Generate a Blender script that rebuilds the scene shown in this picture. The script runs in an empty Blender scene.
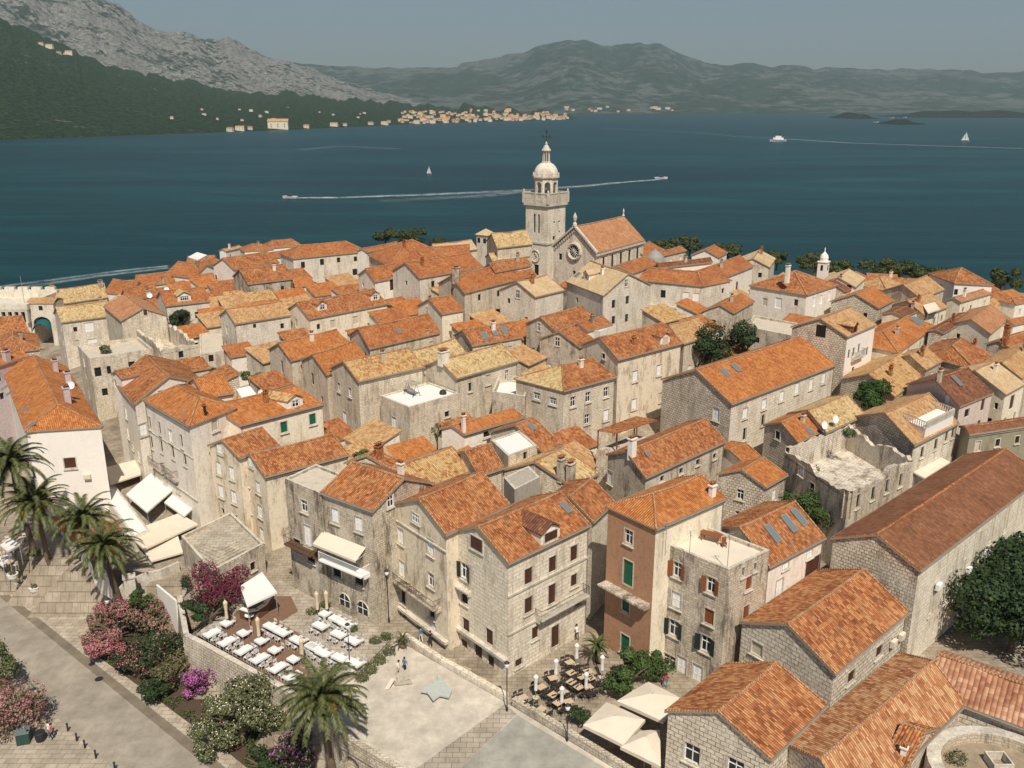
HAZE = 7.2e-5
import bpy, math, random
from mathutils import Vector, noise
random.seed(7)
R_ = math.radians
# ------------------------------------------------------------------ camera model
CAMZ, F, PITCH = 60.0, 900.6, R_(17.4)
CP, SP = math.cos(PITCH), math.sin(PITCH)
CAM = Vector((0, 0, CAMZ))
def ray(px, py):
    xr, yd = (px - 512) / F, (py - 384) / F
    return Vector((xr, CP - yd * SP, -SP - yd * CP))
def proj(p):
    d = p - CAM
    f = d.y * CP - d.z * SP
    up = d.y * SP + d.z * CP
    return 512 + F * d.x / f, 384 - F * up / f
def smooth(t):
    t = max(0.0, min(1.0, t)); return t * t * (3 - 2 * t)
def atz(px, py, z):
    r = ray(px, py); t = (z - CAMZ) / r.z
    return CAM + r * t
ROADZ = 3.2
def town(x, y):
    up = 8 + 12 * math.exp(-((x - 18) / 95.0) ** 2) * smooth((y - 88) / 100.0)
    if y > 205: up = up - (up - 3.5) * smooth((y - 205) / 115.0)
    if x < -70: up = up - (up - 6.0) * smooth((-70 - x) / 40.0)
    return up
def inside(x, y, P):
    c = False; j = len(P) - 1
    for i in range(len(P)):
        xi, yi = P[i]; xj, yj = P[j]
        if (yi > y) != (yj > y) and x < (xj - xi) * (y - yi) / (yj - yi) + xi: c = not c
        j = i
    return c
def line_side(x, y, a, b):
    dx, dy = b[0] - a[0], b[1] - a[1]; L = math.hypot(dx, dy)
    return (dx * (y - a[1]) - dy * (x - a[0])) / L
KA = atz(0, 588, ROADZ); KB = atz(225, 768, ROADZ)      # kerb line of the road
PLZ = 8.0
plat_px = [(182, 596), (189, 634), (205, 642), (292, 690), (350, 733), (420, 772)]
PLAT = [tuple(atz(a, b, PLZ).xy) for a, b in plat_px]
PLATP = PLAT + [(20, 30), (300, 30), (300, 400), (-300, 400), (-300, 130), (PLAT[0][0] - 28, PLAT[0][1] + 10)]
def terrain(x, y):
    up = town(x, y)
    if inside(x, y, PLATP):
        return up
    s = line_side(x, y, (KA.x, KA.y), (KB.x, KB.y))       # + on the town side
    if x < PLAT[0][0] + 1:
        return ROADZ + (up - ROADZ) * smooth((s - 4) / 26.0)
    return ROADZ
def at(px, py, h=0.0):
    z = 14.0 + h
    for _ in range(60):
        p = atz(px, py, z)
        if p.y > 420 or p.y < 0: z = 5 + h; p = atz(px, py, z)
        nz = terrain(p.x, p.y) + h
        z += (nz - z) * 0.5
    return atz(px, py, z)
# ------------------------------------------------------------------ scene helpers
SC = bpy.context.scene
COL = SC.collection
def tag(o, label=None, cat=None, group=None, kind=None):
    if label: o['label'] = label
    if cat: o['category'] = cat
    if group: o['group'] = group
    if kind: o['kind'] = kind
    return o
def empty(name, loc, label=None, cat=None, group=None, rz=0):
    o = bpy.data.objects.new(name, None); COL.objects.link(o)
    o.location = loc; o.rotation_euler = (0, 0, rz); o.empty_display_size = .3
    return tag(o, label, cat, group)
class MB:
    def __init__(s): s.v = []; s.f = []; s.m = []; s.uv = []; s.sm = []
    def face(s, pts, mi=0, uv=None, sm=False):
        b = len(s.v); s.v += [Vector(p) for p in pts]
        s.f.append(tuple(range(b, b + len(pts)))); s.m.append(mi); s.sm.append(sm)
        if uv is None:
            p0 = Vector(pts[0]); e = (Vector(pts[1]) - p0)
            nn = Vector((0, 0, 0))
            for i in range(1, len(pts) - 1): nn += (Vector(pts[i]) - p0).cross(Vector(pts[i + 1]) - p0)
            nn = nn.normalized() if nn.length > 1e-9 else Vector((0, 0, 1))
            if abs(nn.z) > .9: uv = [(p[0], p[1]) for p in pts]
            else:
                h = Vector((-nn.y, nn.x, 0)).normalized()
                uv = [(Vector(p).dot(h), p[2]) for p in pts]
        s.uv += list(uv)
    def box(s, c, sx, sy, sz, u=Vector((1, 0, 0)), mi=0, tz=0):
        """c = centre of the base; u = horizontal x axis"""
        u = Vector((u[0], u[1], 0)).normalized(); n = Vector((-u.y, u.x, 0)); c = Vector(c)
        def P(a, b, k):
            q = 1 - tz * (k > 0)
            return c + u * (a * sx / 2 * q) + n * (b * sy / 2 * q) + Vector((0, 0, k * sz))
        q = [(-1, -1), (1, -1), (1, 1), (-1, 1)]
        lo = [P(a, b, 0) for a, b in q]; hi = [P(a, b, 1) for a, b in q]
        s.face(hi, mi); s.face(lo[::-1], mi)
        for i in range(4):
            j = (i + 1) % 4
            s.face([lo[i], lo[j], hi[j], hi[i]], mi)
    def obox(s, o, ax, ay, az, mi=0):
        o, ax, ay, az = map(Vector, (o, ax, ay, az))
        if ax.cross(ay).dot(az) < 0: ax, ay = ay, ax
        c = [o, o + ax, o + ax + ay, o + ay]; d = [p + az for p in c]
        s.face(d, mi); s.face(c[::-1], mi)
        for i in range(4):
            j = (i + 1) % 4; s.face([c[i], c[j], d[j], d[i]], mi)
    def tube(s, pts, rad, n=8, mi=0, cap=True):
        pts = [Vector(p) for p in pts]
        if not hasattr(rad, '__len__'): rad = [rad] * len(pts)
        rings = []; prev = None
        for i, p in enumerate(pts):
            d = (pts[min(i + 1, len(pts) - 1)] - pts[max(i - 1, 0)]).normalized()
            a = d.cross(Vector((0, 0, 1)) if abs(d.z) < .95 else Vector((1, 0, 0))).normalized()
            b = d.cross(a)
            rings.append([p + (a * math.cos(t) + b * math.sin(t)) * rad[i] for t in [2 * math.pi * k / n for k in range(n)]])
        for i in range(len(rings) - 1):
            for k in range(n):
                l = (k + 1) % n
                s.face([rings[i][l], rings[i][k], rings[i + 1][k], rings[i + 1][l]], mi, sm=True)
        if cap: s.face(rings[-1][::-1], mi); s.face(rings[0], mi)
    def lathe(s, c, prof, n=16, mi=0, a0=0.0):
        c = Vector(c); rings = []
        for r, z in prof: rings.append([c + Vector((r * math.cos(a0 + 2 * math.pi * k / n), r * math.sin(a0 + 2 * math.pi * k / n), z)) for k in range(n)])
        for i in range(len(rings) - 1):
            for k in range(n):
                l = (k + 1) % n
                s.face([rings[i][k], rings[i][l], rings[i + 1][l], rings[i + 1][k]], mi, sm=n > 10)
        s.face(rings[-1], mi)
    def poly(s, pts, z0, z1, mi=0, mt=None):
        """prism over a horizontal polygon"""
        ar = sum(pts[i][0] * pts[(i + 1) % len(pts)][1] - pts[(i + 1) % len(pts)][0] * pts[i][1] for i in range(len(pts)))
        if ar < 0: pts = pts[::-1]
        s.face([(p[0], p[1], z1) for p in pts], mi if mt is None else mt)
        for i in range(len(pts)):
            a, b = pts[i], pts[(i + 1) % len(pts)]
            s.face([(a[0], a[1], z0), (b[0], b[1], z0), (b[0], b[1], z1), (a[0], a[1], z1)], mi)
    def build(s, name, mats, parent=None, org=None):
        org = Vector(org) if org is not None else (parent_origin(parent) if parent is not None else Vector((0, 0, 0)))
        me = bpy.data.meshes.new(name)
        me.from_pydata([tuple(v - org) for v in s.v], [], s.f)
        if not isinstance(mats, (list, tuple)): mats = [mats]
        for m in mats: me.materials.append(M[m] if isinstance(m, str) else m)
        me.polygons.foreach_set('material_index', s.m)
        me.polygons.foreach_set('use_smooth', s.sm)
        uvl = me.uv_layers.new(name='UVMap')
        uvl.data.foreach_set('uv', [c for uv in s.uv for c in uv])
        me.update()
        o = bpy.data.objects.new(name, me); COL.objects.link(o)
        if parent is not None:
            o.parent = parent
        else: o.location = org
        return o
def parent_origin(p):
    v = Vector(p.location); q = p.parent
    while q is not None: v += Vector(q.location); q = q.parent
    return v
def weld(o):
    import bmesh
    bm = bmesh.new(); bm.from_mesh(o.data); bmesh.ops.remove_doubles(bm, verts=bm.verts, dist=1e-4); bm.to_mesh(o.data); bm.free()
# ------------------------------------------------------------------ materials
M = {}
class NT:
    def __init__(s, name):
        s.mat = bpy.data.materials.new(name); s.mat.use_nodes = True
        s.t = s.mat.node_tree; s.t.nodes.clear()
        s.out = s.t.nodes.new('ShaderNodeOutputMaterial'); s.b = s.t.nodes.new('ShaderNodeBsdfPrincipled')
        s.t.links.new(s.b.outputs[0], s.out.inputs[0]); s.b.inputs['Roughness'].default_value = .85
        s.b.inputs['Specular IOR Level'].default_value = .25
        M[name] = s.mat
    def n(s, t, **k):
        nd = s.t.nodes.new(t)
        for a, v in k.items():
            if a in ('_in',): continue
            setattr(nd, a, v)
        return nd
    def l(s, a, b): s.t.links.new(a, b)
    def math(s, op, a, b=None, c=None, clamp=False):
        nd = s.n('ShaderNodeMath', operation=op); nd.use_clamp = clamp
        for i, x in enumerate((a, b, c)):
            if x is None: continue
            if isinstance(x, (int, float)): nd.inputs[i].default_value = x
            else: s.l(x, nd.inputs[i])
        return nd.outputs[0]
    def mix(s, f, a, b, mode='MIX'):
        nd = s.n('ShaderNodeMix', data_type='RGBA', blend_type=mode)
        for i, x in ((0, f), (6, a), (7, b)):
            if isinstance(x, (int, float)): nd.inputs[i].default_value = x
            elif isinstance(x, (tuple, list)): nd.inputs[i].default_value = (*x[:3], 1)
            else: s.l(x, nd.inputs[i])
        return nd.outputs[2]
    def noise(s, vec, scale, detail=4, rough=.6, dist=0, out=0):
        nd = s.n('ShaderNodeTexNoise'); nd.inputs['Scale'].default_value = scale; nd.inputs['Detail'].default_value = detail
        nd.inputs['Roughness'].default_value = rough; nd.inputs['Distortion'].default_value = dist
        if vec is not None: s.l(vec, nd.inputs['Vector'])
        return nd.outputs[out]
    def ramp(s, f, stops, interp='LINEAR'):
        nd = s.n('ShaderNodeValToRGB'); nd.color_ramp.interpolation = interp
        e = nd.color_ramp.elements
        while len(e) < len(stops): e.new(.5)
        for i, (p, c) in enumerate(stops):
            e[i].position = p; e[i].color = (*c[:3], 1) if isinstance(c, (tuple, list)) else (c, c, c, 1)
        s.l(f, nd.inputs[0]); return nd.outputs[0]
    def uv(s): 
        return s.n('ShaderNodeUVMap', uv_map='UVMap').outputs[0]
    def world(s): return s.n('ShaderNodeNewGeometry').outputs['Position']
    def mapping(s, vec, sc=(1, 1, 1), loc=(0, 0, 0)):
        nd = s.n('ShaderNodeMapping'); nd.inputs['Scale'].default_value = sc; nd.inputs['Location'].default_value = loc
        s.l(vec, nd.inputs[0]); return nd.outputs[0]
    def bump(s, h, st=.4, d=.05):
        nd = s.n('ShaderNodeBump'); nd.inputs['Strength'].default_value = st; nd.inputs['Distance'].default_value = d
        s.l(h, nd.inputs['Height']); s.l(nd.outputs[0], s.b.inputs['Normal'])
    def col(s, c):
        if isinstance(c, (tuple, list)): s.b.inputs['Base Color'].default_value = (*c[:3], 1)
        else: s.l(c, s.b.inputs['Base Color'])
def plain(name, c, rough=.8, var=.12, scale=1.5, metal=0):
    m = NT(name); w = m.world()
    f = m.noise(w, scale, 5)
    m.col(m.mix(f, tuple(x * (1 - var * 1.6) for x in c), tuple(min(1, x * (1 + var)) for x in c)))
    m.b.inputs['Roughness'].default_value = rough; m.b.inputs['Metallic'].default_value = metal
    return m
def roof_mat(name, cols, stain=.35, lichen=0.0, tw=.24, th=.36, contrast=1.0):
    """cols: three linear colours, dark to light; clay half-round tiles laid in rows"""
    m = NT(name); uv = m.uv(); w = m.world()
    sep = m.n('ShaderNodeSeparateXYZ'); m.l(uv, sep.inputs[0])
    wob = m.math('MULTIPLY', m.math('SUBTRACT', m.noise(w, .8, 2), .5), .35)
    U = m.math('DIVIDE', m.math('ADD', sep.outputs[0], m.math('MULTIPLY', wob, .3)), tw)
    V = m.math('DIVIDE', m.math('ADD', sep.outputs[1], wob), th)
    cell = m.n('ShaderNodeCombineXYZ'); m.l(m.math('FLOOR', U), cell.inputs[0]); m.l(m.math('FLOOR', V), cell.inputs[1])
    wn = m.n('ShaderNodeTexWhiteNoise', noise_dimensions='3D'); m.l(cell.outputs[0], wn.inputs[0])
    big = m.noise(w, .35, 4, .65); mid = m.noise(w, 1.7, 4, .7)
    f = m.math('ADD', m.math('MULTIPLY', wn.outputs[0], .5 * contrast), m.math('MULTIPLY', big, .9))
    f = m.math('ADD', f, m.math('MULTIPLY', mid, .6 * contrast))
    f = m.math('SUBTRACT', f, .25 + .25 * contrast + .25)
    f = m.math('MULTIPLY_ADD', f, 1.25, .12, clamp=True)
    c = m.ramp(f, [(0.0, cols[0]), (.45, cols[1]), (1.0, cols[2])])
    if lichen > 0:
        lf = m.ramp(m.noise(w, .55, 6, .75), [(.45, 0.0), (.62, 1.0)])
        c = m.mix(m.math('MULTIPLY', lf, lichen), c, (.56, .40, .18))
    st = m.ramp(m.noise(m.mapping(w, (1, 1, .3)), 1.1, 6, .75), [(.28, 0.0), (.52, 1.0)])
    c = m.mix(m.math('MULTIPLY', m.math('SUBTRACT', 1, st), stain), c, (.09, .06, .045))
    fu = m.math('FRACT', U); fv = m.math('FRACT', V)
    hu = m.math('ABSOLUTE', m.math('SINE', m.math('MULTIPLY', fu, math.pi)))       # barrel of the tile
    gap = m.ramp(hu, [(.0, 1.0), (.45, 0.0)])
    c = m.mix(m.math('MULTIPLY', gap, .55), c, (.09, .035, .02))
    h = m.math('ADD', m.math('MULTIPLY', hu, .08), m.math('MULTIPLY', fv, -.045))
    h = m.math('ADD', h, m.math('MULTIPLY', wn.outputs[0], .03))
    m.col(c); m.bump(h, .9, 1.0); m.b.inputs['Roughness'].default_value = .9
    return m
def stone_mat(name, c1, c2, mortar, bw=.55, bh=.26, stain=.5, warm=0.25, ms=.02, bstr=.5, staincol=(.12, .10, .075)):
    m = NT(name); uv = m.uv(); w = m.world()
    d = m.n('ShaderNodeVectorMath', operation='ADD'); m.l(uv, d.inputs[0])
    dm = m.n('ShaderNodeVectorMath', operation='SCALE'); m.l(m.noise(w, 1.3, 3, .6, out=1), dm.inputs[0]); dm.inputs[3].default_value = .16
    m.l(dm.outputs[0], d.inputs[1])
    br = m.n('ShaderNodeTexBrick'); m.l(d.outputs[0], br.inputs['Vector'])
    br.inputs['Color1'].default_value = (*c1, 1); br.inputs['Color2'].default_value = (*c2, 1); br.inputs['Mortar'].default_value = (*mortar, 1)
    br.inputs['Scale'].default_value = 1; br.inputs['Brick Width'].default_value = bw; br.inputs['Row Height'].default_value = bh
    br.inputs['Mortar Size'].default_value = ms; br.inputs['Bias'].default_value = 0
    c = br.outputs[0]
    ob = m.n('ShaderNodeObjectInfo')
    c = m.mix(m.math('MULTIPLY', m.noise(w, .45, 4), warm), c, (.50, .36, .21))
    st = m.ramp(m.noise(m.mapping(w, (1.0, 1.0, .22)), .8, 8, .78), [(.49, 0.0), (.60, 1.0)])
    c = m.mix(m.math('MULTIPLY', st, min(1, stain * 1.15)), c, staincol)
    lp = m.ramp(m.noise(w, .33, 5, .7), [(.5, 0.0), (.62, 1.0)])
    wn2 = m.ramp(m.noise(w, 6.0, 6, .85), [(.34, 0.0), (.44, 1.0)])
    c = m.mix(m.math('MULTIPLY', m.math('SUBTRACT', 1, wn2), stain * .9), c, tuple(x * .8 for x in staincol))
    c = m.mix(m.math('MULTIPLY', lp, .35), c, (.86, .80, .67))
    sp = m.ramp(m.noise(w, 3.5, 5, .8), [(.35, .72), (.65, 1.1)])
    c = m.mix(1.0, c, sp, 'MULTIPLY')
    m.col(c)
    m.bump(m.math('ADD', m.math('MULTIPLY', br.outputs['Fac'], -.5), m.noise(w, 5, 5, .7)), bstr, .05)
    return m
def plaster_mat(name, c, stain=.35, dirt=(.30, .25, .18), sc=.8):
    m = NT(name); w = m.world()
    f = m.noise(m.mapping(w, (1, 1, .35)), sc, 7, .75)
    st = m.ramp(f, [(.50, 0.0), (.62, 1.0)])
    cc = m.mix(m.math('MULTIPLY', st, stain), c, dirt)
    sp = m.ramp(m.noise(w, 2.6, 7, .85), [(.34, .93 if stain < .2 else .66), (.5, 1.0), (.7, 1.04)])
    m.col(m.mix(1.0, cc, sp, 'MULTIPLY')); m.bump(m.noise(w, 9, 4), .25, .03)
    return m
roof_mat('orange', [(.27, .082, .027), (.445, .15, .048), (.58, .25, .095)], .38, .12, contrast=1.15)
roof_mat('bright', [(.35, .112, .032), (.52, .19, .055), (.64, .30, .105)], .22, contrast=1.05)
roof_mat('rust', [(.20, .062, .024), (.39, .128, .042), (.58, .255, .10)], .5, .18, contrast=1.35)
roof_mat('brown', [(.12, .052, .03), (.22, .088, .045), (.36, .17, .09)], .30, contrast=1.1)
roof_mat('mixed', [(.30, .10, .035), (.52, .22, .075), (.66, .46, .21)], .45, .5, contrast=1.9)
roof_mat('ochre', [(.32, .18, .07), (.56, .37, .16), (.74, .56, .29)], .5, .35, contrast=1.9)
roof_mat('tan', [(.38, .17, .07), (.56, .30, .13), (.68, .46, .24)], .42, .35, contrast=1.4)
roof_mat('pale', [(.56, .38, .20), (.68, .50, .29), (.76, .62, .42)], .18, .2)
roof_mat('pinkish', [(.38, .16, .075), (.54, .25, .12), (.66, .38, .21)], .3, .1)
roof_mat('hall', [(.17, .072, .036), (.28, .118, .058), (.40, .20, .11)], .25, contrast=.8)
stone_mat('stone', (.76, .665, .515), (.86, .775, .63), (.46, .38, .28), stain=.55, staincol=(.26, .20, .14))
stone_mat('stonewhite', (.82, .745, .62), (.88, .82, .71), (.56, .485, .38), bw=.7, bh=.3, stain=.4, warm=.15, staincol=(.33, .27, .20))
stone_mat('stonegrey', (.60, .52, .41), (.75, .665, .54), (.33, .27, .20), stain=.72, warm=.25, staincol=(.165, .13, .095))
stone_mat('stonedark', (.52, .45, .35), (.68, .60, .475), (.26, .21, .155), stain=.8, warm=.2, staincol=(.125, .098, .072))
stone_mat('rubble', (.66, .575, .45), (.86, .78, .645), (.24, .19, .135), bw=.48, bh=.34, stain=.45, ms=.035, bstr=.9, staincol=(.23, .185, .13))
stone_mat('blocks', (.70, .62, .50), (.88, .80, .675), (.30, .245, .18), bw=.7, bh=.4, stain=.3, ms=.035, bstr=.9, warm=.15, staincol=(.30, .25, .185))
stone_mat('ashlar', (.80, .72, .58), (.90, .83, .70), (.48, .41, .31), bw=.9, bh=.4, stain=.48, warm=.18, ms=.022, bstr=.35, staincol=(.37, .30, .21))
stone_mat('retaining', (.56, .495, .395), (.70, .63, .51), (.29, .24, .18), bw=.6, bh=.3, stain=.55, warm=.15, ms=.03, bstr=.7, staincol=(.21, .175, .13))
stone_mat('ruinwall', (.78, .71, .60), (.86, .80, .70), (.45, .38, .29), bw=.5, bh=.3, stain=.8, warm=.2, ms=.03, bstr=.8, staincol=(.26, .20, .14))
plaster_mat('white', (.85, .79, .69), .42, (.50, .42, .31))
plaster_mat('whiteclean', (.85, .80, .73), .12, (.60, .53, .44))
plaster_mat('cream', (.84, .75, .59), .5, (.44, .36, .25))
plaster_mat('beige', (.78, .68, .525), .8, (.35, .27, .18))
plaster_mat('greyplaster', (.42, .38, .31), .55, (.22, .19, .14))
plaster_mat('peach', (.46, .26, .155), .3, (.27, .17, .11), 1.2)
plaster_mat('pink', (.70, .58, .50), .3, (.46, .36, .28))
plaster_mat('lilac', (.55, .47, .47), .3, (.35, .29, .27))
plaster_mat('olive', (.30, .27, .19), .5, (.12, .11, .08))
plaster_mat('render', (.60, .53, .42), .35, (.36, .30, .22))
stone_mat('trim', (.60, .55, .46), (.68, .63, .54), (.5, .45, .37), bw=1.4, bh=.6, stain=.25, warm=.12, ms=.008, bstr=.15)
roof_mat('ridgecap', [(.34, .15, .07), (.46, .24, .12), (.60, .40, .25)], .3, .2)
roof_mat('fleck', [(.20, .06, .024), (.41, .142, .05), (.62, .31, .13)], .38, .1, contrast=1.3, tw=.24, th=.42)
roof_mat('pantile', [(.28, .11, .06), (.50, .26, .15), (.70, .52, .37)], .15, contrast=.7, tw=.40, th=.42)
roof_mat('pinkfleck', [(.28, .10, .04), (.50, .215, .09), (.68, .42, .22)], .25, contrast=1.3, tw=.24, th=.5)
m = NT('glass'); m.col((.018, .022, .024)); m.b.inputs['Roughness'].default_value = .12; m.b.inputs['Specular IOR Level'].default_value = .6
m = NT('skyglass'); m.col((.16, .20, .205)); m.b.inputs['Roughness'].default_value = .12; m.b.inputs['Specular IOR Level'].default_value = 1.0
m = NT('dark'); m.col((.02, .017, .014))
plain('shwhite', (.84, .84, .82), .6, .06); plain('shbrown', (.085, .038, .024), .6, .15, 6); plain('shrust', (.26, .085, .03), .6, .15, 6)
plain('shgreen', (.014, .13, .07), .5, .12, 4); plain('shdark', (.020, .030, .026), .6, .1, 4)
plain('wood', (.16, .085, .045), .7, .3, 5); plain('iron', (.03, .03, .032), .5, .1, 4); plain('metal', (.38, .39, .39), .4, .08, 3, .4); plain('gutter', (.26, .23, .19), .6, .15, 2); plain('fascia', (.36, .28, .20), .8, .25, 2)  # fascia colour darkened to stand in for the shadow line at the eaves
plain('awning', (.72, .635, .51), .85, .10, 1.0); plain('awnwhite', (.78, .76, .72), .8, .05, 1.0); plain('teal', (.012, .10, .11), .6, .15)
plain('lead', (.30, .30, .28), .6, .15, 2); plain('chair', (.62, .60, .57), .6, .05); plain('cloth', (.80, .79, .77), .8, .04)

def leafmat(name, c1, c2, rough=.65, spec=.2, sc=.9, trans=0):
    m = NT(name); w = m.world(); f = m.noise(w, sc, 3, .6)
    g_ = m.n('ShaderNodeNewGeometry')
    ff = m.math('ADD', m.math('MULTIPLY', f, .6), m.math('MULTIPLY', g_.outputs['Random Per Island'], .5))
    m.col(m.ramp(ff, [(.25, c1), (.8, c2)])); m.b.inputs['Roughness'].default_value = rough; m.b.inputs['Specular IOR Level'].default_value = spec
leafmat('leaf', (.022, .045, .012), (.085, .13, .035)); leafmat('leafdark', (.012, .026, .010), (.045, .075, .025)); leafmat('leafolive', (.05, .065, .025), (.16, .17, .075))
leafmat('pine', (.018, .032, .012), (.085, .10, .03)); leafmat('ivy', (.012, .035, .008), (.05, .10, .02))
leafmat('petalpink', (.34, .075, .11), (.58, .22, .27), .8); leafmat('petalmagenta', (.32, .05, .22), (.55, .16, .45), .8); leafmat('petalred', (.13, .010, .035), (.30, .035, .10), .8); plain('patina', (.46, .50, .46), .5, .15, 3)
leafmat('petalwhite', (.55, .48, .36), (.78, .72, .60), .8); leafmat('frond', (.018, .034, .010), (.15, .155, .05), .5, .3, 1.2); leafmat('fruit', (.48, .17, .02), (.75, .34, .05), .6)
plain('bark', (.15, .11, .075), .9, .35, 4); plain('wicker', (.055, .048, .042), .8, .2, 6); plain('parasolwhite', (.74, .71, .66), .85, .05, 2); plain('decking', (.21, .125, .08), .8, .2, 2); plain('parasol', (.66, .53, .36), .85, .06, 2); plain('skin', (.45, .27, .19), .6, .02)
plain('shirtwhite', (.75, .74, .72), .8, .03); plain('clothdark', (.025, .026, .035), .8, .05); plain('shirtblue', (.10, .20, .32), .8, .05); plain('hair', (.04, .025, .015), .7, .05); plain('shirtred', (.45, .08, .07), .8, .05)
plain('tabletop', (.55, .42, .28), .6, .1, 5); plain('planter', (.72, .69, .62), .8, .08, 3); plain('soil', (.09, .06, .04), .95, .2, 6); plain('greenmetal', (.03, .07, .06), .5, .1, 3)
# ------------------------------------------------------------------ houses
OH = .22
def frame_face(b, o, u, n, x0, x1, z0, z1, th, depth, mi=0):
    """four bars round an opening; o = point on the wall plane at z=0, u along, n outward"""
    up = Vector((0, 0, 1))
    b.obox(o + u * (x0 - th) + up * (z0 - th), u * (x1 - x0 + 2 * th), n * depth, up * th, mi)
    b.obox(o + u * (x0 - th) + up * z1, u * (x1 - x0 + 2 * th), n * depth, up * th, mi)
    b.obox(o + u * (x0 - th) + up * z0, u * th, n * depth, up * (z1 - z0), mi)
    b.obox(o + u * x1 + up * z0, u * th, n * depth, up * (z1 - z0), mi)
SIZE = {'w': (1.08, 1.65), 'd': (1.02, 1.5), 'n': (.88, 1.2), 'b': (1.05, 1.65), 'g': (1.0, 1.5), 'o': (.9, 1.5), 'k': (1.05, 1.65),
        'D': (1.15, 2.2), 'G': (1.2, 2.6), 'W': (1.1, 2.2), 'a': (1.5, 1.5), 's': (.5, .6), 'dd': (1.6, 1.3), 'bb': (1.7, 1.3), 'x': (1.0, 1.5)}
def add_window(root, o, u, n, x, z, typ, w, h, near, recess):
    """o: wall-plane origin at z=0 (world), x,z centre"""
    up = Vector((0, 0, 1)); x0, x1, z0, z1 = x - w / 2, x + w / 2, z - h / 2, z + h / 2
    back = -.17 if recess else .015
    P = lambda a, c, d: o + u * a + up * c + n * d
    closed = {'w': 'shwhite', 'b': 'shbrown', 'g': 'shgreen', 'D': 'shbrown', 'G': 'shgreen', 'W': 'shwhite', 'r': 'shrust', 'x': 'render'}.get(typ)
    if typ == 'bb': closed = 'shbrown'
    door = typ in 'DGW' and len(typ) == 1
    b = MB()
    if closed and typ != 'x':
        d = back + .06
        b.obox(P(x0, z0, back), u * (x1 - x0), n * .06, up * h)
        if near:      # two leaves, rails and a slatted face
            for s in (0, 1):
                a0 = x0 + s * w / 2 + .03; a1 = a0 + w / 2 - .06
                for k in range(3): b.obox(P(a0, z0 + .04 + k * (h - .14) / 2, d - .01), u * (a1 - a0), n * .035, up * .07)
                for a in (a0, a1 - .06): b.obox(P(a, z0 + .04, d - .01), u * .06, n * .035, up * (h - .08))
        win = b.build('door' if door else 'window', closed, root)
    elif typ == 'x':
        b.obox(P(x0, z0, back), u * (x1 - x0), n * .06, up * h); win = b.build('window', 'render', root)
    elif typ == 'a':
        pts = [P(x0, z0, back), P(x1, z0, back)] + [P(x + w / 2 * math.cos(t), z1 - h * .45 + h * .45 * math.sin(t), back) for t in [math.pi * k / 8 for k in range(9)]]
        b.face(pts, 0)
        win = b.build('window', 'glass', root)
    else:
        b.face([P(x0, z0, back), P(x1, z0, back), P(x1, z1, back), P(x0, z1, back)], 0)
        win = b.build('window', 'glass' if typ not in ('n', 's') else 'dark', root)
    f = MB(); mats = ['trim', 'shwhite']
    if typ == 'a':
        arc = [P(x + (w / 2 + .06) * math.cos(t), z1 - h * .45 + (h * .45 + .06) * math.sin(t), .03) for t in [math.pi * k / 8 for k in range(9)]]
        f.tube([P(x1 + .06, z0, .03)] + arc + [P(x0 - .06, z0, .03)], .09, 4)
        f.tube([P(x, z0, back + .03), P(x, z1, back + .03)], .04, 4, 1); f.tube([P(x0, z, back + .03), P(x1, z, back + .03)], .03, 4, 1)
        f.build('frame', mats, win)
    elif not recess or near:
        if near or typ not in ('n', 's'):
            if recess: frame_face(f, P(0, 0, -.02), u, n, x0, x1, z0, z1, .13, .05)
            else: frame_face(f, P(0, 0, 0), u, n, x0, x1, z0, z1, .12, .09)
            if not closed and typ not in ('n', 's'):
                for a in ([x0, x1 - .07, x - .035] + ([x - w / 4, x + w / 4] if typ == 'dd' else [])): f.obox(P(a, z0, back), u * .07, n * .05, up * h, 1)
                for c in (z0, z1 - .07, z0 + h * .6): f.obox(P(x0, c, back), u * w, n * .045, up * .07, 1)
            f.build('frame', mats, win)
            if near and not door:
                s_ = MB(); s_.obox(P(x0 - .2, z0 - .24, -.02), u * (w + .4), n * .19, up * .1); s_.build('sill', 'trim', win)
    if typ in ('o', 'k'):
        for s in (-1, 1):
            sb = MB(); e = x0 if s < 0 else x1
            ang = .35; dv = (u * s * math.cos(ang) + n * math.sin(ang)).normalized()
            sb.obox(P(e + s * .02, z0, .07), dv * (w / 2 + .02), (n * math.cos(ang) - u * s * math.sin(ang)) * .05, up * h)
            sb.build('shutter', 'shrust' if typ == 'o' else 'shdark', win)
    return win
class House: pass
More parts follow.
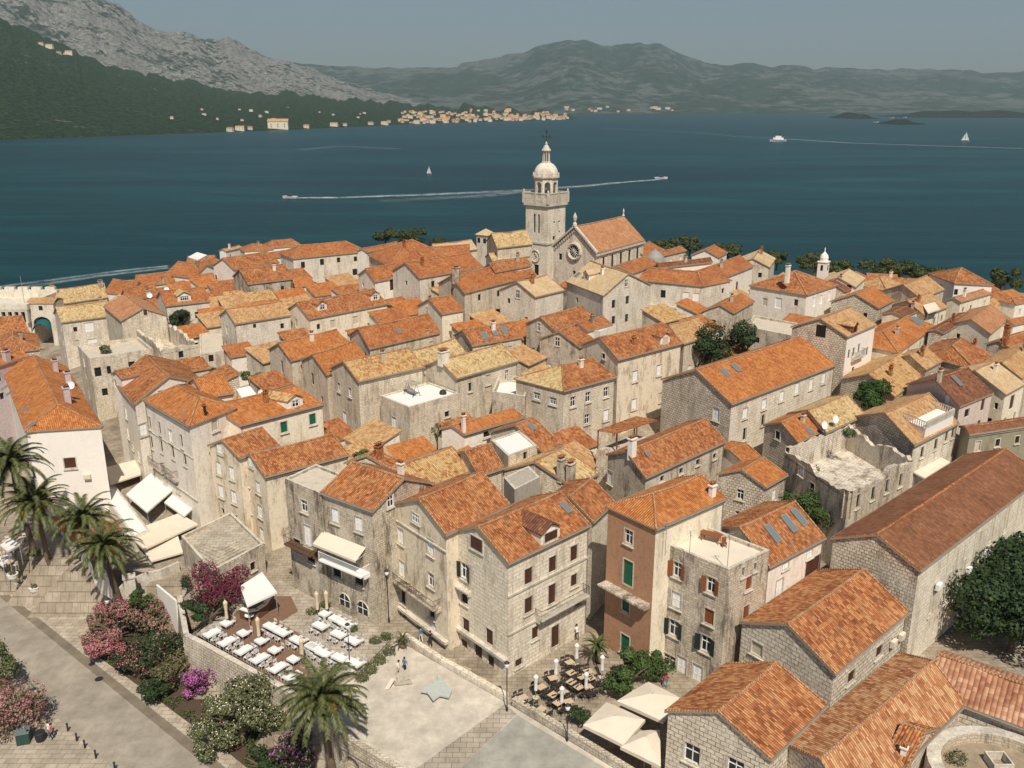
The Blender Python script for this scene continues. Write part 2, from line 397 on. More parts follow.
def wall_grid(b, o, u, n, L, z0, z1, holes, mi=0):
    """vertical rectangle with real openings; o corner at z=0, outward normal n"""
    up = Vector((0, 0, 1)); xs = {0.0, L}; zs = {z0, z1}
    for (a, c, d, e) in holes: xs |= {a, c}; zs |= {d, e}
    xs = sorted(xs); zs = sorted(zs)
    flip = u.cross(up).dot(n) < 0
    def q(a, c, d, e):
        p = [o + u * a + up * d, o + u * c + up * d, o + u * c + up * e, o + u * a + up * e]
        uv = [(a + o.x + o.y, d), (c + o.x + o.y, d), (c + o.x + o.y, e), (a + o.x + o.y, e)]
        if flip: p.reverse(); uv.reverse()
        b.face(p, mi, uv)
    for i in range(len(xs) - 1):
        for j in range(len(zs) - 1):
            cx, cz = (xs[i] + xs[i + 1]) / 2, (zs[j] + zs[j + 1]) / 2
            if any(a < cx < c and d < cz < e for a, c, d, e in holes): continue
            q(xs[i], xs[i + 1], zs[j], zs[j + 1])
    for (a, c, d, e) in holes:
        P = lambda x, z, k: o + u * x + up * z - n * k
        for (p, r) in (((a, d), (c, d)), ((c, d), (c, e)), ((c, e), (a, e)), ((a, e), (a, d))):
            f = [P(*p, 0), P(*r, 0), P(*r, .25), P(*p, .25)]
            b.face(f, mi)
def fit(A, u, tp, Rpx, flat, hip):
    best = None
    for sg in (1, -1):
        n = Vector((-u.y, u.x, 0)) * sg
        if n.x * A.x + n.y * A.y < -.5 * math.hypot(A.x, A.y): continue
        for si in range(-12, 13):
            sk = si * .05
            if not flat and abs(sk) > .41: continue
            m = n + u * sk
            k = .8
            while k < 15:
                if flat: p = A + m * (2 * k)
                else: p = A + m * k + Vector((0, 0, tp * k)) + (u * (k * hip) if hip else Vector((0, 0, 0)))
                q = proj(p); e = math.hypot(q[0] - Rpx[0], q[1] - Rpx[1])
                c = e + abs(sk) * (3 if flat else 6) + max(0, 1.6 - k) * 4
                if best is None or c < best[0]: best = (c, k, m, e, n)
                k += .12
    c, k0, m, e, n = best
    for j in range(-6, 7):
        k = k0 + j * .02
        if flat: p = A + m * (2 * k)
        else: p = A + m * k + Vector((0, 0, tp * k)) + (u * (k * hip) if hip else Vector((0, 0, 0)))
        q = proj(p); ee = math.hypot(q[0] - Rpx[0], q[1] - Rpx[1])
        if ee < e: e = ee; best = (c, k, m, e, n)
    return best[3], best[1], best[2], best[4]
LOG = []
FOOT = []
def house(label, typ, A, B, R, h, roof='orange', wall='stone', W=(), S=(), C=(), D=(), hip=0, hipB=None, pitch=.46, cat='house', name='stone_house',
          z=None, base=None, parapet=.5, trimmat='fascia', gutter=True, flatmat='render', group='old town houses', facade=None, hipmat=None, side=None):
    a = at(A[0], A[1], h) if z is None else atz(A[0], A[1], z)
    ze = a.z; bb = atz(B[0], B[1], ze)
    u = (bb - a); L = u.length; u.normalize()
    flat = typ in ('flat', 'ruin')
    if hip is True: hip = 1.0
    if hipB is None: hipB = hip
    err, w, n, n0 = fit(a, u, pitch, R, flat, hip)
    LOG.append((label, round(L, 1), round(2 * w, 1), round(err, 1), round(a.x), round(a.y), round(ze, 1)))
    Dp = 2 * w; rise = pitch * w
    H = House(); H.a, H.u, H.n, H.L, H.D, H.ze, H.w, H.t = a, u, n, L, Dp, ze, w, pitch
    cs = [a, a + u * L, a + u * L + n * Dp, a + n * Dp]
    gz = min(terrain(c.x, c.y) for c in cs) - .6 if base is None else base
    cen = a + u * (L / 2) + n * w
    root = empty(name, (cen.x, cen.y, gz), label, cat, group); H.root = root; H.gz = gz; FOOT.append((cs, ze, label))
    up = Vector((0, 0, 1)); dist = (a - CAM).length; near = dist < 135
    H.near = near
    oh = 0.0 if flat else OH
    G = lambda x, y, zz: Vector((a.x, a.y, 0)) + u * x + n * y + up * zz
    # wall list: (origin, dir, outward, length, is_gable)
    nl = n.length; nu = n / nl; ue = (u - nu * u.dot(nu)).normalized()
    walls = [(G(oh, oh, 0), u, -n0, L - 2 * oh, False), (G(L - oh, oh, 0), nu, ue, (Dp - 2 * oh) * nl, True),
             (G(L - oh, Dp - oh, 0), -u, n0, L - 2 * oh, False), (G(oh, Dp - oh, 0), -nu, -ue, (Dp - 2 * oh) * nl, True)]
    H.walls = walls
    hol = [[] for _ in walls]; mounted = []
    rh = random.Random(len(label) * 7 + int(a.x))
    if not W and dist > 100 and L > 5:
        W = []
        for i in (0, 3, 1):
            o, d, nn, LL, gb = walls[i]
            if nn.dot(a - CAM) > 0 or LL < 4: continue
            for k in range(int(LL / 3.4)):
                for lv in (1.7, 4.6):
                    if rh.random() < .7: q_ = proj(o + d * (LL * (k + .5) / int(LL / 3.4)) + up * (ze - lv)); W.append((q_[0], q_[1], rh.choice('nndwwx'), .85, .85))
    if not C and not flat and dist > 95 and L > 6 and rh.random() < .45:
        q_ = proj(G(L * rh.uniform(.2, .8), w * rh.uniform(.5, .9), ze + pitch * w * .7)); C = [(q_[0], q_[1], rh.uniform(.7, 1.3), .6, rh.choice(['stonegrey', 'white', 'rust']))]
    if W and 135 < dist and L > 5 and len(W) < 6:
        extra = []
        for i in (0, 3):
            o, d, nn, LL, gb = walls[i]
            if nn.dot(a - CAM) > 0 or LL < 5: continue
            for k in range(int(LL / 3.2)):
                for lv in (1.6, 4.4, 7.0):
                    q_ = proj(o + d * (LL * (k + .5) / int(LL / 3.2)) + up * (ze - lv))
                    if rh.random() < .5 and all(abs(q_[0] - v[0]) > 9 or abs(q_[1] - v[1]) > 13 for v in W): extra.append((q_[0], q_[1], rh.choice('nndwx'), .8, .8))
        W = list(W) + extra
    for wd in W:
        px, py, ty = wd[:3]; sw, sh = SIZE.get(ty, (1, 1.5))
        if len(wd) > 3: sw *= wd[3]
        if len(wd) > 4: sh *= wd[4]
        r = ray(px, py); bst = None
        for i, (o, d, nn, LL, gb) in enumerate(walls):
            dn = r.dot(nn)
            if dn >= -1e-4: continue
            t = (o - CAM).dot(nn) / dn; p = CAM + r * t
            x = (p - o).dot(d); zz = p.z
            top = ze + (rise * (1 - abs(x - LL / 2) / (LL / 2)) if gb and not flat and not hip and 0 < x < LL else 0)
            over = max(0, -x, x - LL) + max(0, zz - top, gz - zz)
            if bst is None or over < bst[0]: bst = (over, i, x, zz, top)
        if bst is None or bst[0] > 2.5: continue
        _, i, x, zz, top = bst; o, d, nn, LL, gb = walls[i]
        if sw > LL - .3: sw = LL - .3
        x = max(sw / 2 + .12, min(LL - sw / 2 - .12, x))
        zz = min(zz, (top if top > ze + .01 else ze) - sh / 2 - .12); zz = max(zz, gz + sh / 2 + .05)
        rec = (zz + sh / 2 < ze - .03) and ty != 'a'
        if rec:
            r4 = (x - sw / 2, x + sw / 2, zz - sh / 2, zz + sh / 2)
            if any(not (r4[1] < q[0] or r4[0] > q[1] or r4[3] < q[2] or r4[2] > q[3]) for q in hol[i]): continue
            hol[i].append(r4)
        mounted.append((i, x, zz, ty, sw, sh, rec))
    b = MB()
    ztop = ze if typ != 'ruin' else ze
    for i, (o, d, nn, LL, gb) in enumerate(walls):
        if typ == 'ruin':
            steps = max(6, int(LL / .55)); fz = ze - 3.6
            wall_grid(b, o, d, nn, LL, gz, ze - 1.2, hol[i])
            rr_ = random.Random(int(o.x * 13 + i)); hs = [ze - .35 + .7 * noise.noise(Vector((o.x * .3 + k * .2, o.y * .3, i))) + .22 * round(rr_.uniform(-1, 1)) for k in range(steps + 1)]
            th = .55
            for k in range(steps):
                x0, x1 = LL * k / steps, LL * (k + 1) / steps
                p0, p1 = o + d * x0, o + d * x1; q0, q1 = p0 - nn * th, p1 - nn * th
                z0, z1 = hs[k], hs[k + 1]; zb = ze - 1.2
                V = lambda p, zz: Vector((p.x, p.y, zz))
                b.face([V(p0, zb), V(p1, zb), V(p1, z1), V(p0, z0)], 0)
                b.face([V(q1, fz), V(q0, fz), V(q0, z0), V(q1, z1)], 1)
                b.face([V(p0, z0), V(p1, z1), V(q1, z1), V(q0, z0)], 0)
        else:
            wall_grid(b, o, d, nn, LL, gz, ze + (0 if not flat else parapet), hol[i], 3 if side and i in (0, 2) else 0)
            if gb and not flat:
                if not hip or (i == 1 and not hipB) or (i == 3 and not hip):
                    k = rise * (w - oh) / w + pitch * oh - .02
                    p = [o + up * ze, o + d * LL + up * ze, o + d * (LL / 2) + up * (ze + k)]
                    # small upstand so the triangle meets the roof
                    uvv = [(o.x + o.y, ze), (o.x + o.y + LL, ze), (o.x + o.y + LL / 2, ze + k)]
                    if (p[1] - p[0]).cross(p[2] - p[0]).dot(nn) < 0: p.reverse(); uvv.reverse()
                    b.face(p, 0, uvv)
    if flat and typ != 'ruin':
        th = .3     # roof floor and inner faces of the parapet
        b.face([G(th, th, ze), G(L - th, th, ze), G(L - th, Dp - th, ze), G(th, Dp - th, ze)], 1)
        inn = [G(th, th, 0), G(L - th, th, 0), G(L - th, Dp - th, 0), G(th, Dp - th, 0)]; ou = [G(0, 0, 0), G(L, 0, 0), G(L, Dp, 0), G(0, Dp, 0)]
        for i in range(4):
            j = (i + 1) % 4; pz = ze + parapet
            b.face([inn[i] + up * ze, inn[j] + up * ze, inn[j] + up * pz, inn[i] + up * pz], 0)
            b.face([ou[i] + up * pz, ou[j] + up * pz, inn[j] + up * pz, inn[i] + up * pz], 2)
    if typ == 'ruin':
        b.face([G(.5, .5, ze - 3.6), G(L - .5, .5, ze - 3.6), G(L - .5, Dp - .5, ze - 3.6), G(.5, Dp - .5, ze - 3.6)], 1)
    b.build('wall', [wall, flatmat, 'trim'] + ([side] if side else []), root)
    for i, x, zz, ty, sw, sh, rec in mounted:
        o, d, nn, LL, gb = walls[i]
        add_window(root, o, d, nn, x, zz, ty, sw, sh, near, rec)
    # roof
    if not flat:
        rb = MB(); T = .16; ia = w * hip if hip else 0; ib = w * hipB if hipB else 0
        if ia + ib > L * .98: q = L * .98 / (ia + ib); ia *= q; ib *= q
        def P(x, y, k): 
            zz = ze + pitch * min(y, Dp - y)
            return G(x, y, zz + k)
        sag = 0.06
        sl = math.hypot(1, pitch)
        def slope(y0, sign):
            # subdivided slope so that old roofs sag a little
            N = max(3, int(L / 2.2))
            for k in range(N):
                f0, f1 = k / N, (k + 1) / N
                rows = 3
                for r_ in range(rows):
                    g0, g1 = r_ / rows, (r_ + 1) / rows
                    quad = []
                    for (f, g) in ((f0, g0), (f1, g0), (f1, g1), (f0, g1)):
                        x = f * L * (1 - g) + (ia + f * (L - ia - ib)) * g
                        y = y0 + sign * w * g
                        dz = noise.noise(Vector((a.x + x * .35, a.y + y * .35, 3))) * .16 * (1 if 0 < f < 1 else .3) - (.10 * math.sin(math.pi * f) * g if L > 8 else 0)
                        p = G(x, y, ze + pitch * w * g + T + dz); quad.append((p, (x, w * g * sl)))
                    if sign < 0: quad.reverse()
                    rb.face([q[0] for q in quad], 0, [(q[1][0] + a.x, q[1][1]) for q in quad])
        slope(0, 1); slope(Dp, -1)
        if hip: rb.face([G(0, Dp, ze + T), G(0, 0, ze + T), G(ia, w, ze + rise + T)], 2 if hipmat else 0, [(0, 0), (Dp, 0), (w, w * sl)])
        if hipB: rb.face([G(L, 0, ze + T), G(L, Dp, ze + T), G(L - ib, w, ze + rise + T)], 0, [(0, 0), (Dp, 0), (w, w * sl)])
        # eave fascia and verge
        e0 = [(G(0, 0, ze), G(L, 0, ze)), (G(L, Dp, ze), G(0, Dp, ze))]
        for p, q in e0: rb.face([p, q, q + up * (T + .08), p + up * (T + .08)], 1)
        if hip: rb.face([G(0, Dp, ze), G(0, 0, ze), G(0, 0, ze + T), G(0, Dp, ze + T)], 1)
        else:
            for ya, yb in ((Dp, w), (w, 0)): rb.face([P(0, ya, -.02), P(0, yb, -.02), P(0, yb, T + .04), P(0, ya, T + .04)], 1)
        if hipB: rb.face([G(L, 0, ze), G(L, Dp, ze), G(L, Dp, ze + T), G(L, 0, ze + T)], 1)
        else:
            for ya, yb in ((0, w), (w, Dp)): rb.face([P(L, ya, -.02), P(L, yb, -.02), P(L, yb, T + .04), P(L, ya, T + .04)], 1)
        if hip and hipB: rb.face([G(0, Dp, ze - .01), G(L, Dp, ze - .01), G(L, 0, ze - .01), G(0, 0, ze - .01)], 1)
        else:
            rb.face([P(0, 0, -.02), P(L, 0, -.02), P(L - ib, w, -.02), P(ia, w, -.02)][::-1], 1); rb.face([P(L, Dp, -.02), P(0, Dp, -.02), P(ia, w, -.02), P(L - ib, w, -.02)][::-1], 1)
        ro = rb.build('roof', [roof, trimmat] + ([hipmat] if hipmat else []), root)
        rc = MB(); rr = .13 if near else .15
        x0_, x1_ = ia + .02, L - ib; rc.tube([G(x0_ + (x1_ - x0_) * k / 6, w, ze + rise + T + .02 - (.10 * math.sin(math.pi * k / 6) if L > 8 else 0) + .5 * noise.noise(Vector((a.x + (x0_ + (x1_ - x0_) * k / 6) * .35, a.y + w * .35, 3))) * .16) for k in range(7)], rr, 6)
        if hip:
            for y in (0, Dp): rc.tube([G(0, y, ze + T), G(ia, w, ze + rise + T + .02)], rr, 6)
        elif near:
            for y0, y1 in ((0, w), (Dp, w)): rc.tube([G(.1, y0, ze + T + .04), G(.1, y1, ze + rise + T + .04)], .09, 5)
        if hipB:
            for y in (0, Dp): rc.tube([G(L, y, ze + T), G(L - ib, w, ze + rise + T + .02)], rr, 6)
        elif near:
            for y0, y1 in ((0, w), (Dp, w)): rc.tube([G(L - .1, y0, ze + T + .04), G(L - .1, y1, ze + rise + T + .04)], .09, 5)
        rc.build('ridge_tiles', 'ridgecap' if roof not in ('hall', 'brown') else 'rust', ro)
        if near and gutter:
            gb = MB(); gb.tube([G(0, -.07, ze + .06), G(L, -.07, ze + .06)], .075, 6)
            gb.tube([G(L - .35, -.04, ze), G(L - .35, oh - .08, ze - .4), G(L - .35, oh - .08, max(gz, ze - 12))], .05, 6)
            gb.build('gutter', 'gutter', root)
            cb = MB(); cb.obox(G(oh - .05, oh - .16, ze - .28), u * (L - 2 * oh + .1), n * .16, up * .2); cb.build('cornice', 'trim', root)
    def face_hit(px, py, want=None):
        r = ray(px, py); bst = None
        for i, (o, d, nn, LL, gb) in enumerate(walls):
            if want is not None and i != want: continue
            dn = r.dot(nn)
            if dn >= -1e-4: continue
            t = (o - CAM).dot(nn) / dn; p = CAM + r * t; x = (p - o).dot(d); ov = max(0, -x, x - LL) + max(0, gz - p.z, p.z - ze - 3)
            if bst is None or ov < bst[0]: bst = (ov, i, x, p.z)
        return bst[1:]
    H.face_hit = face_hit
    def slope_hit(px, py):
        r = ray(px, py); best = None
        for sg in (0, 1):
            if sg == 0: p0 = G(0, 0, ze); nr = (u.cross(n * 1 + up * pitch))
            else: p0 = G(0, Dp, ze); nr = (u.cross(-n + up * pitch))
            nr.normalize()
            if nr.z < 0: nr = -nr
            dn = r.dot(nr)
            if abs(dn) < 1e-5: continue
            t = (p0 - CAM).dot(nr) / dn
            if t <= 0: continue
            p = CAM + r * t; y = (p - a).dot(n0); x = (p - a).dot(u) - y * n.dot(u)
            ov = max(0, -x, x - L) + (max(0, -y, y - w) if sg == 0 else max(0, w - y, y - Dp))
            if dn > 0: ov += 5
            if best is None or ov < best[0]: best = (ov, x, y, sg, nr)
        return best
    H.slope_hit = slope_hit; H.G = G
    if not flat:
        for s in S:
            ov, x, y, sg, nr = slope_hit(s[0], s[1]); sw, sl_ = (s[2], s[3]) if len(s) > 3 else (.75, 1.3)
            sd = (n if sg == 0 else -n) + up * pitch; sd.normalize()
            x = max(sw, min(L - sw, x)); p = G(x, y, ze + pitch * min(y, Dp - y) + .16)
            q = MB(); q.obox(p - u * sw / 2 - sd * sl_ / 2, u * sw, sd * sl_, nr * .13); sk = q.build('skylight', 'metal', root)
            q = MB(); e = .07; c0 = p + nr * .136; q.face([c0 - u * (sw / 2 - e) - sd * (sl_ / 2 - e), c0 + u * (sw / 2 - e) - sd * (sl_ / 2 - e), c0 + u * (sw / 2 - e) + sd * (sl_ / 2 - e), c0 - u * (sw / 2 - e) + sd * (sl_ / 2 - e)])
            q.build('pane', 'skyglass', sk)
        for d in D:
            ov, x, y, sg, nr = slope_hit(d[0], d[1]); dw = d[2] if len(d) > 2 else 1.8; dr = d[3] if len(d) > 3 else roof
            dm = d[4] if len(d) > 4 else 'white'; wt = d[5] if len(d) > 5 else 'd'
            fd = -n if sg == 0 else n       # outward
            x = max(dw / 2 + .3, min(L - dw / 2 - .3, x)); yy = y if sg == 0 else Dp - y
            yf = max(.3, yy - .5)
            zf = ze + pitch * yf; hh = 1.25; base_p = G(x, yf if sg == 0 else Dp - yf, zf)
            dep = min(w - yf, hh / pitch + .4)
            q = MB(); q.obox(base_p - u * dw / 2 - up * .1, u * dw, -fd * dep, up * (hh + .1))
            gp = [base_p - u * dw / 2 + up * hh, base_p + u * dw / 2 + up * hh, base_p + up * (hh + dw * .26)]
            if (gp[1] - gp[0]).cross(gp[2] - gp[0]).dot(fd) < 0: gp.reverse()
            q.face(gp); dor = q.build('dormer', dm, root)
            q = MB(); ap = base_p + up * (hh + dw * .26 + .1) + fd * .2; back = -fd * (dep + .9)
            for s_ in (-1, 1):
                e = base_p + u * (s_ * (dw / 2 + .15)) + up * (hh + .02) + fd * .2
                fc = [e, ap, ap + back, e + back]
                if (fc[1] - fc[0]).cross(fc[2] - fc[0]).z < 0: fc.reverse()
                q.face(fc, 0, [(0, 0), (0, dw * .6), (dep, dw * .6), (dep, 0)])
                q.face([p - up * .12 for p in fc][::-1], 0)
            q.build('dormer_roof', dr, dor)
            add_window(dor, Vector((base_p.x, base_p.y, 0)) - u * dw / 2, u, fd, dw / 2, zf + .68, wt, min(SIZE.get(wt, (1, 1))[0], dw - .5), .9, near, False)
    for c in C:
        px, py = c[:2]; ch = c[2] if len(c) > 2 else 1.5; cw = c[3] if len(c) > 3 else .7; cm = c[4] if len(c) > 4 else 'stonegrey'
        if flat:
            p = atz(px, py, ze); y = (p - a).dot(n0); x = min(L - .5, max(.5, (p - a).dot(u) - y * n.dot(u))); y = min(Dp - .5, max(.5, y)); zb = ze
        else:
            ov, x, y, sg, nr = slope_hit(px, py); x = max(.5, min(L - .5, x)); y = max(.5, min(Dp - .5, y)); zb = ze + pitch * min(y, Dp - y)
        q = MB(); p = G(x, y, zb - .4)
        q.box(p, cw, cw * .75, ch + .4 + cw * .3, u); q.box(p + up * (ch + .4 + cw * .3), cw + .2, cw * .75 + .2, .12, u)
        ck = q.build('chimney', cm, root)
        q = MB(); top = p + up * (ch + .52 + cw * .3)
        for e in (-1, 1): q.box(top + u * (e * cw * .28), .16, .3, .28, u)
        q.box(top + up * .28, cw + .1, cw * .7, .08, u); q.build('chimney_cap', 'rust', ck)
    return H

def balcony(H, p1, p2, depth=.9, rail=True, mat='stonegrey', flowers=False, face=None, railmat='iron'):
    i, x0, z0 = H.face_hit(*p1, face); _, x1, z1 = H.face_hit(*p2, i)
    o, d, nn, LL, gb = H.walls[i]; z = (z0 + z1) / 2
    if x0 > x1: x0, x1 = x1, x0
    x0 = max(.05, x0); x1 = min(LL - .05, x1); up = Vector((0, 0, 1)); P = lambda a, k, c: o + d * a + nn * k + up * c
    b = MB(); b.obox(P(x0, 0, z - .18), d * (x1 - x0), nn * depth, up * .18)
    n = max(2, int((x1 - x0) / 1.4))
    for k in range(n + 1):
        a = x0 + (x1 - x0 - .2) * k / n; b.obox(P(a, 0, z - .55), d * .2, nn * (depth * .6), up * .37)
    bo = b.build('balcony', mat, H.root)
    if rail:
        b = MB()
        for (A_, B_) in ((P(x0, .05, z), P(x0, depth - .05, z)), (P(x0, depth - .05, z), P(x1, depth - .05, z)), (P(x1, depth - .05, z), P(x1, .05, z))):
            b.tube([A_ + up * .95, B_ + up * .95], .03, 4)
            L = (B_ - A_).length; k = 0
            while k <= L: q = A_ + (B_ - A_) * (k / L); b.tube([q, q + up * .95], .014, 3, cap=False); k += .16
        b.build('railing', railmat, bo)
    if flowers:
        leafball(P((x0 + x1) / 2, depth * .8, z + .55), (x1 - x0) * .42, .25, .35, 260, .13, 'leaf', 'foliage', bo, dirv=d)
        leafball(P((x0 + x1) / 2, depth * .95, z + .6), (x1 - x0) * .4, .22, .35, 50, .12, 'petalpink', 'flowers', bo, dirv=d)
    return bo
def wall_awning(H, p1, p2, depth, drop, mat='awning', face=None, n=1):
    i, x0, z0 = H.face_hit(*p1, face); _, x1, z1 = H.face_hit(*p2, i)
    o, d, nn, LL, gb = H.walls[i]; z = (z0 + z1) / 2; up = Vector((0, 0, 1))
    if x0 > x1: x0, x1 = x1, x0
    b = MB(); P = lambda a, k, c: o + d * a + nn * k + up * c
    q = [P(x0, .03, z), P(x1, .03, z), P(x1, depth, z - drop), P(x0, depth, z - drop)]
    b.face(q); b.face([p - up * .04 for p in q][::-1]); b.face([q[3], q[2], q[2] - up * .25, q[3] - up * .25])
    for s in (x0 + .05, x1 - .05): b.tube([P(s, .03, z - .7), P(s, depth - .05, z - drop - .03)], .02, 4)
    return b.build('awning', mat, H.root)
def band(H, p1, p2, hgt=.22, depth=.14, mat='trim', face=None):
    i, x0, z0 = H.face_hit(*p1, face); o, d, nn, LL, gb = H.walls[i]; _, x1, z1 = H.face_hit(*p2, i)
    b = MB(); b.obox(o + d * -.05 - nn * .02 + Vector((0, 0, (z0 + z1) / 2)), d * (LL + .1), nn * depth, Vector((0, 0, hgt))); b.build('string_course', mat, H.root)
def leafball(c, rx, ry, rz, n, size, mat, name, parent=None, dirv=None, seed=None, lobes=0, org=None, shell=.35, droop=0, tri=False):
    """many small leaf faces spread through the volume of an uneven crown"""
    rnd = random.Random(seed if seed is not None else int(abs(c[0] * 31 + c[1] * 17) * 10) + n)
    u = Vector((1, 0, 0)) if dirv is None else Vector((dirv[0], dirv[1], 0)).normalized(); v = Vector((-u.y, u.x, 0))
    c = Vector(c); b = MB(); L = []
    if lobes:
        for k in range(lobes):
            t = rnd.uniform(0, 6.283); q = rnd.uniform(.2, .85); e = rnd.uniform(-.55, .85) * (1 - .35 * q)
            L.append((Vector((math.cos(t) * q, math.sin(t) * q, e)), rnd.uniform(.26, .5)))
    for k in range(n):
        while True:
            d = Vector((rnd.gauss(0, 1), rnd.gauss(0, 1), rnd.gauss(0, 1))).normalized() 
            if d.z > -.75: break
        r = 1 - shell * rnd.random() ** 1.4
        if L:
            o, lr = L[k % len(L)]; p = o + d * (lr * r * (1 + .35 * noise.noise(d * 2.2 + c)))
        else: p = d * (r * (.82 + .4 * noise.noise(d * 2.6 + c * .7)))
        w = c + u * (p.x * rx) + v * (p.y * ry) + Vector((0, 0, p.z * rz))
        nn = (d + Vector((rnd.uniform(-.7, .7), rnd.uniform(-.7, .7), rnd.uniform(-.3, .9)))).normalized()
        t1 = nn.cross(Vector((rnd.uniform(-1, 1), rnd.uniform(-1, 1), rnd.uniform(-1, 1)))).normalized(); t2 = nn.cross(t1)
        s = size * rnd.uniform(.6, 1.35)
        b.face([w - t1 * s * .5, w + t2 * s * .32, w + t1 * s * .5, w - t2 * s * .32], 0, [(0, 0), (1, 0), (1, 1), (0, 1)])
    return b.build(name, mat, parent, org=org)
# ------------------------------------------------------------------ the old town, house by house
def hh(label, typ, A, B, R, h, roof='orange', wall='stone', **k): return house(label, typ, A, B, R, h, roof, wall, **k)
g = 'gable'; f_ = 'flat'
# --- front row
hC = hh('pale stone corner house with brown shutters, a pediment and a long side balcony', g, (508,565.5),(591.5,526),(477,528.5),12, 'rust','ashlar',
  W=[(464.5,571,'k'),(464.5,597,'n',1.2,1.2),(466,626,'b'),(489.4,636.7,'b'),(464.5,649.4,'b',.9,.8),(478.6,659,'D'),(491,661.6,'b',.9,.8),(477,543.6,'bb'),
     (528.5,576,'b'),(552.6,564,'b'),(574,553,'b'),(528.5,605,'b'),(552,594,'b',1,1.3),(574,580,'b',.9,.8),(535,632.6,'b',.8,.8),(555.3,636,'D',1,1.1),(578,602,'n',1,.6),(518.7,662.4,'b',.9,.5)],
  S=[(565.5,509,.7,1.5)], D=[(553,545,2.6,'brown','white','bb')])
hh('low house with light brick-red roof wedged behind the stone corner house', g, (593,524),(615,503),(571,497),11.2,'rust','ashlar', W=[])
hD = hh('weathered beige house with white shutters and a flowered balcony', g, (445.6,537),(511,506),(417,501),12.6,'rust','beige',
  W=[(416,518,'dd',.8,.7),(400.6,536,'w'),(430.6,547,'w'),(402,569,'w',1,1.1),(431,580,'d'),(403,597,'n',1.1,1.3),(432,611,'n',1.1,1.3),(405,622,'d',.8,.9),(420,629,'d',.8,.8),(433.6,638.6,'W')],
  )
hE = hh('dark stained stone house with striped awning over its glazed balcony', g, (373,513),(320,494),(404.5,480),13,'rust','stonedark',
  W=[(335,515.5,'w'),(358.4,524,'w'),(389.7,501,'d',.8,.8),(345,600,'a'),(363,608,'a'),(359,580,'n',1.4,1),(337,572,'n',1.4,1),(334,545,'n',2,1.2),(352,552,'n',1.5,1.2)], C=[(401,476,1.2,.6,'white')])
hF = hh('narrow dark stone house with one white shuttered door on a small balcony', f_, (321,496),(285,481),(352,480),12.8,'rust','stonedark',
  W=[(304,506,'d',1.1,.9),(307.6,535.6,'w',1.1,1.5),(297,545,'n',1.4,1.2),(311,556,'n',1.5,1.2)], parapet=.3)
hG = hh('buff house with twin pointed gables and white shutters, the taller roof', g, (265,478.5),(350,456),(249.5,455.6),9.5,'rust','beige',
  W=[(247,480,'w',1,.8),(258,487,'w',1,.9),(249.5,505.6,'w'),(260,511,'w'),(250,526,'s',1.4,1.4),(262,534,'w',.9,1),(251,462,'w',.9,.7),(303,476,'d',.9,.9),(317,476.5,'w',.7,.9)])
hh('buff twin-gabled house, the smaller gable by the side street', g, (239,460),(280,446),(222,441),10.5,'rust','beige',
  W=[(218.8,468,'w',.9,1),(231.8,473,'w',.9,1),(221,491,'w'),(234,497,'w'),(223,511,'s',1.3,1.3),(236,518,'s',1.3,1.3),(220,449,'w',.9,.7)])
hH = hh('large white house with bright orange hipped roof and long shuttered street front', g, (189,428),(143,401),(199,398),13.5,'bright','white',hip=True,
  W=[(150,423,'b',.6,1),(159.7,428,'b',.6,1),(170.7,436,'w'),(181.6,441,'b',.6,1),(150,441,'b',.7),(161.5,446,'b',.7),(173,452,'b',.7),(185,459,'b',.7),(165,478,'w'),(178,486,'w'),(215,425,'x')], C=[(220,418,.3,.3,'shdark')])
hh('low orange roofed wing joined to the back of the large white house', g, (235,394),(204,399),(223,375),12,'bright','cream')
hh('white plaster street house with rust roof and small white gable', g, (134,405.5),(113,381),(168,376),12,'rust','white',
  W=[(126,412,'w'),(128,432,'w'),(133,446,'n',.8,.8),(160,393,'s'),(118,400,'n',.7,.8),(141,430,'w'),(139,455,'w')])
hh('white house with cross gabled rust roof beside the street', g, (121,379.5),(146,374),(115,372),13,'rust','white', W=[(112,382,'n',.7,1)])
hI = hh('white house with plain wall, brown square window and broad orange hipped roof', g, (103,428),(66,367),(62,398),11.5,'bright','whiteclean',hip=.6,pitch=.6,
  W=[(70,463,'b',1.3,.85)], S=[(10,394.6),(5,389),(31,427),(26,411)], C=[(56,372,1.5,.9,'lilac'),(69,386,1.7,1.0,'lilac'),(68,403,1.8,1.0,'lilac')])
hh('orange roof stepped up behind the plain white house', g, (30,357),(-14,371),(20,350),12,'bright','lilac', C=[(24,372,1.4,.9,'lilac')])
hh('house with dark brick-red hipped roof near the gate bridge', g, (41,350),(38,335),(10,345),10,'rust','rubble',hip=True)
hh('small house with dark rust roof at the foot of the gate', g, (30,333),(-20,336),(10,322),9,'rust','rubble')
hJ = hh('terracotta plastered house with tall green shutters and orange hipped roof', g, (656,531),(727,500),(653,495),15,'bright','peach',side='cream',hip=True,hipB=0,
  W=[(628.7,537,'d',1,.95),(628,573,'G',1,1),(626,605,'g',.9,.9),(625,644,'g',1.1,1.3)], C=[(712,497,1.0,.6,'whiteclean')])
hK = hh('tall grey stone house with open rust shutters and a roof terrace', f_, (728.7,573),(662,545.5),(769,553),12.3,'rust','stonegrey',
  W=[(677.5,569.7,'o'),(711,585,'o'),(676.4,600,'w'),(709,616.6,'r'),(673.7,628,'k'),(705.8,644,'k'),(748.7,583,'r',.9,.9),(746,612.6,'r',.9),(743,572,'s',.7,1.5),(755,566.6,'s',.7,1.3),(669,661,'d',1.4,.9),(681,674,'W'),(689.4,677,'D',.8),(697,680,'W')], parapet=.35, flatmat='awning')
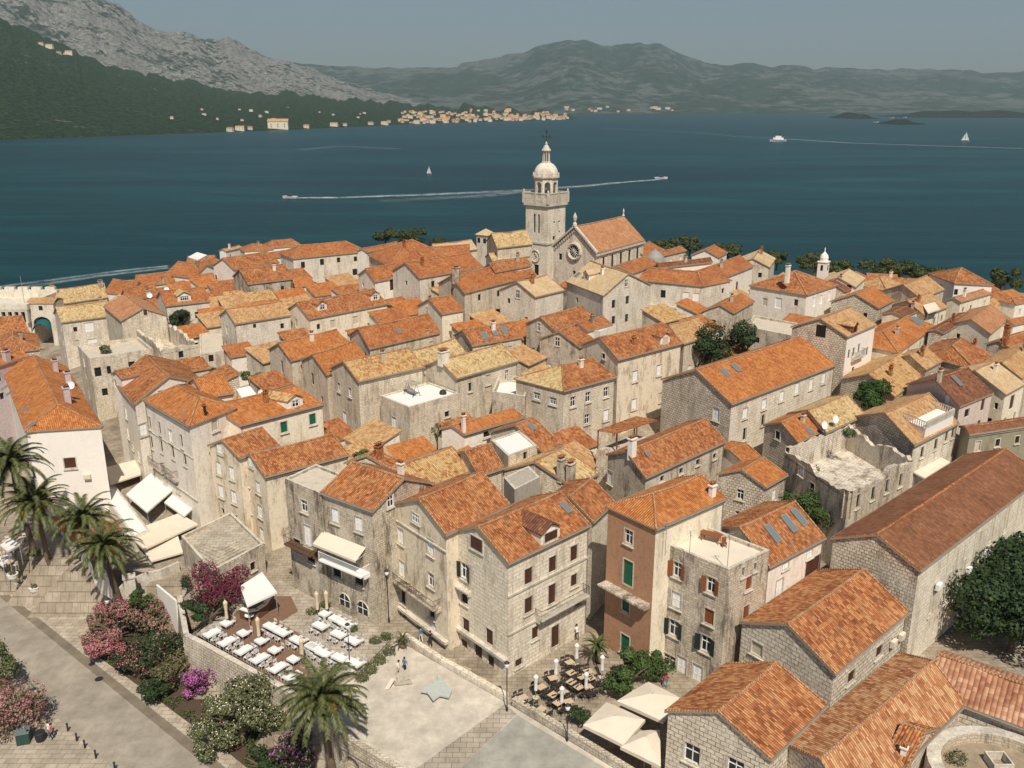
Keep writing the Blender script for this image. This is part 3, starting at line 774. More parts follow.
hL = hh('house with three tall skylights in its rust roof', g, (769,569),(826,539),(739,528.5),10.5,'rust','white',
  W=[(809.7,553,'w',.9,.6),(786,562,'w',.9,.6),(816,568,'D',2.2,1.3),(779,590,'w',1,1.4)], S=[(772.5,535,.9,2.2),(789,525,.9,2.2),(799,519,.9,2.2)])
hM = hh('great hall with long dark brown ridge roof and pale ashlar side wall', g, (920,572.7),(1044,477),(876,536),10.5,'hall','rubble',side='ashlar', name='great_hall', cat='hall', base=7.0,
  W=[(932,600,'x',.9,2.2),(947,588,'x',.9,2.2),(962,575,'x',.9,2.2),(992,529.7,'x',.9,2),(1006.6,519,'x',.9,2),(978,545,'x',.9,2)])
hN = hh('blocky stone building with patched rust roof below the great hall', g, (835,676.5),(909.5,613),(787,626),7,'fleck','blocks', base=7.4,
  W=[(757,649,'x',1.2,.8),(879,651,'b',1.2,.7),(851,676.5,'b',1.2,.7),(893,641,'n',.8,.6)])
hO = hh('stone building with rust tiles and white framed windows by the cream parasols', g, (770.7,762),(827.6,706),(716.5,714.5),6.2,'fleck','blocks', base=7.4,
  W=[(692,753.7,'d',1.3,1.1),(735.5,768,'d',1.3,1.0)])
# --- lower right group
hP = hh('long low building with streaked orange tiles joined to the round turret', g, (853,818),(966,705),(822,760.5),5.4,'pinkfleck','blocks', base=7.4)
hh('east wing with coarse clay tile rows running to the picture edge', g, (925,694),(1045,738),(936,655),5.4,'pantile','blocks', base=7.4)
hh('short wing with weathered orange tiles beside the round turret', g, (876,770),(903,780),(900,724),5.0,'rust','blocks', base=7.4, C=[(903,756,.6,.4,'white')])
# --- second row
hh('low roof of mottled yellow and rust tiles behind the beige house', g, (409,496),(474,471),(388,470),10.5,'mixed','beige', W=[(414,500,'n',.9,.5)])
hh('small house with plain brick-red roof between two stone chimneys', g, (478,478),(505,469),(464,453),11,'rust','stone')
hh('little stone house with a white slab roof and one window', f_, (508,457),(491,441),(537,446),11.5,'rust','stone', W=[(525,455,'n',.7,.8)], flatmat='awnwhite', parapet=.15)
hh('windowless grey plaster block rising between rust roofs', f_, (514.6,490),(504,478),(536,470),12.2,'rust','greyplaster', parapet=.05, flatmat='greyplaster')
hh('low house with bright orange roof and white side wall', g, (464,436),(525,418),(451,427),8.5,'bright','white', W=[(487,434,'n',1.4,.7)], C=[(437,446,2.2,.5,'white')])
hh('house with brown weathered roof and one white skylight', g, (543,455),(562,446),(515,426),9.0,'rust','stone', S=[(531.6,428)], hip=0)
hh('low house under a rubble strewn ochre roof with two tall chimneys', g, (572,489),(600,474),(534,463),10.2,'ochre','stone', C=[(550.6,484,2.1,.9,'stonegrey'),(565.5,490,2.3,.9,'stonegrey')])
hh('small house with red roof and round brick chimney behind the green bush', g, (390,470),(402,464),(366,457),11,'rust','stone', C=[(379,458,1.2,.9,'rust')])
hQ = hh('stone house with dark mossy gable and long light rust roof', g, (645.6,479.5),(726,442.5),(625.5,453),9.5,'rust','stonegrey',
  W=[(605,474,'w'),(662,478.5,'n',.9,.6),(681,470.7,'n',.9,.6),(697.7,462,'n',.9,.6),(714.6,456,'n',.9,.6)], S=[(647,455,.6,.8)], C=[(619,462,2.0,.9,'whiteclean')])
hh('rubble stone cottage with clean orange roof in the middle lane', g, (765.5,489),(788,476),(741,471),7.5,'bright','rubble')
hh('narrow orange lean-to roof beside the rubble cottage', g, (744,465),(762,458),(729,451),7,'bright','white', pitch=.25)
hR = hh('long house with bright orange roof, two skylights and bare stone gable', g, (731.6,405.5),(836,366),(696,371),11,'bright','rubble',side='ashlar',
  W=[(745,413,'w',1.1,.9),(764,404,'w',1.1,.9),(781.6,396,'w',1.1,.9),(797,388,'w'),(811,384,'w'),(823.6,378,'w'),(716,414,'w',1.1,1.1),(744.6,434,'n',.9,1.5),(763,420,'n',.9,1.3)], S=[(725,374,1,1.7),(736,369,1,1.7)])
hh('small house with orange roof and satellite dish above the roofless ruin', g, (797.7,444),(822,432),(783,422),9,'bright','rubble', W=[(778,435,'n',1,.9)], S=[(809,432,.9,1.4)])
hh('house with long sagging ochre stone tiles behind the roofless ruin', g, (826,434),(866,416),(808,411),9,'ochre','rubble')
hS = hh('roofless ruin with whitewashed inner walls and empty windows', 'ruin', (849,490.7),(913,458),(785,448),10.5,'rust','stonegrey', name='ruined_house',
  W=[(801,470.6,'w',.9,.7),(812,488,'n'),(858,501,'n',.9,1.4),(873,493,'n',.9,1.4),(887,486,'n',.9,1.4),(900.6,480,'n',.9,1.4)], flatmat='ruinwall')
hT = hh('classical stone house with rubble pediment and a white roof terrace', g, (914,447),(959,424),(884,414),9.6,'tan','rubble',side='ashlar',
  W=[(922,452,'b',.8,.9),(935.7,444,'b',.8,.9),(946.6,434.7,'b',.7,1),(953,431,'b',.7,1)])
hU = hh('pink house with brown roof, long skylight and dark windows', g, (960,408),(994,394),(934.5,380),10.5,'brown','pink',side='pink',
  W=[(967,413,'n',1.6,1),(982.7,405,'b'),(978.8,424,'b',.9,.7),(962.6,436.6,'b',1,1.5),(948,398,'w',.7,.8)], S=[(956.6,382,.9,2.2)], C=[(914,392,1.6,.6)])
hh('cream house with pale ribbed roof and arched brown door', g, (1006,396),(1026,385),(975,371),10,'pale','cream', W=[(1012,402,'b',1.5,1.3),(996,406,'n',.6,.8)])
hh('long olive walled shed with dark brick-red roof', g, (969,436),(1050,424),(972,424),8.5,'hall','olive', pitch=.35)
hh('stone house with pale gable roof at the eastern edge of town', g, (1022,380),(1050,356),(1004,360),10,'tan','rubble')
# --- middle row
hV = hh('square stone house with hipped roof half ochre and half orange', g, (563.6,392.5),(617,378),(561.5,366),10.5,'rust','stone',hip=True,hipB=0,hipmat='ochre',
  W=[(537,396,'dd',.8,.8),(553,401,'dd',.8,.8),(573,401.6,'d'),(588,397,'d'),(606,392,'d'),(587,419,'d'),(606,415,'w'),(573,447,'g',.7,.7),(588,444,'n',.7,.7)])
hW = hh('tall stained stone house with red roof, dormer and faded shutters', g, (618,361),(683,344),(599,338.5),12,'rust','beige',
  W=[(635,376,'w'),(659,370,'w'),(634,404,'w'),(661,397,'x'),(604,356,'n',.8,.6)], D=[(663,342,2.2,'rust','white','x')], C=[(634,345,1.0,.6,'rust')])
hh('stone house with light tan roof next to the dark courtyard tree', g, (684,345),(714,336),(668,326),9,'tan','stone')
hX = hh('long stone house with mottled ochre roof and gable in shadow', g, (456,380),(519,362),(439,361),10,'ochre','stone',
  W=[(470,387,'n',.7,1.1),(488,379.5,'x'),(507,375,'d',.8,1.1)], C=[(424,368,1.3,1.4,'white')])
hY = hh('stone house with old brown tiles turning ochre toward its far end', g, (358,383),(425,368),(343,362),11,'mixed','stone',
  W=[(339,387,'d',.8,.9),(350,392,'d',.8,.9),(345,419,'w',1,1.4)])
hh('house with long crumbly ochre roof behind the swing terrace', g, (415,372),(468,355),(402,355),9.5,'ochre','stone')
hZ = hh('stone house with white sun terrace holding a garden swing', f_, (409,409),(380,397),(459,395),9.0,'rust','stone', W=[(394,423,'w',1.1,1.1),(391,452,'n'),(447,414,'n',1,.7)], flatmat='awnwhite', parapet=.25)
hh('low block with pale blue-grey glass parapet terrace', f_, (525,403),(492,398),(530,384),7.5,'rust','stonegrey', flatmat='awnwhite', parapet=1.0)
hh('house with green shutters, bright orange roof and ochre roofed dormer', g, (325,405),(240,427),(295,387),10.5,'bright','cream',
  W=[(284,427,'g'),(312.6,419,'g')], D=[(292,406,2.4,'mixed','white','d')])
hh('house with orange roof and three blue-tinted skylights', g, (472,347),(523,338),(462,331),8.5,'rust','stone', S=[(484.7,337,1.1,1.7),(495,334,.9,1.5),(504,331,1.1,1.9)])
hh('stone house with brown double roof and a round-headed gable opening', g, (556,333),(598,321),(540,318),9.5,'rust','stone', W=[(539,327,'d',.8,.9)])
hh('small stone wing with front gable and one white framed window', g, (580,348.5),(596,341),(559,332),8.5,'rust','stonegrey', W=[(557.6,341.7,'d')])
hh('narrow orange roof beside a white flat terrace', g, (588,332),(613,325),(578,324),9,'orange','white')
hh('low white flat roof tucked behind the tall stained house', f_, (600,333),(588,330),(616,326),8.7,'orange','white', flatmat='awnwhite', parapet=.2)
hh('stone house with plain orange roof and arched gable windows', g, (291,362),(350,347),(278,344),9,'bright','stone', W=[(282,367,'d',.8,1.4)])
hh('stone house with orange roof stepping down toward the mossy roofed house', g, (326.4,376),(369,361),(312,355.5),9.5,'bright','stone', W=[(312.6,379,'n',1,1.6)])
hh('house with broad orange roof and a single dark skylight', g, (369.4,350),(441,333.5),(357.6,329.4),9.5,'orange','stone', S=[(399,332.6)], C=[(428,334,.6,.4)])
hh('small cream walled house with square orange gable roof', g, (441.7,315),(464.6,311),(428.7,299.5),8.5,'orange','cream', W=[(427,311,'d',.7,.9)])
hh('pale long house with rust roof and two small shed dormers', g, (309.4,320),(388,304.7),(296.4,303.4),8.5,'rust','cream',
  W=[(333,324,'x',1.2,1),(355.5,320,'x',1.2,1),(376.4,316,'x',1.2,1),(296.4,323,'x')], D=[(321,309,2,'rust','white','d'),(374,299,2,'rust','white','d')])
hh('plain cream stone house with flat tan roof and tiny windows', g, (235,325),(292,316),(226,310),9.5,'tan','stonewhite', W=[(254.7,326,'s',1.2,1.2),(227,330,'x'),(226,345,'x')])
hh('house with rust roof above a soot stained wall and ivy', g, (248,285),(294,279.5),(239,269.5),8,'rust','stonedark')
hh('long stone mansion with shallow orange roof, tall windows and balcony', g, (292.5,259.5),(368,252),(301,246),9.5,'orange','stonewhite',hip=.8,
  W=[(303,265,'d'),(322,262,'d'),(338.6,260,'n'),(355.5,259,'n'),(333,279,'d',.9,.9),(355,272,'dd',.8,1.2)])
hh('white gabled house with orange roof above the west shore', g, (234,270.5),(280,263),(222,259),9,'rust','white', W=[(214,277,'n'),(218,286,'n',1.4,.8)])
hh('far house with small pointed orange hipped roof', g, (244,252),(274,250),(253,244),8,'orange','white', hip=True)
hh('far house with low red roof beside the pointed hipped roof', g, (268,249),(302,246),(272,241),8,'rust','white', hip=.6)
hh('far shed with weathered tan roof behind the white gabled house', g, (226,252),(243,248),(229,245),7,'tan','white')
hh('broad orange pyramid roof in front of the dark pines', g, (390,268),(452,258),(406,241),9,'orange','stone',hip=True)
hh('long orange roof between the pyramid roof and the mansion', g, (367,253),(402,246),(368,240),9,'orange','white')
hh('small white walled house with orange gable and dark door', g, (374.6,282.5),(404,277),(365.5,269.5),8,'orange','white', W=[(392,284,'D')])
hh('stone gabled house with wide orange roof and one square window', g, (419.5,279),(484,268),(405,263),9,'orange','stonewhite', W=[(433,284,'n')])
hh('larger stone gabled house with orange roof, chimney and four windows', g, (464.4,294),(537,275.5),(451,276),10,'orange','stone',
  W=[(479.5,297.4,'n'),(498.5,293.5,'n'),(479.5,317.7,'n',1,1.4),(497.7,313.8,'n',1.3,1.3),(452,292,'n',.6,1)], C=[(446,284,2.2,1.2)])
hh('stone house with pale yellow tiles and a whitewashed side', g, (535.5,298),(565,291),(517,282),9.5,'pale','stonewhite', W=[(518,294,'d')])
hBP = hh('grand pale stone palace with curved gable front and pale roof', g, (603,297),(565.5,282.5),(626,271),10.5,'pale','stonewhite', name='stone_palace', cat='palace',
  W=[(613.6,304,'d'),(627.5,300,'d'),(613.6,320,'d'),(626.7,318,'d'),(626,283,'d',.9,.9),(577,300,'n',.8,.8)], S=[(571,273.4,1.2,1.5)], D=[(588,279,2.2,'pale','white','d')])
hAB = hh('long L-shaped stone mansion with orange roof and terrace balcony, west wing', g, (703,287),(634,280.5),(698,272),9,'orange','stonewhite',hip=1,hipB=0,
  W=[(647,291,'w',1.1,.9),(663,294,'d'),(686,296,'w',1.1,.9),(696,297,'w',1.1,.9)])
hh('east wing of the L-shaped mansion with white plaster wall', g, (703,287),(754,267),(697,271.5),9,'orange','white',hip=1,hipB=0, W=[(709.4,296,'w'),(725,285,'w'),(737,287,'D')])
hh('house with dark brown shallow roof behind the L-shaped mansion', g, (659,269),(713,263),(680,258),9,'brown','white')
hh('white gable end with orange roof in front of the eastern pines', g, (719,258),(728,253),(708,245),9,'orange','white')
hh('orange gabled roof beside the small apse dome', g, (657,258),(687,251),(677,243.5),8,'orange','stone')
hh('house with pale straw coloured roof near the eastern shore', g, (770,268),(776,259),(759,247),8,'pale','stone')
hh('low stone cottage with orange roof in the shade of the courtyard tree', g, (734,314),(755,302),(720,305),7.5,'orange','stonegrey', W=[(713,323,'n')])
hh('square stone block with flat cement roof between courtyards', f_, (793,338),(747,329),(797,325),8,'orange','stonegrey', parapet=.4)
hAC = hh('white and blue-grey villa with red hipped roof and white chimney', g, (807,296),(838,286),(794,272),9.5,'rust','white',hip=True,
  W=[(778.5,303,'w',1.3,1.2),(765,302,'x'),(814,302,'w'),(821,299.5,'w'),(829,296,'w')], C=[(773,285,2.6,.8,'white')])
hAD = hh('tall narrow white house with rubble gable and dark green shutters', g, (848,338),(877,325.5),(820,319),13,'tan','rubble',side='whiteclean',
  W=[(849,354,'n',.9,1.2),(853.7,352,'n',.9,1.2),(859,348,'n',.9,1.2),(867,351.5,'n',.9,1.2),(866,368,'n',.9,1),(853,371,'n',1.1,1.1),(821,331,'n',1.8,1.6)], D=[(856,334,1.8,'tan','brown','n')])
hh('red-brown lean-to roof squeezed behind the long orange roofed house', g, (845,360),(848,352),(822,345),9,'rust','white', pitch=.25)
hh('house with orange hipped roof carrying solar panels', g, (898.5,354),(936,327),(883,332),8.5,'bright','cream',hip=1, W=[(908,352,'n'),(920,345,'n')], S=[(916.7,322,2.6,2.2)])
hh('rubble gabled house with bright orange roof and black flue', g, (879,309),(895,301),(855.5,294),8.5,'bright','rubble', W=[(884,316,'n'),(891,311,'n')])
hh('far eastern house with orange hipped roof under the pines', g, (887,292),(905,285),(884,275),8,'tan','cream',hip=True)
hh('brown roofed house with cream terrace awning', g, (905,318),(931,306),(894,311),8.5,'brown','cream', pitch=.3)
hh('weathered gabled house with patchy rust roof near the pines', g, (921,300),(945,290),(906,281),9,'tan','stone', W=[(925,305,'n')])
hh('plain house with worn tan roof just below the eastern pines', g, (925,317),(948,308),(908,300),8,'tan','cream')
hh('tall white villa with red pyramid roof on the east shore', g, (954,284),(994,286),(969,269),10,'rust','whiteclean',hip=True, W=[(955,292,'n',.8)])
hh('long pinkish brown roofed house below the red pyramid roof', g, (961,303),(992,294),(958,294),8.5,'pinkish','cream')
hh('cream gabled house with pinkish roof and bare cream end wall', g, (991,335),(1010,319),(975,314),9,'pinkish','cream', W=[(999,340,'n')])
hh('low house with dark roof left of the cream gabled house', g, (944,334),(975,316),(938,328),8.5,'brown','rubble', pitch=.3)
hh('house with wide red-brown hipped roof on the eastern lane', g, (976,371),(992,356),(953,346),8.5,'rust','rubble',hip=.5)
hh('house with faded orange roof and brick chimney at the picture edge', g, (1012,350),(1045,338),(1000,340),9,'orange','rubble', C=[(996,347,2.6,1.0,'rust')])
hh('small house with red roof on the eastern waterline', g, (1016,305),(1050,298),(1012,298),8,'rust','white',hip=.7)
hh('small house with bright orange roof above the eastern waterline', g, (1014,326),(1050,318),(1012,318),8.5,'orange','white')
hh('long worn ochre roof with bare battens above the green vine', g, (895,398),(926,374),(869,374),8.5,'mixed','rubble')
hh('small orange gable roof between ochre roofs on the eastern lane', g, (926,371),(943,362),(912,353),8.5,'tan','rubble')
# --- west part
hh('far west house with ochre roof facing the sea wall', g, (53,306),(108,298),(51,291),7.5,'ochre','stone', C=[(51,292,1.2,.8),(101,288,1.4,.9)])
hh('cream street corner house with ochre roof and blocked windows', g, (61,323.5),(111,317),(55,308),9.5,'ochre','stonewhite', W=[(89,327,'w',1.5,1.1),(92.5,342.5,'w',1.6,.9)], C=[(103,297,1,.6)])
hh('stone house with pinkish gabled roof and small attic window', g, (168,316),(148,302),(144,306),9.5,'pinkish','stone', W=[(145,311,'b',.6,.6)])
hh('roofless stone shell with bare parapet walls in the western quarter', 'ruin', (161.5,347.7),(198,341),(135.5,328),9,'rust','stone', name='ruined_house', flatmat='ruinwall')
hh('long flat terraced house lining the narrow western street', f_, (90,362),(153,352),(78,349),10,'rust','stone', W=[(109,370,'n',.7,1.1),(84,362,'w'),(86,376,'n',.8,1),(89,394,'w'),(98,372,'d'),(105,392,'n'),(132,366,'d'),(125,385,'w'),(87,410,'n',.8,1)], parapet=.6)
hh('low stone wall house with dark door behind the garden tree', f_, (224,352),(200,356),(222,332),6,'rust','stone', W=[(210,347,'n')], parapet=.3)
hh('orange roofed house with small white dormer in the western quarter', g, (165.5,307),(211,302),(159,292),8.5,'orange','stonewhite', W=[(198,315,'n',1.3,1.1),(180,316,'w')], D=[(184,300,2.6,'ochre','white','dd')])
hh('brick-red roofed house beside the sea at the west end', g, (104,293),(130,296),(112,279),8,'orange','white')
hh('brown roofed cottage with scattered chimneys at the west end', g, (128,302),(160,296),(128,288),8,'rust','stone', C=[(150,300,1.2,.8)])
hh('far cottage with orange roof edging the western sea view', g, (135,288),(175,283),(136,276),8,'orange','white', C=[(163,289,1,.7)])
hh('white walled house with orange roof under the rooftop canopy', g, (164,275),(193,279),(178,262),9,'orange','white')
hh('long orange roof on the western waterfront skyline', g, (196,270),(222,262),(191,262),8.5,'orange','white')
hh('far small orange roof at the tip of the western skyline', g, (186,263),(214,262),(188,257),8,'rust','white')
hh('far brown roofed house left of the stone mansion', g, (248,262),(292,256),(252,254),8.5,'orange','white')
hh('far roof with pale yellow tiles beside the church tower', g, (438,255),(478,250),(432,245),8,'pale','stone')
hh('far stone house with ochre roof tight against the church tower', g, (497,249),(533,245),(502,230),11,'ochre','stone')
hh('low stone house with ochre roof and white gable by the church tower', g, (492,262),(530,257),(497,250),8.5,'ochre','white')
hh('far orange roof between the pines and the pale tiled roof', g, (430,262),(470,259),(440,248),8,'orange','white')
hh('dark red roof directly below the church tower clock', g, (495,273),(532,266),(498,258),10,'rust','stone')
hh('orange lean-to roof along the foot of the cathedral nave', g, (633,274),(660,264),(618,266),10,'orange','stone', pitch=.35)
hh('orange roof behind the cathedral apse', g, (655,262),(668,252),(640,243),8,'orange','stone')
hh('white gabled far house at the eastern bell turret', g, (856,288),(866,279),(844,267),9,'pale','white', W=[(850,280,'n')])
hh('stone cottage with brown roof below the small bell turret', g, (846,292),(858,287),(834,277),8.5,'brown','rubble')
hh('low tan roofed outbuilding on the right of the villa with white chimney', g, (860,337),(880,329),(846,330),7,'tan','stonegrey')
# ------------------------------------------------------------------ cathedral and bell tower
def zat(py, Y):
    yd = (py - 384) / F
    return CAMZ + Y * (-SP - yd * CP) / (CP - yd * SP)
def xat(px, py, Y):
    return Y * (px - 512) / F / (CP - (py - 384) / F * SP)
up = Vector((0, 0, 1))
nave = house('cathedral nave with pointed stone front, rose window and orange roof', 'gable', (597,254),(645,241),(575,227),12.5,'pinkish','ashlar',
    name='cathedral', cat='church', pitch=.78, gutter=False)
def cathedral():
    H = nave; G = H.G; root = H.root; u, n, L, Dp, ze, w, t = H.u, H.n, H.L, H.D, H.ze, H.w, H.t
    rise = t * w
    # front is the wall at x = OH, outward -u
    b = MB(); c = G(OH - .03, w, ze - .2); R0 = 1.35
    ring = lambda r, d: [c - u * d + n * (r * math.cos(a)) + up * (r * math.sin(a)) for a in [2 * math.pi * k / 24 for k in range(24)]]
    b.face(ring(R0, .03)); ro = b.build('rose_window', 'dark', root)
    b = MB(); b.tube(ring(R0 + .2, .1) + ring(R0 + .2, .1)[:1], .34, 6, cap=False)
    for k in range(12):
        a = 2 * math.pi * k / 12; b.tube([c - u * .1, c - u * .1 + n * (R0 * math.cos(a)) + up * (R0 * math.sin(a))], .06, 4)
    b.build('frame', 'trim', ro)
    b = MB()
    for s in (-1, 1):
        N = 11
        for k in range(N):
            y = w * (k + .7) / N; yy = w + s * (w - y)
            zz = ze + t * y - .75
            b.obox(G(OH - .25, yy - .18, zz), u * .25, n * .3, up * .55)
        p0 = G(-.25, w + s * w, ze + .0); p1 = G(-.25, w, ze + rise + .05)
        b.obox(p0, p1 - p0, u * .7, up * .45)
    b.build('cornice', 'trim', root)
    b = MB(); b.lathe(G(.1, w, ze + rise + .3), [(.45, 0), (.4, .5), (.18, .7), (.35, 1.2), (.42, 1.7), (.2, 2.3), (.02, 2.6)], 10); b.build('finial', 'trim', root)
    b = MB(); b.lathe(G(L - .2, w, ze + rise + .2), [(.3, 0), (.12, .5), (.22, 1.0), (.02, 1.7)], 8); b.build('finial', 'trim', root)
    # clerestory pilasters, windows and side aisle on the right flank
    for k in range(6):
        x = 1.2 + (L - 2.4) * k / 5
        b = MB(); b.obox(G(x - .2, OH - .16, ze - 4.2), u * .4, n * .2, up * 3.9); b.build('pilaster', 'trim', root)
        if k < 5:
            x += (L - 2.4) / 10
            add_window(root, G(0, OH, 0), u, -n, x, ze - 2.2, 'n', .7, 2.4, False, False)
    b = MB(); b.obox(G(-.1, -.15, ze - .45), u * (L + .2), n * .4, up * .35); b.obox(G(-.1, -.35, ze - 4.9), u * (L + .2), n * .6, up * .5); b.build('string_course', 'trim', root)
    b = MB(); p = [G(0, -4.2, ze - 7.2), G(L, -4.2, ze - 7.2), G(L, OH, ze - 5), G(0, OH, ze - 5)]
    b.face(p, 0, [(0, 0), (L, 0), (L, 4.8), (0, 4.8)]); b.build('aisle_roof', 'orange', root)
    b = MB(); b.obox(G(.2, -4, H.gz), u * (L - .4), n * 4.2, up * (ze - 7.25 - H.gz)); b.build('aisle_wall', 'ashlar', root)
cathedral()
def tower():
    c0 = at(547, 279, 0); Y = c0.y; gz = c0.z - .5
    a = R_(41); s = 6.7
    ul = Vector((-math.cos(a), math.sin(a), 0)); ur = Vector((math.sin(a), math.cos(a), 0))
    cen = c0 + (ul + ur) * s / 2
    Z = lambda py: zat(py, Y)
    ct = empty('bell_tower', (cen.x, cen.y, gz), 'tall pale stone bell tower with clock, domed lantern top and iron cross', 'bell tower')
    z1, z2, z3, z4 = Z(244), Z(206), Z(203), Z(193.5)
    P = lambda x, y, z: Vector((cen.x, cen.y, 0)) + ul * x + ur * y + up * z      # -x face = right front ; -y face = left front
    h = s / 2
    b = MB()
    wall_grid(b, P(-h, -h, 0), ul, -ur, s, gz, z2, [(s/2-.95, s/2-.35, z1 + 2.3, z1 + 6.7), (s/2+.35, s/2+.95, z1 + 2.3, z1 + 6.7), (s/2-.75, s/2+.65, gz+1, gz + 3.6)])
    wall_grid(b, P(-h, -h, 0), ur, -ul, s, gz, z2, [(2.2, 2.9, z2 - 4.2, z2 - 3.8), (4.0, 4.7, z2 - 4.2, z2 - 3.8), (4.2, 4.8, z2 - 6.6, z2 - 6.2), (2.0, 2.9, z1 + .7, z1 + 1.6)])
    wall_grid(b, P(h, -h, 0), ur, ul, s, gz, z2, []); wall_grid(b, P(-h, h, 0), ul, ur, s, gz, z2, [])
    b.build('wall', 'ashlar', ct)
    b = MB()
    for (o, d, nn, x0, x1, za, zb) in ((P(-h, -h, 0), ul, -ur, s/2-.95, s/2-.35, z1+2.3, z1+6.7), (P(-h, -h, 0), ul, -ur, s/2+.35, s/2+.95, z1+2.3, z1+6.7), (P(-h, -h, 0), ul, -ur, s/2-.75, s/2+.65, gz+1, gz+3.6),
              (P(-h, -h, 0), ur, -ul, 2.2, 2.9, z2-4.2, z2-3.8), (P(-h, -h, 0), ur, -ul, 4., 4.7, z2-4.2, z2-3.8), (P(-h, -h, 0), ur, -ul, 4.2, 4.8, z2-6.6, z2-6.2), (P(-h, -h, 0), ur, -ul, 2., 2.9, z1+.7, z1+1.6)):
        q = MB(); q.face([o + d * x0 + up * za - nn * .24, o + d * x1 + up * za - nn * .24, o + d * x1 + up * zb - nn * .24, o + d * x0 + up * zb - nn * .24]); q.build('window', 'dark', ct)
    def ring(z, e, hh, nm='cornice'):
        b = MB(); b.box((cen.x, cen.y, z), s + 2 * e, s + 2 * e, hh, ul); b.build(nm, 'trim', ct)
    ring(z1 - .2, .22, .45); ring(z2 - .5, .25, .35); ring(z2 - .15, .45, .55); 
    # balustrade
    b = MB(); e = h + .35; hb = z4 - z2 - .4
    for (p, q) in (((-e, -e), (e, -e)), ((e, -e), (e, e)), ((e, e), (-e, e)), ((-e, e), (-e, -e))):
        A_ = P(*p, z2 + .4); B_ = P(*q, z2 + .4); d = (B_ - A_).normalized(); LL = (B_ - A_).length; nn = Vector((-d.y, d.x, 0))
        b.obox(A_ + up * (hb - .2) - nn * .15, d * LL, nn * .3, up * .2)
        k = .35
        while k < LL: b.obox(A_ + d * k - nn * .07, d * .16, nn * .14, up * (hb - .2)); k += .34
        b.obox(A_ + d * (LL / 2 - .2) - nn * .16, d * .4, nn * .32, up * (hb + .1))
        b.box(A_, .55, .55, hb + .1, d); b.lathe(A_ + up * (hb + .1), [(.2, 0), (.26, .25), (.02, .7)], 6)
    b.build('balustrade', 'trim', ct)
    # open octagonal belfry
    z5 = Z(178.5); r = 2.9
    oc = lambda rr, k, z: Vector((cen.x + rr * math.cos(R_(22.5 + 45 * k) + .1), cen.y + rr * math.sin(R_(22.5 + 45 * k) + .1), z))
    b = MB(); b.lathe((cen.x, cen.y, z2 + .3), [(r + .1, 0), (r + .1, .9), (r, 1.0)], 8, a0=R_(22.5) + .1)
    zb = z2 + 1.2
    for k in range(8):
        A_, B_ = oc(r, k, zb), oc(r, k + 1, zb); d = (B_ - A_).normalized(); LL = (B_ - A_).length; nn = Vector((-d.y, d.x, 0))
        for q in (0, LL - .42): b.obox(A_ + d * q, d * .42, nn * .5, up * (z5 - zb))
        # arch spandrel
        op = LL - .84; za = z5 - 1.0 - op / 2; N = 6
        for i in range(N):
            t0, t1 = math.pi * i / N, math.pi * (i + 1) / N
            x0, x1 = LL / 2 - op / 2 * math.cos(t0), LL / 2 - op / 2 * math.cos(t1)
            y0, y1 = za + op / 2 * math.sin(t0), za + op / 2 * math.sin(t1)
            for off in (0, .5):
                o = Vector((A_.x, A_.y, 0)) + nn * off
                b.face([o + d * x0 + up * y0, o + d * x1 + up * y1, o + d * x1 + up * z5, o + d * x0 + up * z5])
    b.build('belfry', 'ashlar', ct)
    b = MB(); b.lathe((cen.x, cen.y, z5 - .25), [(r, 0), (r + .4, .15), (r + .4, .5), (r, .55)], 8, a0=R_(22.5) + .1)
    for k in range(8): b.box(oc(r + .15, k, z5 + .3), .3, .3, .75)
    b.build('cornice', 'trim', ct)
    zd = Z(163.5); hd = zd - z5 - .25
    b = MB(); b.lathe((cen.x, cen.y, z5 + .25), [(2.85 * math.cos(t) + .25 * math.sin(t), hd * math.sin(t)) for t in [math.pi / 2 * k / 8 for k in range(9)]], 16); b.build('dome', 'stonewhite', ct)
    zl = Z(152); b = MB()
    b.lathe((cen.x, cen.y, zd - .2), [(1.15, 0), (1.15, .3), (.9, .35)], 8)
    for k in range(8):
        a_ = 2 * math.pi * k / 8; b.box((cen.x + .75 * math.cos(a_), cen.y + .75 * math.sin(a_), zd), .22, .22, zl - zd, Vector((math.cos(a_), math.sin(a_), 0)))
    b.lathe((cen.x, cen.y, zl), [(1.1, 0), (1.12, .2), (.85, .5), (.6, 1.0), (.25, 1.4), (.3, 1.7), (.12, 2.0), (.05, Z(142) - zl)], 12)
    b.build('lantern', 'trim', ct)
    b = MB(); zt = Z(142.5); b.tube([(cen.x, cen.y, zt - .3), (cen.x, cen.y, Z(130))], .07, 5)
    zc = (zt + Z(130)) / 2 - .3
    for s_ in (-1, 1):
        b.tube([P(0, 0, zc), P(s_ * .9, -s_ * .2, zc)], .06, 4)
        b.tube([P(s_ * .9 + .3 * math.cos(t), -s_ * .2, zc + .3 * math.sin(t)) for t in [math.pi * 2 * k / 8 for k in range(9)]], .05, 4, cap=False)
    b.tube([P(.3 * math.cos(t), 0, zc + 1.1 + .3 * math.sin(t)) for t in [math.pi * 2 * k / 8 for k in range(9)]], .05, 4, cap=False)
    b.build('iron_cross', 'iron', ct)
    # clock on the left front face
    c = P(.3, -h - .02, z1 - 3.2)
    rg = lambda r, d: [c - ur * d + ul * (r * math.cos(t)) + up * (r * math.sin(t)) for t in [2 * math.pi * k / 20 for k in range(20)]]
    b = MB(); b.face(rg(1.35, .05)); ck = b.build('clock_face', 'cream', ct)
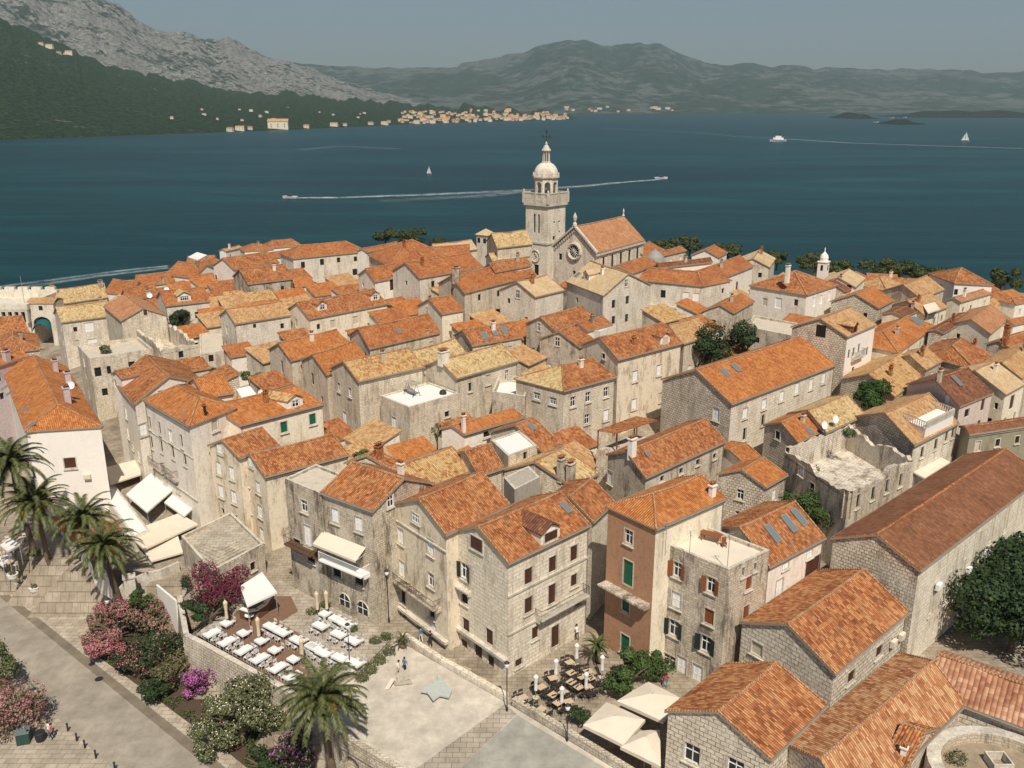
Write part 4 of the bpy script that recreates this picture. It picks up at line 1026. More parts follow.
    b = MB(); b.tube(rg(1.4, .1) + rg(1.4, .1)[:1], .17, 6, cap=False); b.tube(rg(.55, .1) + rg(.55, .1)[:1], .06, 4, cap=False); b.build('rim', 'trim', ck)
    b = MB(); b.tube([c - ur * .12, c - ur * .12 + up * .95 + ul * .2], .06, 4); b.tube([c - ur * .12, c - ur * .12 - ul * .6 - up * .25], .07, 4)
    for k in range(12):
        t = 2 * math.pi * k / 12; b.obox(c - ur * .08 + ul * (1.05 * math.cos(t) - .05) + up * (1.05 * math.sin(t) - .1), ul * .1, ur * -.03, up * .2)
    b.build('clock_hands', 'iron', ck)
    return cen, Y
TW = tower()

# ------------------------------------------------------------------ low annexes that fill the gaps between the houses
def annexes():
    rnd = random.Random(21); n = 0; hs = [([(c.x, c.y) for c in cs], ze, l) for cs, ze, l in FOOT]
    spots = []
    for gy in range(0, 60):
        for gx in range(0, 70):
            x, y = -100 + gx * 3.1, 92 + gy * 3.1
            ppx, ppy = proj(Vector((x, y, terrain(x, y) + 4)))
            if ppx < 105 or ppx > 1015 or ppy > 505 or ppy < 285: continue
            if ppx < 215 and ppy > 380: continue
            if ppx > 560 and ppy > 480: continue
            if 585 < ppx < 670 and 415 < ppy < 470: continue
            if e_ok(x, y, hs, 2.3): spots.append((x, y))
    rnd.shuffle(spots); done = []
    for x, y in spots:
        if any(math.hypot(x - a, y - b_) < 6.2 for a, b_ in done): continue
        rmax = min([edge_dist(x, y, P) for P, _, _ in hs if abs(P[0][0] - x) < 30] + [3.6])
        if rmax < 1.9: continue
        near = min(hs, key=lambda h: math.hypot(sum(p[0] for p in h[0]) / 4 - x, sum(p[1] for p in h[0]) / 4 - y))
        P = near[0]; u = Vector((P[1][0] - P[0][0], P[1][1] - P[0][1], 0)).normalized()
        hgt = rnd.uniform(3.2, 6.0); z = terrain(x, y); rf = rnd.choice(['orange', 'rust', 'tan', 'bright', 'mixed']); wl = rnd.choice(['stone', 'white', 'stonegrey', 'rubble', 'cream'])
        L = rmax * 1.75; Dp = rmax * 1.35; v = Vector((-u.y, u.x, 0)); c = Vector((x, y, 0)); words = near[2].split()
        nm = {'orange': 'orange', 'rust': 'rust coloured', 'tan': 'tan', 'bright': 'bright orange', 'mixed': 'mottled'}[rf]
        o = empty('annex', (x, y, z - .3), 'low annex with %s roof next to the %s' % (nm, ' '.join(words[:6]).rstrip(',').removesuffix(' and').removesuffix(' with').removesuffix(' of')), 'annex', 'low annexes in the lanes')
        b = MB(); b.box((x, y, z - .3), L, Dp, hgt + .3, u); b.build('wall', wl, o)
        b = MB(); G = lambda a, d, e: c + u * a + v * d + Vector((0, 0, z + e)); e_ = .25; r = Dp * .28; sg = 1 if v.y > 0 else -1
        q = [G(-L/2-e_, -sg*(Dp/2+e_), hgt + .03), G(L/2+e_, -sg*(Dp/2+e_), hgt + .03), G(L/2+e_, sg*(Dp/2+e_), hgt + r + .4), G(-L/2-e_, sg*(Dp/2+e_), hgt + r + .4)]
        if (q[1] - q[0]).cross(q[2] - q[0]).z < 0: q = [q[1], q[0], q[3], q[2]]
        b.face(q, 0, [(0, 0), (L, 0), (L, Dp), (0, Dp)]); lo = [p - Vector((0, 0, .16)) for p in q]; b.face(lo[::-1], 1)
        for i in range(4): j = (i + 1) % 4; b.face([lo[i], lo[j], q[j], q[i]], 1)
        b.build('roof', [rf, 'fascia'], o)
        b = MB(); pts = [G(-L/2, sg*Dp/2, hgt), G(L/2, sg*Dp/2, hgt), G(L/2, sg*Dp/2, hgt + r + .25), G(-L/2, sg*Dp/2, hgt + r + .25)]; b.face(pts)
        for s_ in (-1, 1): b.face([G(s_*L/2, -sg*Dp/2, hgt), G(s_*L/2, sg*Dp/2, hgt), G(s_*L/2, sg*Dp/2, hgt + r + .25)])
        b.build('gable', wl, o)
        done.append((x, y)); n += 1
    print('annexes', n)
def edge_dist(x, y, P):
    if inside(x, y, P): return 0
    best = 99
    for i in range(4):
        ax, ay = P[i]; bx, by = P[(i + 1) % 4]; dx, dy = bx - ax, by - ay; t = max(0, min(1, ((x - ax) * dx + (y - ay) * dy) / (dx * dx + dy * dy + 1e-9)))
        best = min(best, math.hypot(x - ax - dx * t, y - ay - dy * t))
    return best
def e_ok(x, y, hs, r):
    return all(abs(P[0][0] - x) > 45 or edge_dist(x, y, P) > r for P, _, _ in hs)
annexes()
SKYS, SUNE, EXPO = .060, 4.8, 0.0
# ------------------------------------------------------------------ ground
def ground():
    b = MB(); X = [-320 + 4 * i for i in range(161)]; YY = [16 + 2.5 * i for i in range(140)]
    def zz(x, y):
        e = math.hypot((x - 10) / 215.0, (y - 120) / 215.0)
        z = terrain(x, y) - .12
        if e > .92: z += (-6 - z) * smooth((e - .92) / .08)
        return z
    zs = [[zz(x, y) for y in YY] for x in X]
    for i in range(len(X) - 1):
        for j in range(len(YY) - 1):
            if max(zs[i][j], zs[i+1][j], zs[i+1][j+1], zs[i][j+1]) < -5: continue
            b.face([(X[i], YY[j], zs[i][j]), (X[i + 1], YY[j], zs[i + 1][j]), (X[i + 1], YY[j + 1], zs[i + 1][j + 1]), (X[i], YY[j + 1], zs[i][j + 1])])
    tag(b.build('ground', 'paving'), kind='structure')
m = NT('paving'); wv = m.world()
pc = m.mix(m.ramp(m.noise(wv, .25, 8, .75), [(.35, 0.), (.65, 1.)]), (.22, .18, .13), (.46, .40, .315))  # ground colours darkened to stand in for shade in the town lanes
bk = m.n('ShaderNodeTexBrick'); m.l(wv, bk.inputs['Vector']); bk.inputs['Scale'].default_value = 1; bk.inputs['Brick Width'].default_value = .95; bk.inputs['Row Height'].default_value = .55; bk.inputs['Mortar Size'].default_value = .03
bk.inputs['Color1'].default_value = (1, 1, 1, 1); bk.inputs['Color2'].default_value = (.80, .78, .75, 1); bk.inputs['Mortar'].default_value = (.55, .5, .44, 1)
m.col(m.mix(1.0, pc, bk.outputs[0], 'MULTIPLY')); m.bump(m.noise(wv, 3, 5), .3, .05)
ground()
def sea():
    b = MB(); N = 24
    for i in range(N):
        for j in range(N):
            x0, x1 = -7400 + 14800 * i / N, -7400 + 14800 * (i + 1) / N; y0, y1 = -50 + 14300 * j / N, -50 + 14300 * (j + 1) / N
            b.face([(x0, y0, 0), (x1, y0, 0), (x1, y1, 0), (x0, y1, 0)])
    tag(b.build('sea', 'water'), kind='structure')
m = NT('water'); wv = m.world()
big = m.noise(m.mapping(wv, (.22, 1, 1)), .007, 7, .68, 2.0)
m.col(m.ramp(big, [(.32, (.001, .020, .023)), (.50, (.0015, .034, .038)), (.68, (.005, .062, .066))]))
m.b.inputs['Roughness'].default_value = .35; m.b.inputs['Specular IOR Level'].default_value = .07
m.bump(m.math('ADD', m.math('MULTIPLY', m.noise(wv, .35, 6, .7), .6), m.noise(m.mapping(wv, (.5, 1.6, 1)), .09, 4, .6)), .55, .8)
sea()
# ------------------------------------------------------------------ balconies, awnings and other fittings of houses
up = Vector((0, 0, 1))
balcony(hC, (535, 612), (582, 596), 1.0, True, 'trim', face=0)
balcony(hC, (459, 585), (471, 590), .6, False, 'trim', face=3)
band(hC, (470, 640), (500, 651), .3, .5, face=3); band(hC, (520, 588), (570, 570), face=0); band(hC, (520, 626), (570, 606), face=0)
balcony(hD, (391, 579), (441, 598), 1.0, True, 'stonegrey', True, face=3); band(hD, (400, 612), (430, 624), .3, .5, face=3); band(hD, (400, 527), (430, 538), .15, .15, face=3)
balcony(hE, (325, 553), (370, 573), 1.3, True, 'shwhite', face=0, railmat='shwhite')
wall_awning(hE, (323, 530), (366, 548), 1.5, .9, face=0)
balcony(hF, (292, 541), (318, 551), 1.1, True, 'wood', face=0)
balcony(hJ, (603, 579), (650, 603), 1.2, False, 'stonedark', face=3)
balcony(hH, (153, 462), (164, 469), .7, True, 'stonegrey', face=0); balcony(hH, (166, 470), (178, 477), .7, True, 'stonegrey', face=0)
band(hH, (150, 470), (185, 490), .2, .15, face=0); band(hH, (150, 435), (185, 450), .12, .1, face=0)
balcony(hAB, (644, 301), (700, 311), 1.6, True, 'trim', face=0, railmat='trim')
balcony(hAD, (851, 358), (861, 354), .7, True, 'trim', face=0)
for H, pts in ((hG, [(300, 466)]), ):
    pass
def wall_box(H, px, py, mat='shwhite', name='air_conditioner', s=(.85, .35, .6), face=None):
    i, x, z = H.face_hit(px, py, face); o, d, nn, LL, gb = H.walls[i]; x = max(.6, min(LL - .6, x))
    b = MB(); b.obox(o + d * (x - s[0] / 2) + nn * .08 + up * z, d * s[0], nn * s[1], up * s[2]); b.obox(o + d * (x - .3) + nn * (.08 + s[1]) + up * (z + .1), d * .4, nn * .02, up * .4)
    b.obox(o + d * (x - s[0] / 2) + up * (z - .06), d * s[0], nn * (s[1] + .05), up * .05); b.build(name, mat, H.root)
wall_box(hI, 88, 478, 'awning'); wall_box(hM, 936, 588); wall_box(hM, 966, 572); wall_box(hM, 984, 555); wall_box(hN, 891, 645, 'awning'); wall_box(hN, 899, 638, 'awning')

def roof_terrace(H, x0, x1, y0, y1, dz, mat='whiteclean', rail=True):
    G, u, n = H.G, H.u, H.n; z = H.ze + dz; b = MB()
    b.obox(G(x0, y0, H.ze - .3), u * (x1 - x0), n * (y1 - y0), up * (dz + .3)); o = b.build('roof_terrace', mat, H.root); b = MB()
    for (p, q) in (((x0, y0), (x1, y0)), ((x1, y0), (x1, y1)), ((x0, y0), (x0, y1))):
        A_, B_ = G(*p, z), G(*q, z); d = B_ - A_; k = 0; L = d.length; b.obox(A_ + up * .85, d, n * .12 + u * .02, up * .12)
        while k < L: q_ = A_ + d * (k / L); b.box(q_, .1, .1, .85, u); k += .38
    if rail: b.build('balustrade', 'trim', o)
    return z
zt_ = roof_terrace(hT, 3.2, hT.L - 1.5, .3, hT.w * .75, 1.5)

# ------------------------------------------------------------------ small rooftop things
def dish(px, py, H):
    ov, x, y, sg, nr = H.slope_hit(px, py); p = H.G(x, y, H.ze + H.t * min(y, H.D - y) + .1)
    return p
def antenna(p, h, label):
    b = MB(); b.tube([p, p + up * h], .03, 4)
    for k, l in ((.98, .9), (.9, .7), (.82, .5)): b.tube([p + up * h * k - Vector((l / 2, 0, 0)), p + up * h * k + Vector((l / 2, .2, 0))], .018, 3)
    b.tube([p + up * h * .9 - Vector((0, .5, 0)), p + up * h * .9 + Vector((0, .5, 0))], .018, 3)
    o = b.build('antenna', 'metal', None, p); tag(o, label, 'antenna', group='rooftop aerials')
zr = hK.ze
for (px, py, h, l) in ((665, 556, 3.4, 'tall thin aerial at the street corner of the grey roof terrace'), (689, 561, 3.0, 'thin mast in the middle of the grey roof terrace'), (727, 570, 3.6, 'mast at the front corner of the grey roof terrace')):
    q = atz(px, py, zr); antenna(Vector((q.x, q.y, zr)), h, l)
for (px, py, H, l) in ((444, 262, hX, ''),):
    pass
def ghost_mast(px, py, h, label, hb=9.5):
    q = at(px, py, hb); antenna(q, h, label)
ghost_mast(184, 430, 2.5, 'aerial on the eave of the large white house', 13)
def sat(px, py, hb, label, r=.55):
    q = at(px, py, hb); b = MB(); b.tube([q, q + up * .9], .05, 5)
    c = q + up * .95; d = Vector((.5, -.8, .35)).normalized(); a = d.cross(up).normalized(); e = d.cross(a)
    R1 = [c + a * (r * math.cos(t)) + e * (r * math.sin(t)) + d * .15 for t in [2 * math.pi * k / 14 for k in range(14)]]
    R0 = [c + a * (r * .55 * math.cos(t)) + e * (r * .55 * math.sin(t)) + d * .03 for t in [2 * math.pi * k / 14 for k in range(14)]]
    for k in range(14):
        l = (k + 1) % 14; b.face([R0[k], R0[l], R1[l], R1[k]], sm=True); b.face([R0[k], c, R0[l]], sm=True)
    b.tube([c, c + d * .55], .02, 3); tag(b.build('satellite_dish', 'shwhite', None, q), label, 'satellite dish', group='satellite dishes')
sat(823, 432, 9.0, 'white satellite dish on the corner of the roofless ruin'); sat(834, 426, 9.3, 'white satellite dish beside the ochre slab roof')
sat(716, 508, 12, 'white dish by the back corner of the orange hipped roof', .4); sat(262, 400, 11.8, 'round white dish beside the orange dormer roof')
sat(71, 392, 13.5, 'white dish on the chimney stack of the plain white house'); sat(150, 300, 9, 'small white dish on the brown cottage roof'); sat(167, 294, 9, 'small white dish on the seafront cottage')
def table_set(px, py, z, label, mat='shrust'):
    q = atz(px, py, z); o = empty('table', (q.x, q.y, z), label, 'table')
    b = MB(); b.box((q.x, q.y, z + .7), 1.9, .95, .06, Vector((.8, -.5, 0))); b.build('tabletop', mat, o)
    u = Vector((.8, -.5, 0)).normalized(); v = Vector((.5, .8, 0)).normalized()
    for a in (-.8, .8):
        for c in (-.35, .35): b = MB(); p = Vector((q.x, q.y, z)) + u * a + v * c; b.box(p, .07, .07, .7, u); b.build('leg', mat, o)
table_set(711, 541, zr, 'rust coloured wooden table on the grey roof terrace')
def stool(px, py, z, label, mat='shrust', s=.45):
    q = atz(px, py, z); b = MB(); b.box((q.x, q.y, z + .4), s, s, .06)
    for a in (-1, 1):
        for c in (-1, 1): b.box((q.x + a * s * .4, q.y + c * s * .4, z), .05, .05, .4)
    b.box((q.x, q.y + s / 2, z + .46), s, .05, .45)
    tag(b.build('chair', mat, None, (q.x, q.y, z)), label, 'chair')
stool(724, 547, zr, 'rust wooden chair at the near end of the terrace table'); stool(702, 534, zr, 'rust wooden chair at the far end of the terrace table')
# swing on the sun terrace
def swing():
    z = hZ.ze; q = atz(412, 395, z); u = hZ.u; o = empty('garden_swing', (q.x, q.y, z), 'grey canopied garden swing on the white sun terrace', 'garden swing')
    v = Vector((-u.y, u.x, 0)); P = lambda a, c, e: Vector((q.x, q.y, z)) + u * a + v * c + up * e
    b = MB()
    for s in (-1.1, 1.1):
        b.tube([P(s, -.7, 0), P(s, 0, 1.9), P(s, .7, 0)], .04, 5)
    b.tube([P(-1.1, 0, 1.9), P(1.1, 0, 1.9)], .04, 5); b.build('frame', 'iron', o)
    b = MB(); b.obox(P(-.9, -.3, .5), u * 1.8, v * .55, up * .12); b.obox(P(-.9, .2, .6), u * 1.8, v * .1, up * .5); b.build('seat', 'metal', o)
    b = MB(); b.obox(P(-1.25, -.7, 1.95), u * 2.5, v * 1.3, up * .06); b.build('canopy', 'greyplaster', o)
swing()
q = atz(443, 394, hZ.ze); b = MB(); b.lathe(q, [(.5, 0), (.55, .3), (.4, .55), (.05, .7)], 10); tag(b.build('grill', 'iron', None, q), 'black covered grill on the white sun terrace', 'grill')
# pergola with tiled roof
def pergola():
    zr = at(636, 418, 9.0).z; c = [atz(*p, zr) for p in ((597, 431), (616, 434), (657, 421), (636, 417))]
    g0 = terrain(c[1].x, c[1].y) - .5; o = empty('pergola', (c[1].x, c[1].y, zr - 2.6), 'dark timber roof shelter with flat rust tiled roof above the lane', 'pergola')
    b = MB(); t = [p + up * .15 for p in c]; L = (c[2] - c[1]).length; b.face(t, 0, [(0, 3), (0, 0), (L, 0), (L, 3)])
    for i in range(4): j = (i + 1) % 4; b.face([c[i], c[j], t[j], t[i]])
    b.face(c[::-1]); r = b.build('roof', 'rust', o)
    for a in (0, .5, 1):
        for (s, e) in ((1, 2), (0, 3)):
            p = c[s].lerp(c[e], .03 + .94 * a); b = MB(); b.box((p.x, p.y, zr - 2.6), .16, .16, 2.6); b.build('post', 'wood', o)
    b = MB(); mp = sum(c, Vector()) / 4; d = (c[2] - c[1]).normalized(); 
    b.poly([tuple(p.xy) for p in c], g0, zr - 2.6); tag(b.build('terrace_block', 'stonegrey', None, (mp.x, mp.y, g0)), 'stone block carrying the dark timber roof shelter', 'wall')
pergola()
# shade canopy over rooftops
def canopy(label, quad, h, mat='awning', drop=0.0, posts=True, name='awning', cat='awning', floor=None, sag=.12, grp=None, zz=None):
    c = []
    z = at(*quad[0], h).z if zz is None else zz
    pts = [atz(*p, z - (drop if i in (2, 3) else 0)) for i, p in enumerate(quad)]
    base = z - h if floor is None else floor
    m_ = sum(pts, Vector()) / 4; o = empty(name, (m_.x, m_.y, base), label, cat, grp)
    b = MB(); N = 5
    for i in range(N):
        for j in range(N):
            def Q(a, d):
                a /= N; d /= N; p = pts[0].lerp(pts[1], a).lerp(pts[3].lerp(pts[2], a), d); return p - up * (sag * 4 * (a * (1 - a)) * (d * (1 - d)) * 4)
            q = [Q(i, j), Q(i + 1, j), Q(i + 1, j + 1), Q(i, j + 1)]
            if (q[1] - q[0]).cross(q[2] - q[0]).z < 0: q.reverse()
            b.face(q, sm=True)
    for i in range(4):
        j = (i + 1) % 4; b.face([pts[i], pts[j], pts[j] - up * .22, pts[i] - up * .22])
    b.build('canopy', mat, o)
    if posts:
        for p in pts:
            b = MB(); q = p.lerp(m_, .06); b.tube([(q.x, q.y, base), (q.x, q.y, p.z - .05)], .05, 6); b.build('post', 'metal', o)
    return o
canopy('small cream awning between the plain white house and the white street house', [(107, 467), (138, 459), (141, 474), (110, 484)], 3.4, 'awning', .5, grp='street awnings', zz=11.2)
canopy('large pale square awning over the cafe yard', [(151, 473), (173, 489), (147, 512), (126, 494)], 4.2, 'awnwhite', .2, grp='street awnings', zz=11.0)
canopy('smaller white awning under the long shuttered street front', [(175, 490), (196, 505), (184, 516), (164, 502)], 3.6, 'awnwhite', .3, grp='street awnings', zz=10.4)
canopy('long cream awning with a raised middle seam in front of the cafe yard', [(126, 533), (179, 513), (198, 524), (144, 549)], 3.6, 'awning', .2, grp='street awnings', zz=9.8)
canopy('wide cream awning hanging lowest in front of the cafe yard', [(140, 545), (178, 536), (183, 552), (151, 561)], 3.2, 'awning', .5, grp='street awnings', zz=9.2)
canopy('white canopy on the far seafront roof terrace', [(188, 257), (197, 252), (207, 255), (198, 260)], 10.5, 'awnwhite', 0, floor=None, zz=at(198, 257, 10.6).z)
canopy('white wavy shade sail beside the orange dormer roof', [(236, 389), (250, 386), (258, 396), (243, 400)], 13, 'awnwhite', .6, zz=at(247, 392, 12).z)
canopy('cream awning over the balcony of the brown roofed eastern house', [(923, 305), (935, 302), (940, 309), (928, 313)], 9, 'awning', .3, zz=at(931, 307, 9.2).z)
canopy('cream awning between the classical house and the great hall roof', [(914, 472), (935, 454), (950, 462), (925, 478)], 4.5, 'awning', .4, zz=at(930, 465, 5.5).z)
# ------------------------------------------------------------------ walls
def wallrun(label, pts, h, th=.5, mat='rubble', base=None, name='stone_wall', cat='wall', z=None, cap=True):
    P = [at(px, py, 0) if z is None else atz(px, py, z) for px, py in pts]
    b = MB()
    for i in range(len(P) - 1):
        a, c = P[i].copy(), P[i + 1].copy(); d = (c - a); d.z = 0; d.normalize(); nn = Vector((-d.y, d.x, 0)) * th
        za, zb = a.z, c.z; lo = (min(za, zb) - 1.0) if base is None else base
        q = [a, c, c + nn, a + nn]; tz = [za + h, zb + h, zb + h, za + h]
        T = [Vector((p.x, p.y, t)) for p, t in zip(q, tz)]; Bm = [Vector((p.x, p.y, lo)) for p in q]
        b.face(T)
        for k in range(4): l = (k + 1) % 4; b.face([Bm[k], Bm[l], T[l], T[k]])
    return tag(b.build(name, mat, None, P[0]), label, cat)
wallrun('low dressed stone parapet between the plaza and the house fronts', [(402, 640), (440, 665), (505, 702)], .7, .5, 'ashlar', z=PLZ)
wallrun('long low parapet running on below the cafe umbrellas', [(512, 706), (560, 735), (600, 760), (640, 785)], .8, .5, 'retaining', z=PLZ)
def retaining():
    top = [atz(a, b_, PLZ) for a, b_ in plat_px]; b = MB()
    for i in range(len(top) - 1):
        a, c = top[i], top[i + 1]; d = (c - a); d.z = 0; d.normalize(); nn = Vector((d.y, -d.x, 0))
        T = .55; bat = .5
        q = [a + nn * T, c + nn * T, c, a]
        hi = PLZ + .12
        f = [Vector((a.x, a.y, 0)) + nn * (T + bat) + up * (ROADZ - .5), Vector((c.x, c.y, 0)) + nn * (T + bat) + up * (ROADZ - .5), Vector((c.x, c.y, hi)) + nn * T, Vector((a.x, a.y, hi)) + nn * T]
        b.face(f); b.face([Vector((p.x, p.y, hi)) for p in (q[0], q[1], q[2], q[3])], 1)
        b.face([Vector((c.x, c.y, hi)), Vector((a.x, a.y, hi)), Vector((a.x, a.y, PLZ - 3)), Vector((c.x, c.y, PLZ - 3))])
        e = c; b.face([e + nn * T + up * (hi - e.z), e + nn * (T + bat) + up * (ROADZ - .5 - e.z), Vector((e.x, e.y, ROADZ - .5)), Vector((e.x, e.y, hi))])
    o = b.build('retaining_wall', ['retaining', 'trim'], None, top[0]); tag(o, 'battered stone retaining wall below the terrace with white tables', 'wall')
retaining()
def arches():
    a, c = atz(352, 733, PLZ), atz(424, 775, PLZ); d = (c - a).normalized(); nn = Vector((d.y, -d.x, 0))
    L = (c - a).length
    o = empty('arched_bastion', (a.x, a.y, ROADZ), 'pale stone bastion wall with dark round arches under the plaza', 'wall'); b = MB()
    off = nn * 1.3; b.obox(Vector((a.x, a.y, PLZ - .55)) , d * L, off + nn * .15, up * .55)
    b.obox(Vector((a.x, a.y, PLZ)) + nn * .9, d * L, nn * .5, up * .75)
    b.build('parapet', 'retaining', o)
    b = MB(); w_ = 1.9; gp = 1.0; x = .3; W0 = Vector((a.x, a.y, 0)) + off
    z0, z1 = ROADZ - .4, PLZ - .5; k = 0
    def q(x0, za, x1, zb, x2, zc, x3, zd): b.face([W0 + d * x0 + up * za, W0 + d * x1 + up * zb, W0 + d * x2 + up * zc, W0 + d * x3 + up * zd])
    holes = []
    while x + w_ < L: holes.append(x); x += w_ + gp
    px = 0
    for x in holes:
        q(px, z0, x, z0, x, z1, px, z1); N = 8; zs = z1 - .5 - w_ / 2
        for i in range(N):
            t0, t1 = math.pi * i / N, math.pi * (i + 1) / N
            xa, xb = x + w_ / 2 - w_ / 2 * math.cos(t0), x + w_ / 2 - w_ / 2 * math.cos(t1); ya, yb = zs + w_ / 2 * math.sin(t0), zs + w_ / 2 * math.sin(t1)
            q(xa, ya, xb, yb, xb, z1, xa, z1)
            b.face([W0 + d * xa + up * ya, W0 + d * xb + up * yb, W0 + d * xb + up * yb - nn * 1.1, W0 + d * xa + up * ya - nn * 1.1])
        for xx in (x, x + w_): b.face([W0 + d * xx + up * z0, W0 + d * xx + up * zs, W0 + d * xx + up * zs - nn * 1.1, W0 + d * xx + up * z0 - nn * 1.1])
        px = x + w_
    q(px, z0, L, z0, L, z1, px, z1)
    b.face([W0 + up * z0, W0 + up * z1, Vector((a.x, a.y, z1)), Vector((a.x, a.y, z0))])
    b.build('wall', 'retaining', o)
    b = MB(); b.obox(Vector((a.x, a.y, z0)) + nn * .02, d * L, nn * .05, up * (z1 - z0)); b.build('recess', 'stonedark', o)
arches()
# sheets lying on the plateau: deck, slabs
def sheet(name, pts, mat, dz, kind='structure', z=None):
    z = (PLZ if z is None else z) + dz; b = MB(); P = [atz(a, c, z) for a, c in pts]
    n = sum((P[i].x * P[(i + 1) % len(P)].y - P[(i + 1) % len(P)].x * P[i].y) for i in range(len(P)))
    if n < 0: P.reverse()
    b.face(P); return tag(b.build(name, mat), kind=kind)
for nm, c in (('slabpale', (.62, .555, .46)), ('slabgrey', (.40, .385, .33)), ('slabwarm', (.50, .44, .36)), ('asphalt', (.38, .335, .265)), ('gutterstone', (.235, .195, .145)), ('walk', (.52, .45, .355)), ('steps', (.56, .50, .40)), ('terracotta', (.42, .13, .055))):
    m = NT(nm); wv = m.world(); f = m.noise(wv, .5, 8, .72); f2 = m.ramp(m.noise(m.mapping(wv, (1, .35, 1)), .35, 6, .75), [(.35, 0.), (.65, 1.)])
    cc = m.mix(m.ramp(f, [(.35, 0.), (.65, 1.)]), tuple(x * .70 for x in c), tuple(x * 1.14 for x in c)); cc = m.mix(m.math('MULTIPLY', f2, .45), cc, tuple(x * .52 for x in c))
    if nm in ('slabwarm', 'walk', 'steps'):
        bk = m.n('ShaderNodeTexBrick'); m.l(m.mapping(wv, (1, 1, 1)), bk.inputs['Vector']); bk.inputs['Scale'].default_value = 1; bk.inputs['Brick Width'].default_value = 1.1 if nm != 'slabpale' else 4.2; bk.inputs['Row Height'].default_value = .62 if nm != 'slabpale' else 3.1; bk.inputs['Mortar Size'].default_value = .03; bk.inputs['Color1'].default_value = (1, 1, 1, 1); bk.inputs['Color2'].default_value = (.82, .80, .77, 1); bk.inputs['Mortar'].default_value = (.5, .46, .4, 1); cc = m.mix(1.0, cc, bk.outputs[0], 'MULTIPLY')
    m.col(cc); m.bump(m.noise(wv, 4, 5), .25, .04)
deckpx = [(243, 606), (262, 596), (291, 596), (298, 611), (280, 622), (300, 634), (309, 641), (301, 660), (318, 676), (302, 693), (290, 687), (206, 640)]
sheet('flowerbed', [(86, 618), (120, 600), (150, 600), (180, 640), (192, 655), (296, 712), (345, 755), (350, 780), (262, 780), (215, 742), (150, 694), (96, 655)], 'soil', .10, z=ROADZ)
sheet('plaza', [(395, 639), (505, 702), (640, 784), (424, 778), (352, 734), (318, 700), (360, 676)], 'slabpale', .10)
sheet('plaza_slab', [(517, 715), (632, 784), (462, 790), (458, 770)], 'slabgrey', .106)
sheet('plaza_slab', [(505, 704), (517, 714), (460, 768), (420, 776), (417, 768)], 'slabwarm', .104)
sheet('paving', [(298, 590), (392, 638), (358, 674), (320, 700), (290, 688), (196, 634), (240, 600), (280, 580)], 'slabwarm', .05)
tag(sheet('deck', deckpx, 'decking', .09), kind='structure')
# ------------------------------------------------------------------ road
def road():
    r0 = (KB - KA); r0.z = 0; r0.normalize(); nn = Vector((r0.y, -r0.x, 0))   # nn: away from town
    A0 = KA - r0 * 60; Ln = 160; z = ROADZ
    def strip(name, o0, o1, dz, mat, hgt=None):
        b = MB(); p = [A0 + nn * o0, A0 + nn * o1, A0 + nn * o1 + r0 * Ln, A0 + nn * o0 + r0 * Ln]
        if hgt:
            b.poly([tuple(q.xy) for q in p], z - .3, z + hgt)
        else:
            q = [Vector((v.x, v.y, z + dz)) for v in p]
            if (q[1] - q[0]).cross(q[2] - q[0]).z < 0: q.reverse()
            b.face(q)
        tag(b.build(name, mat), kind='structure')
    W = line_side(atz(27, 690, z).x, atz(27, 690, z).y, (KA.x, KA.y), (KB.x, KB.y)); W = abs(W)
    strip('road', .9, W, .02, 'asphalt'); strip('road_gutter', 0, .9, .016, 'gutterstone'); strip('kerb', -.35, 0, 0, 'steps', .12)
    strip('pavement', W, W + 30, 0, 'walk', .11); strip('sidewalk', -4.5, -.35, .06, 'walk')
    return r0, nn, W
RD, RN, RW = road()
for px, py, l in ((92, 664, 'rectangular drain grating beside the road gutter'), (99, 679, 'round iron manhole cover in the road')):
    p = atz(px, py, ROADZ + .03); b = MB(); b.lathe(p, [(.42, 0), (.42, .012)], 14 if 'round' in l else 4); tag(b.build('manhole_cover', 'iron', None, p), l, 'manhole cover')
# bollards, planters
def copies(src, locs, labels=None, group=None, rots=None):
    for i, l in enumerate(locs):
        c = src.copy(); COL.objects.link(c); c.location = l
        if rots: c.rotation_euler = (0, 0, rots[i])
        if labels: c['label'] = labels[i]
        for ch in src.children:
            d = ch.copy(); COL.objects.link(d); d.parent = c
            for g2 in ch.children: e = g2.copy(); COL.objects.link(e); e.parent = d
bp = [atz(x, y, ROADZ + .11) for x, y in ((68, 731), (77, 741), (85, 748), (96, 758), (115, 770))]
b = MB(); b.lathe(bp[0], [(.09, 0), (.08, .7), (.11, .75), (.09, .85), (.02, .9)], 8); o = b.build('bollard', 'iron', None, bp[0])
tag(o, 'short black iron bollard at the edge of the road, in a row', 'bollard', 'black bollards along the road edge'); copies(o, bp[1:])
pp = [at(x, y, 0) for x, y in ((2, 571), (13, 578), (21, 586), (35, 591))]
def planter(p, label):
    b = MB(); b.lathe(p, [(.42, 0), (.55, .1), (.6, .5), (.66, .55), (.62, .6), (.5, .5)], 14); o = b.build('planter', 'planter', None, p); tag(o, label, 'planter', 'white stone planters on the promenade')
    leafball(p + up * .75, .5, .5, .35, 90, .22, 'leafolive', 'plant', o, org=p); return o
for p, l in zip(pp, ('white stone planter cut by the picture edge', 'white stone planter second from the picture edge', 'white stone planter with yellow green plants, third along', 'white stone planter nearest the palm stairs')): planter(p, l)
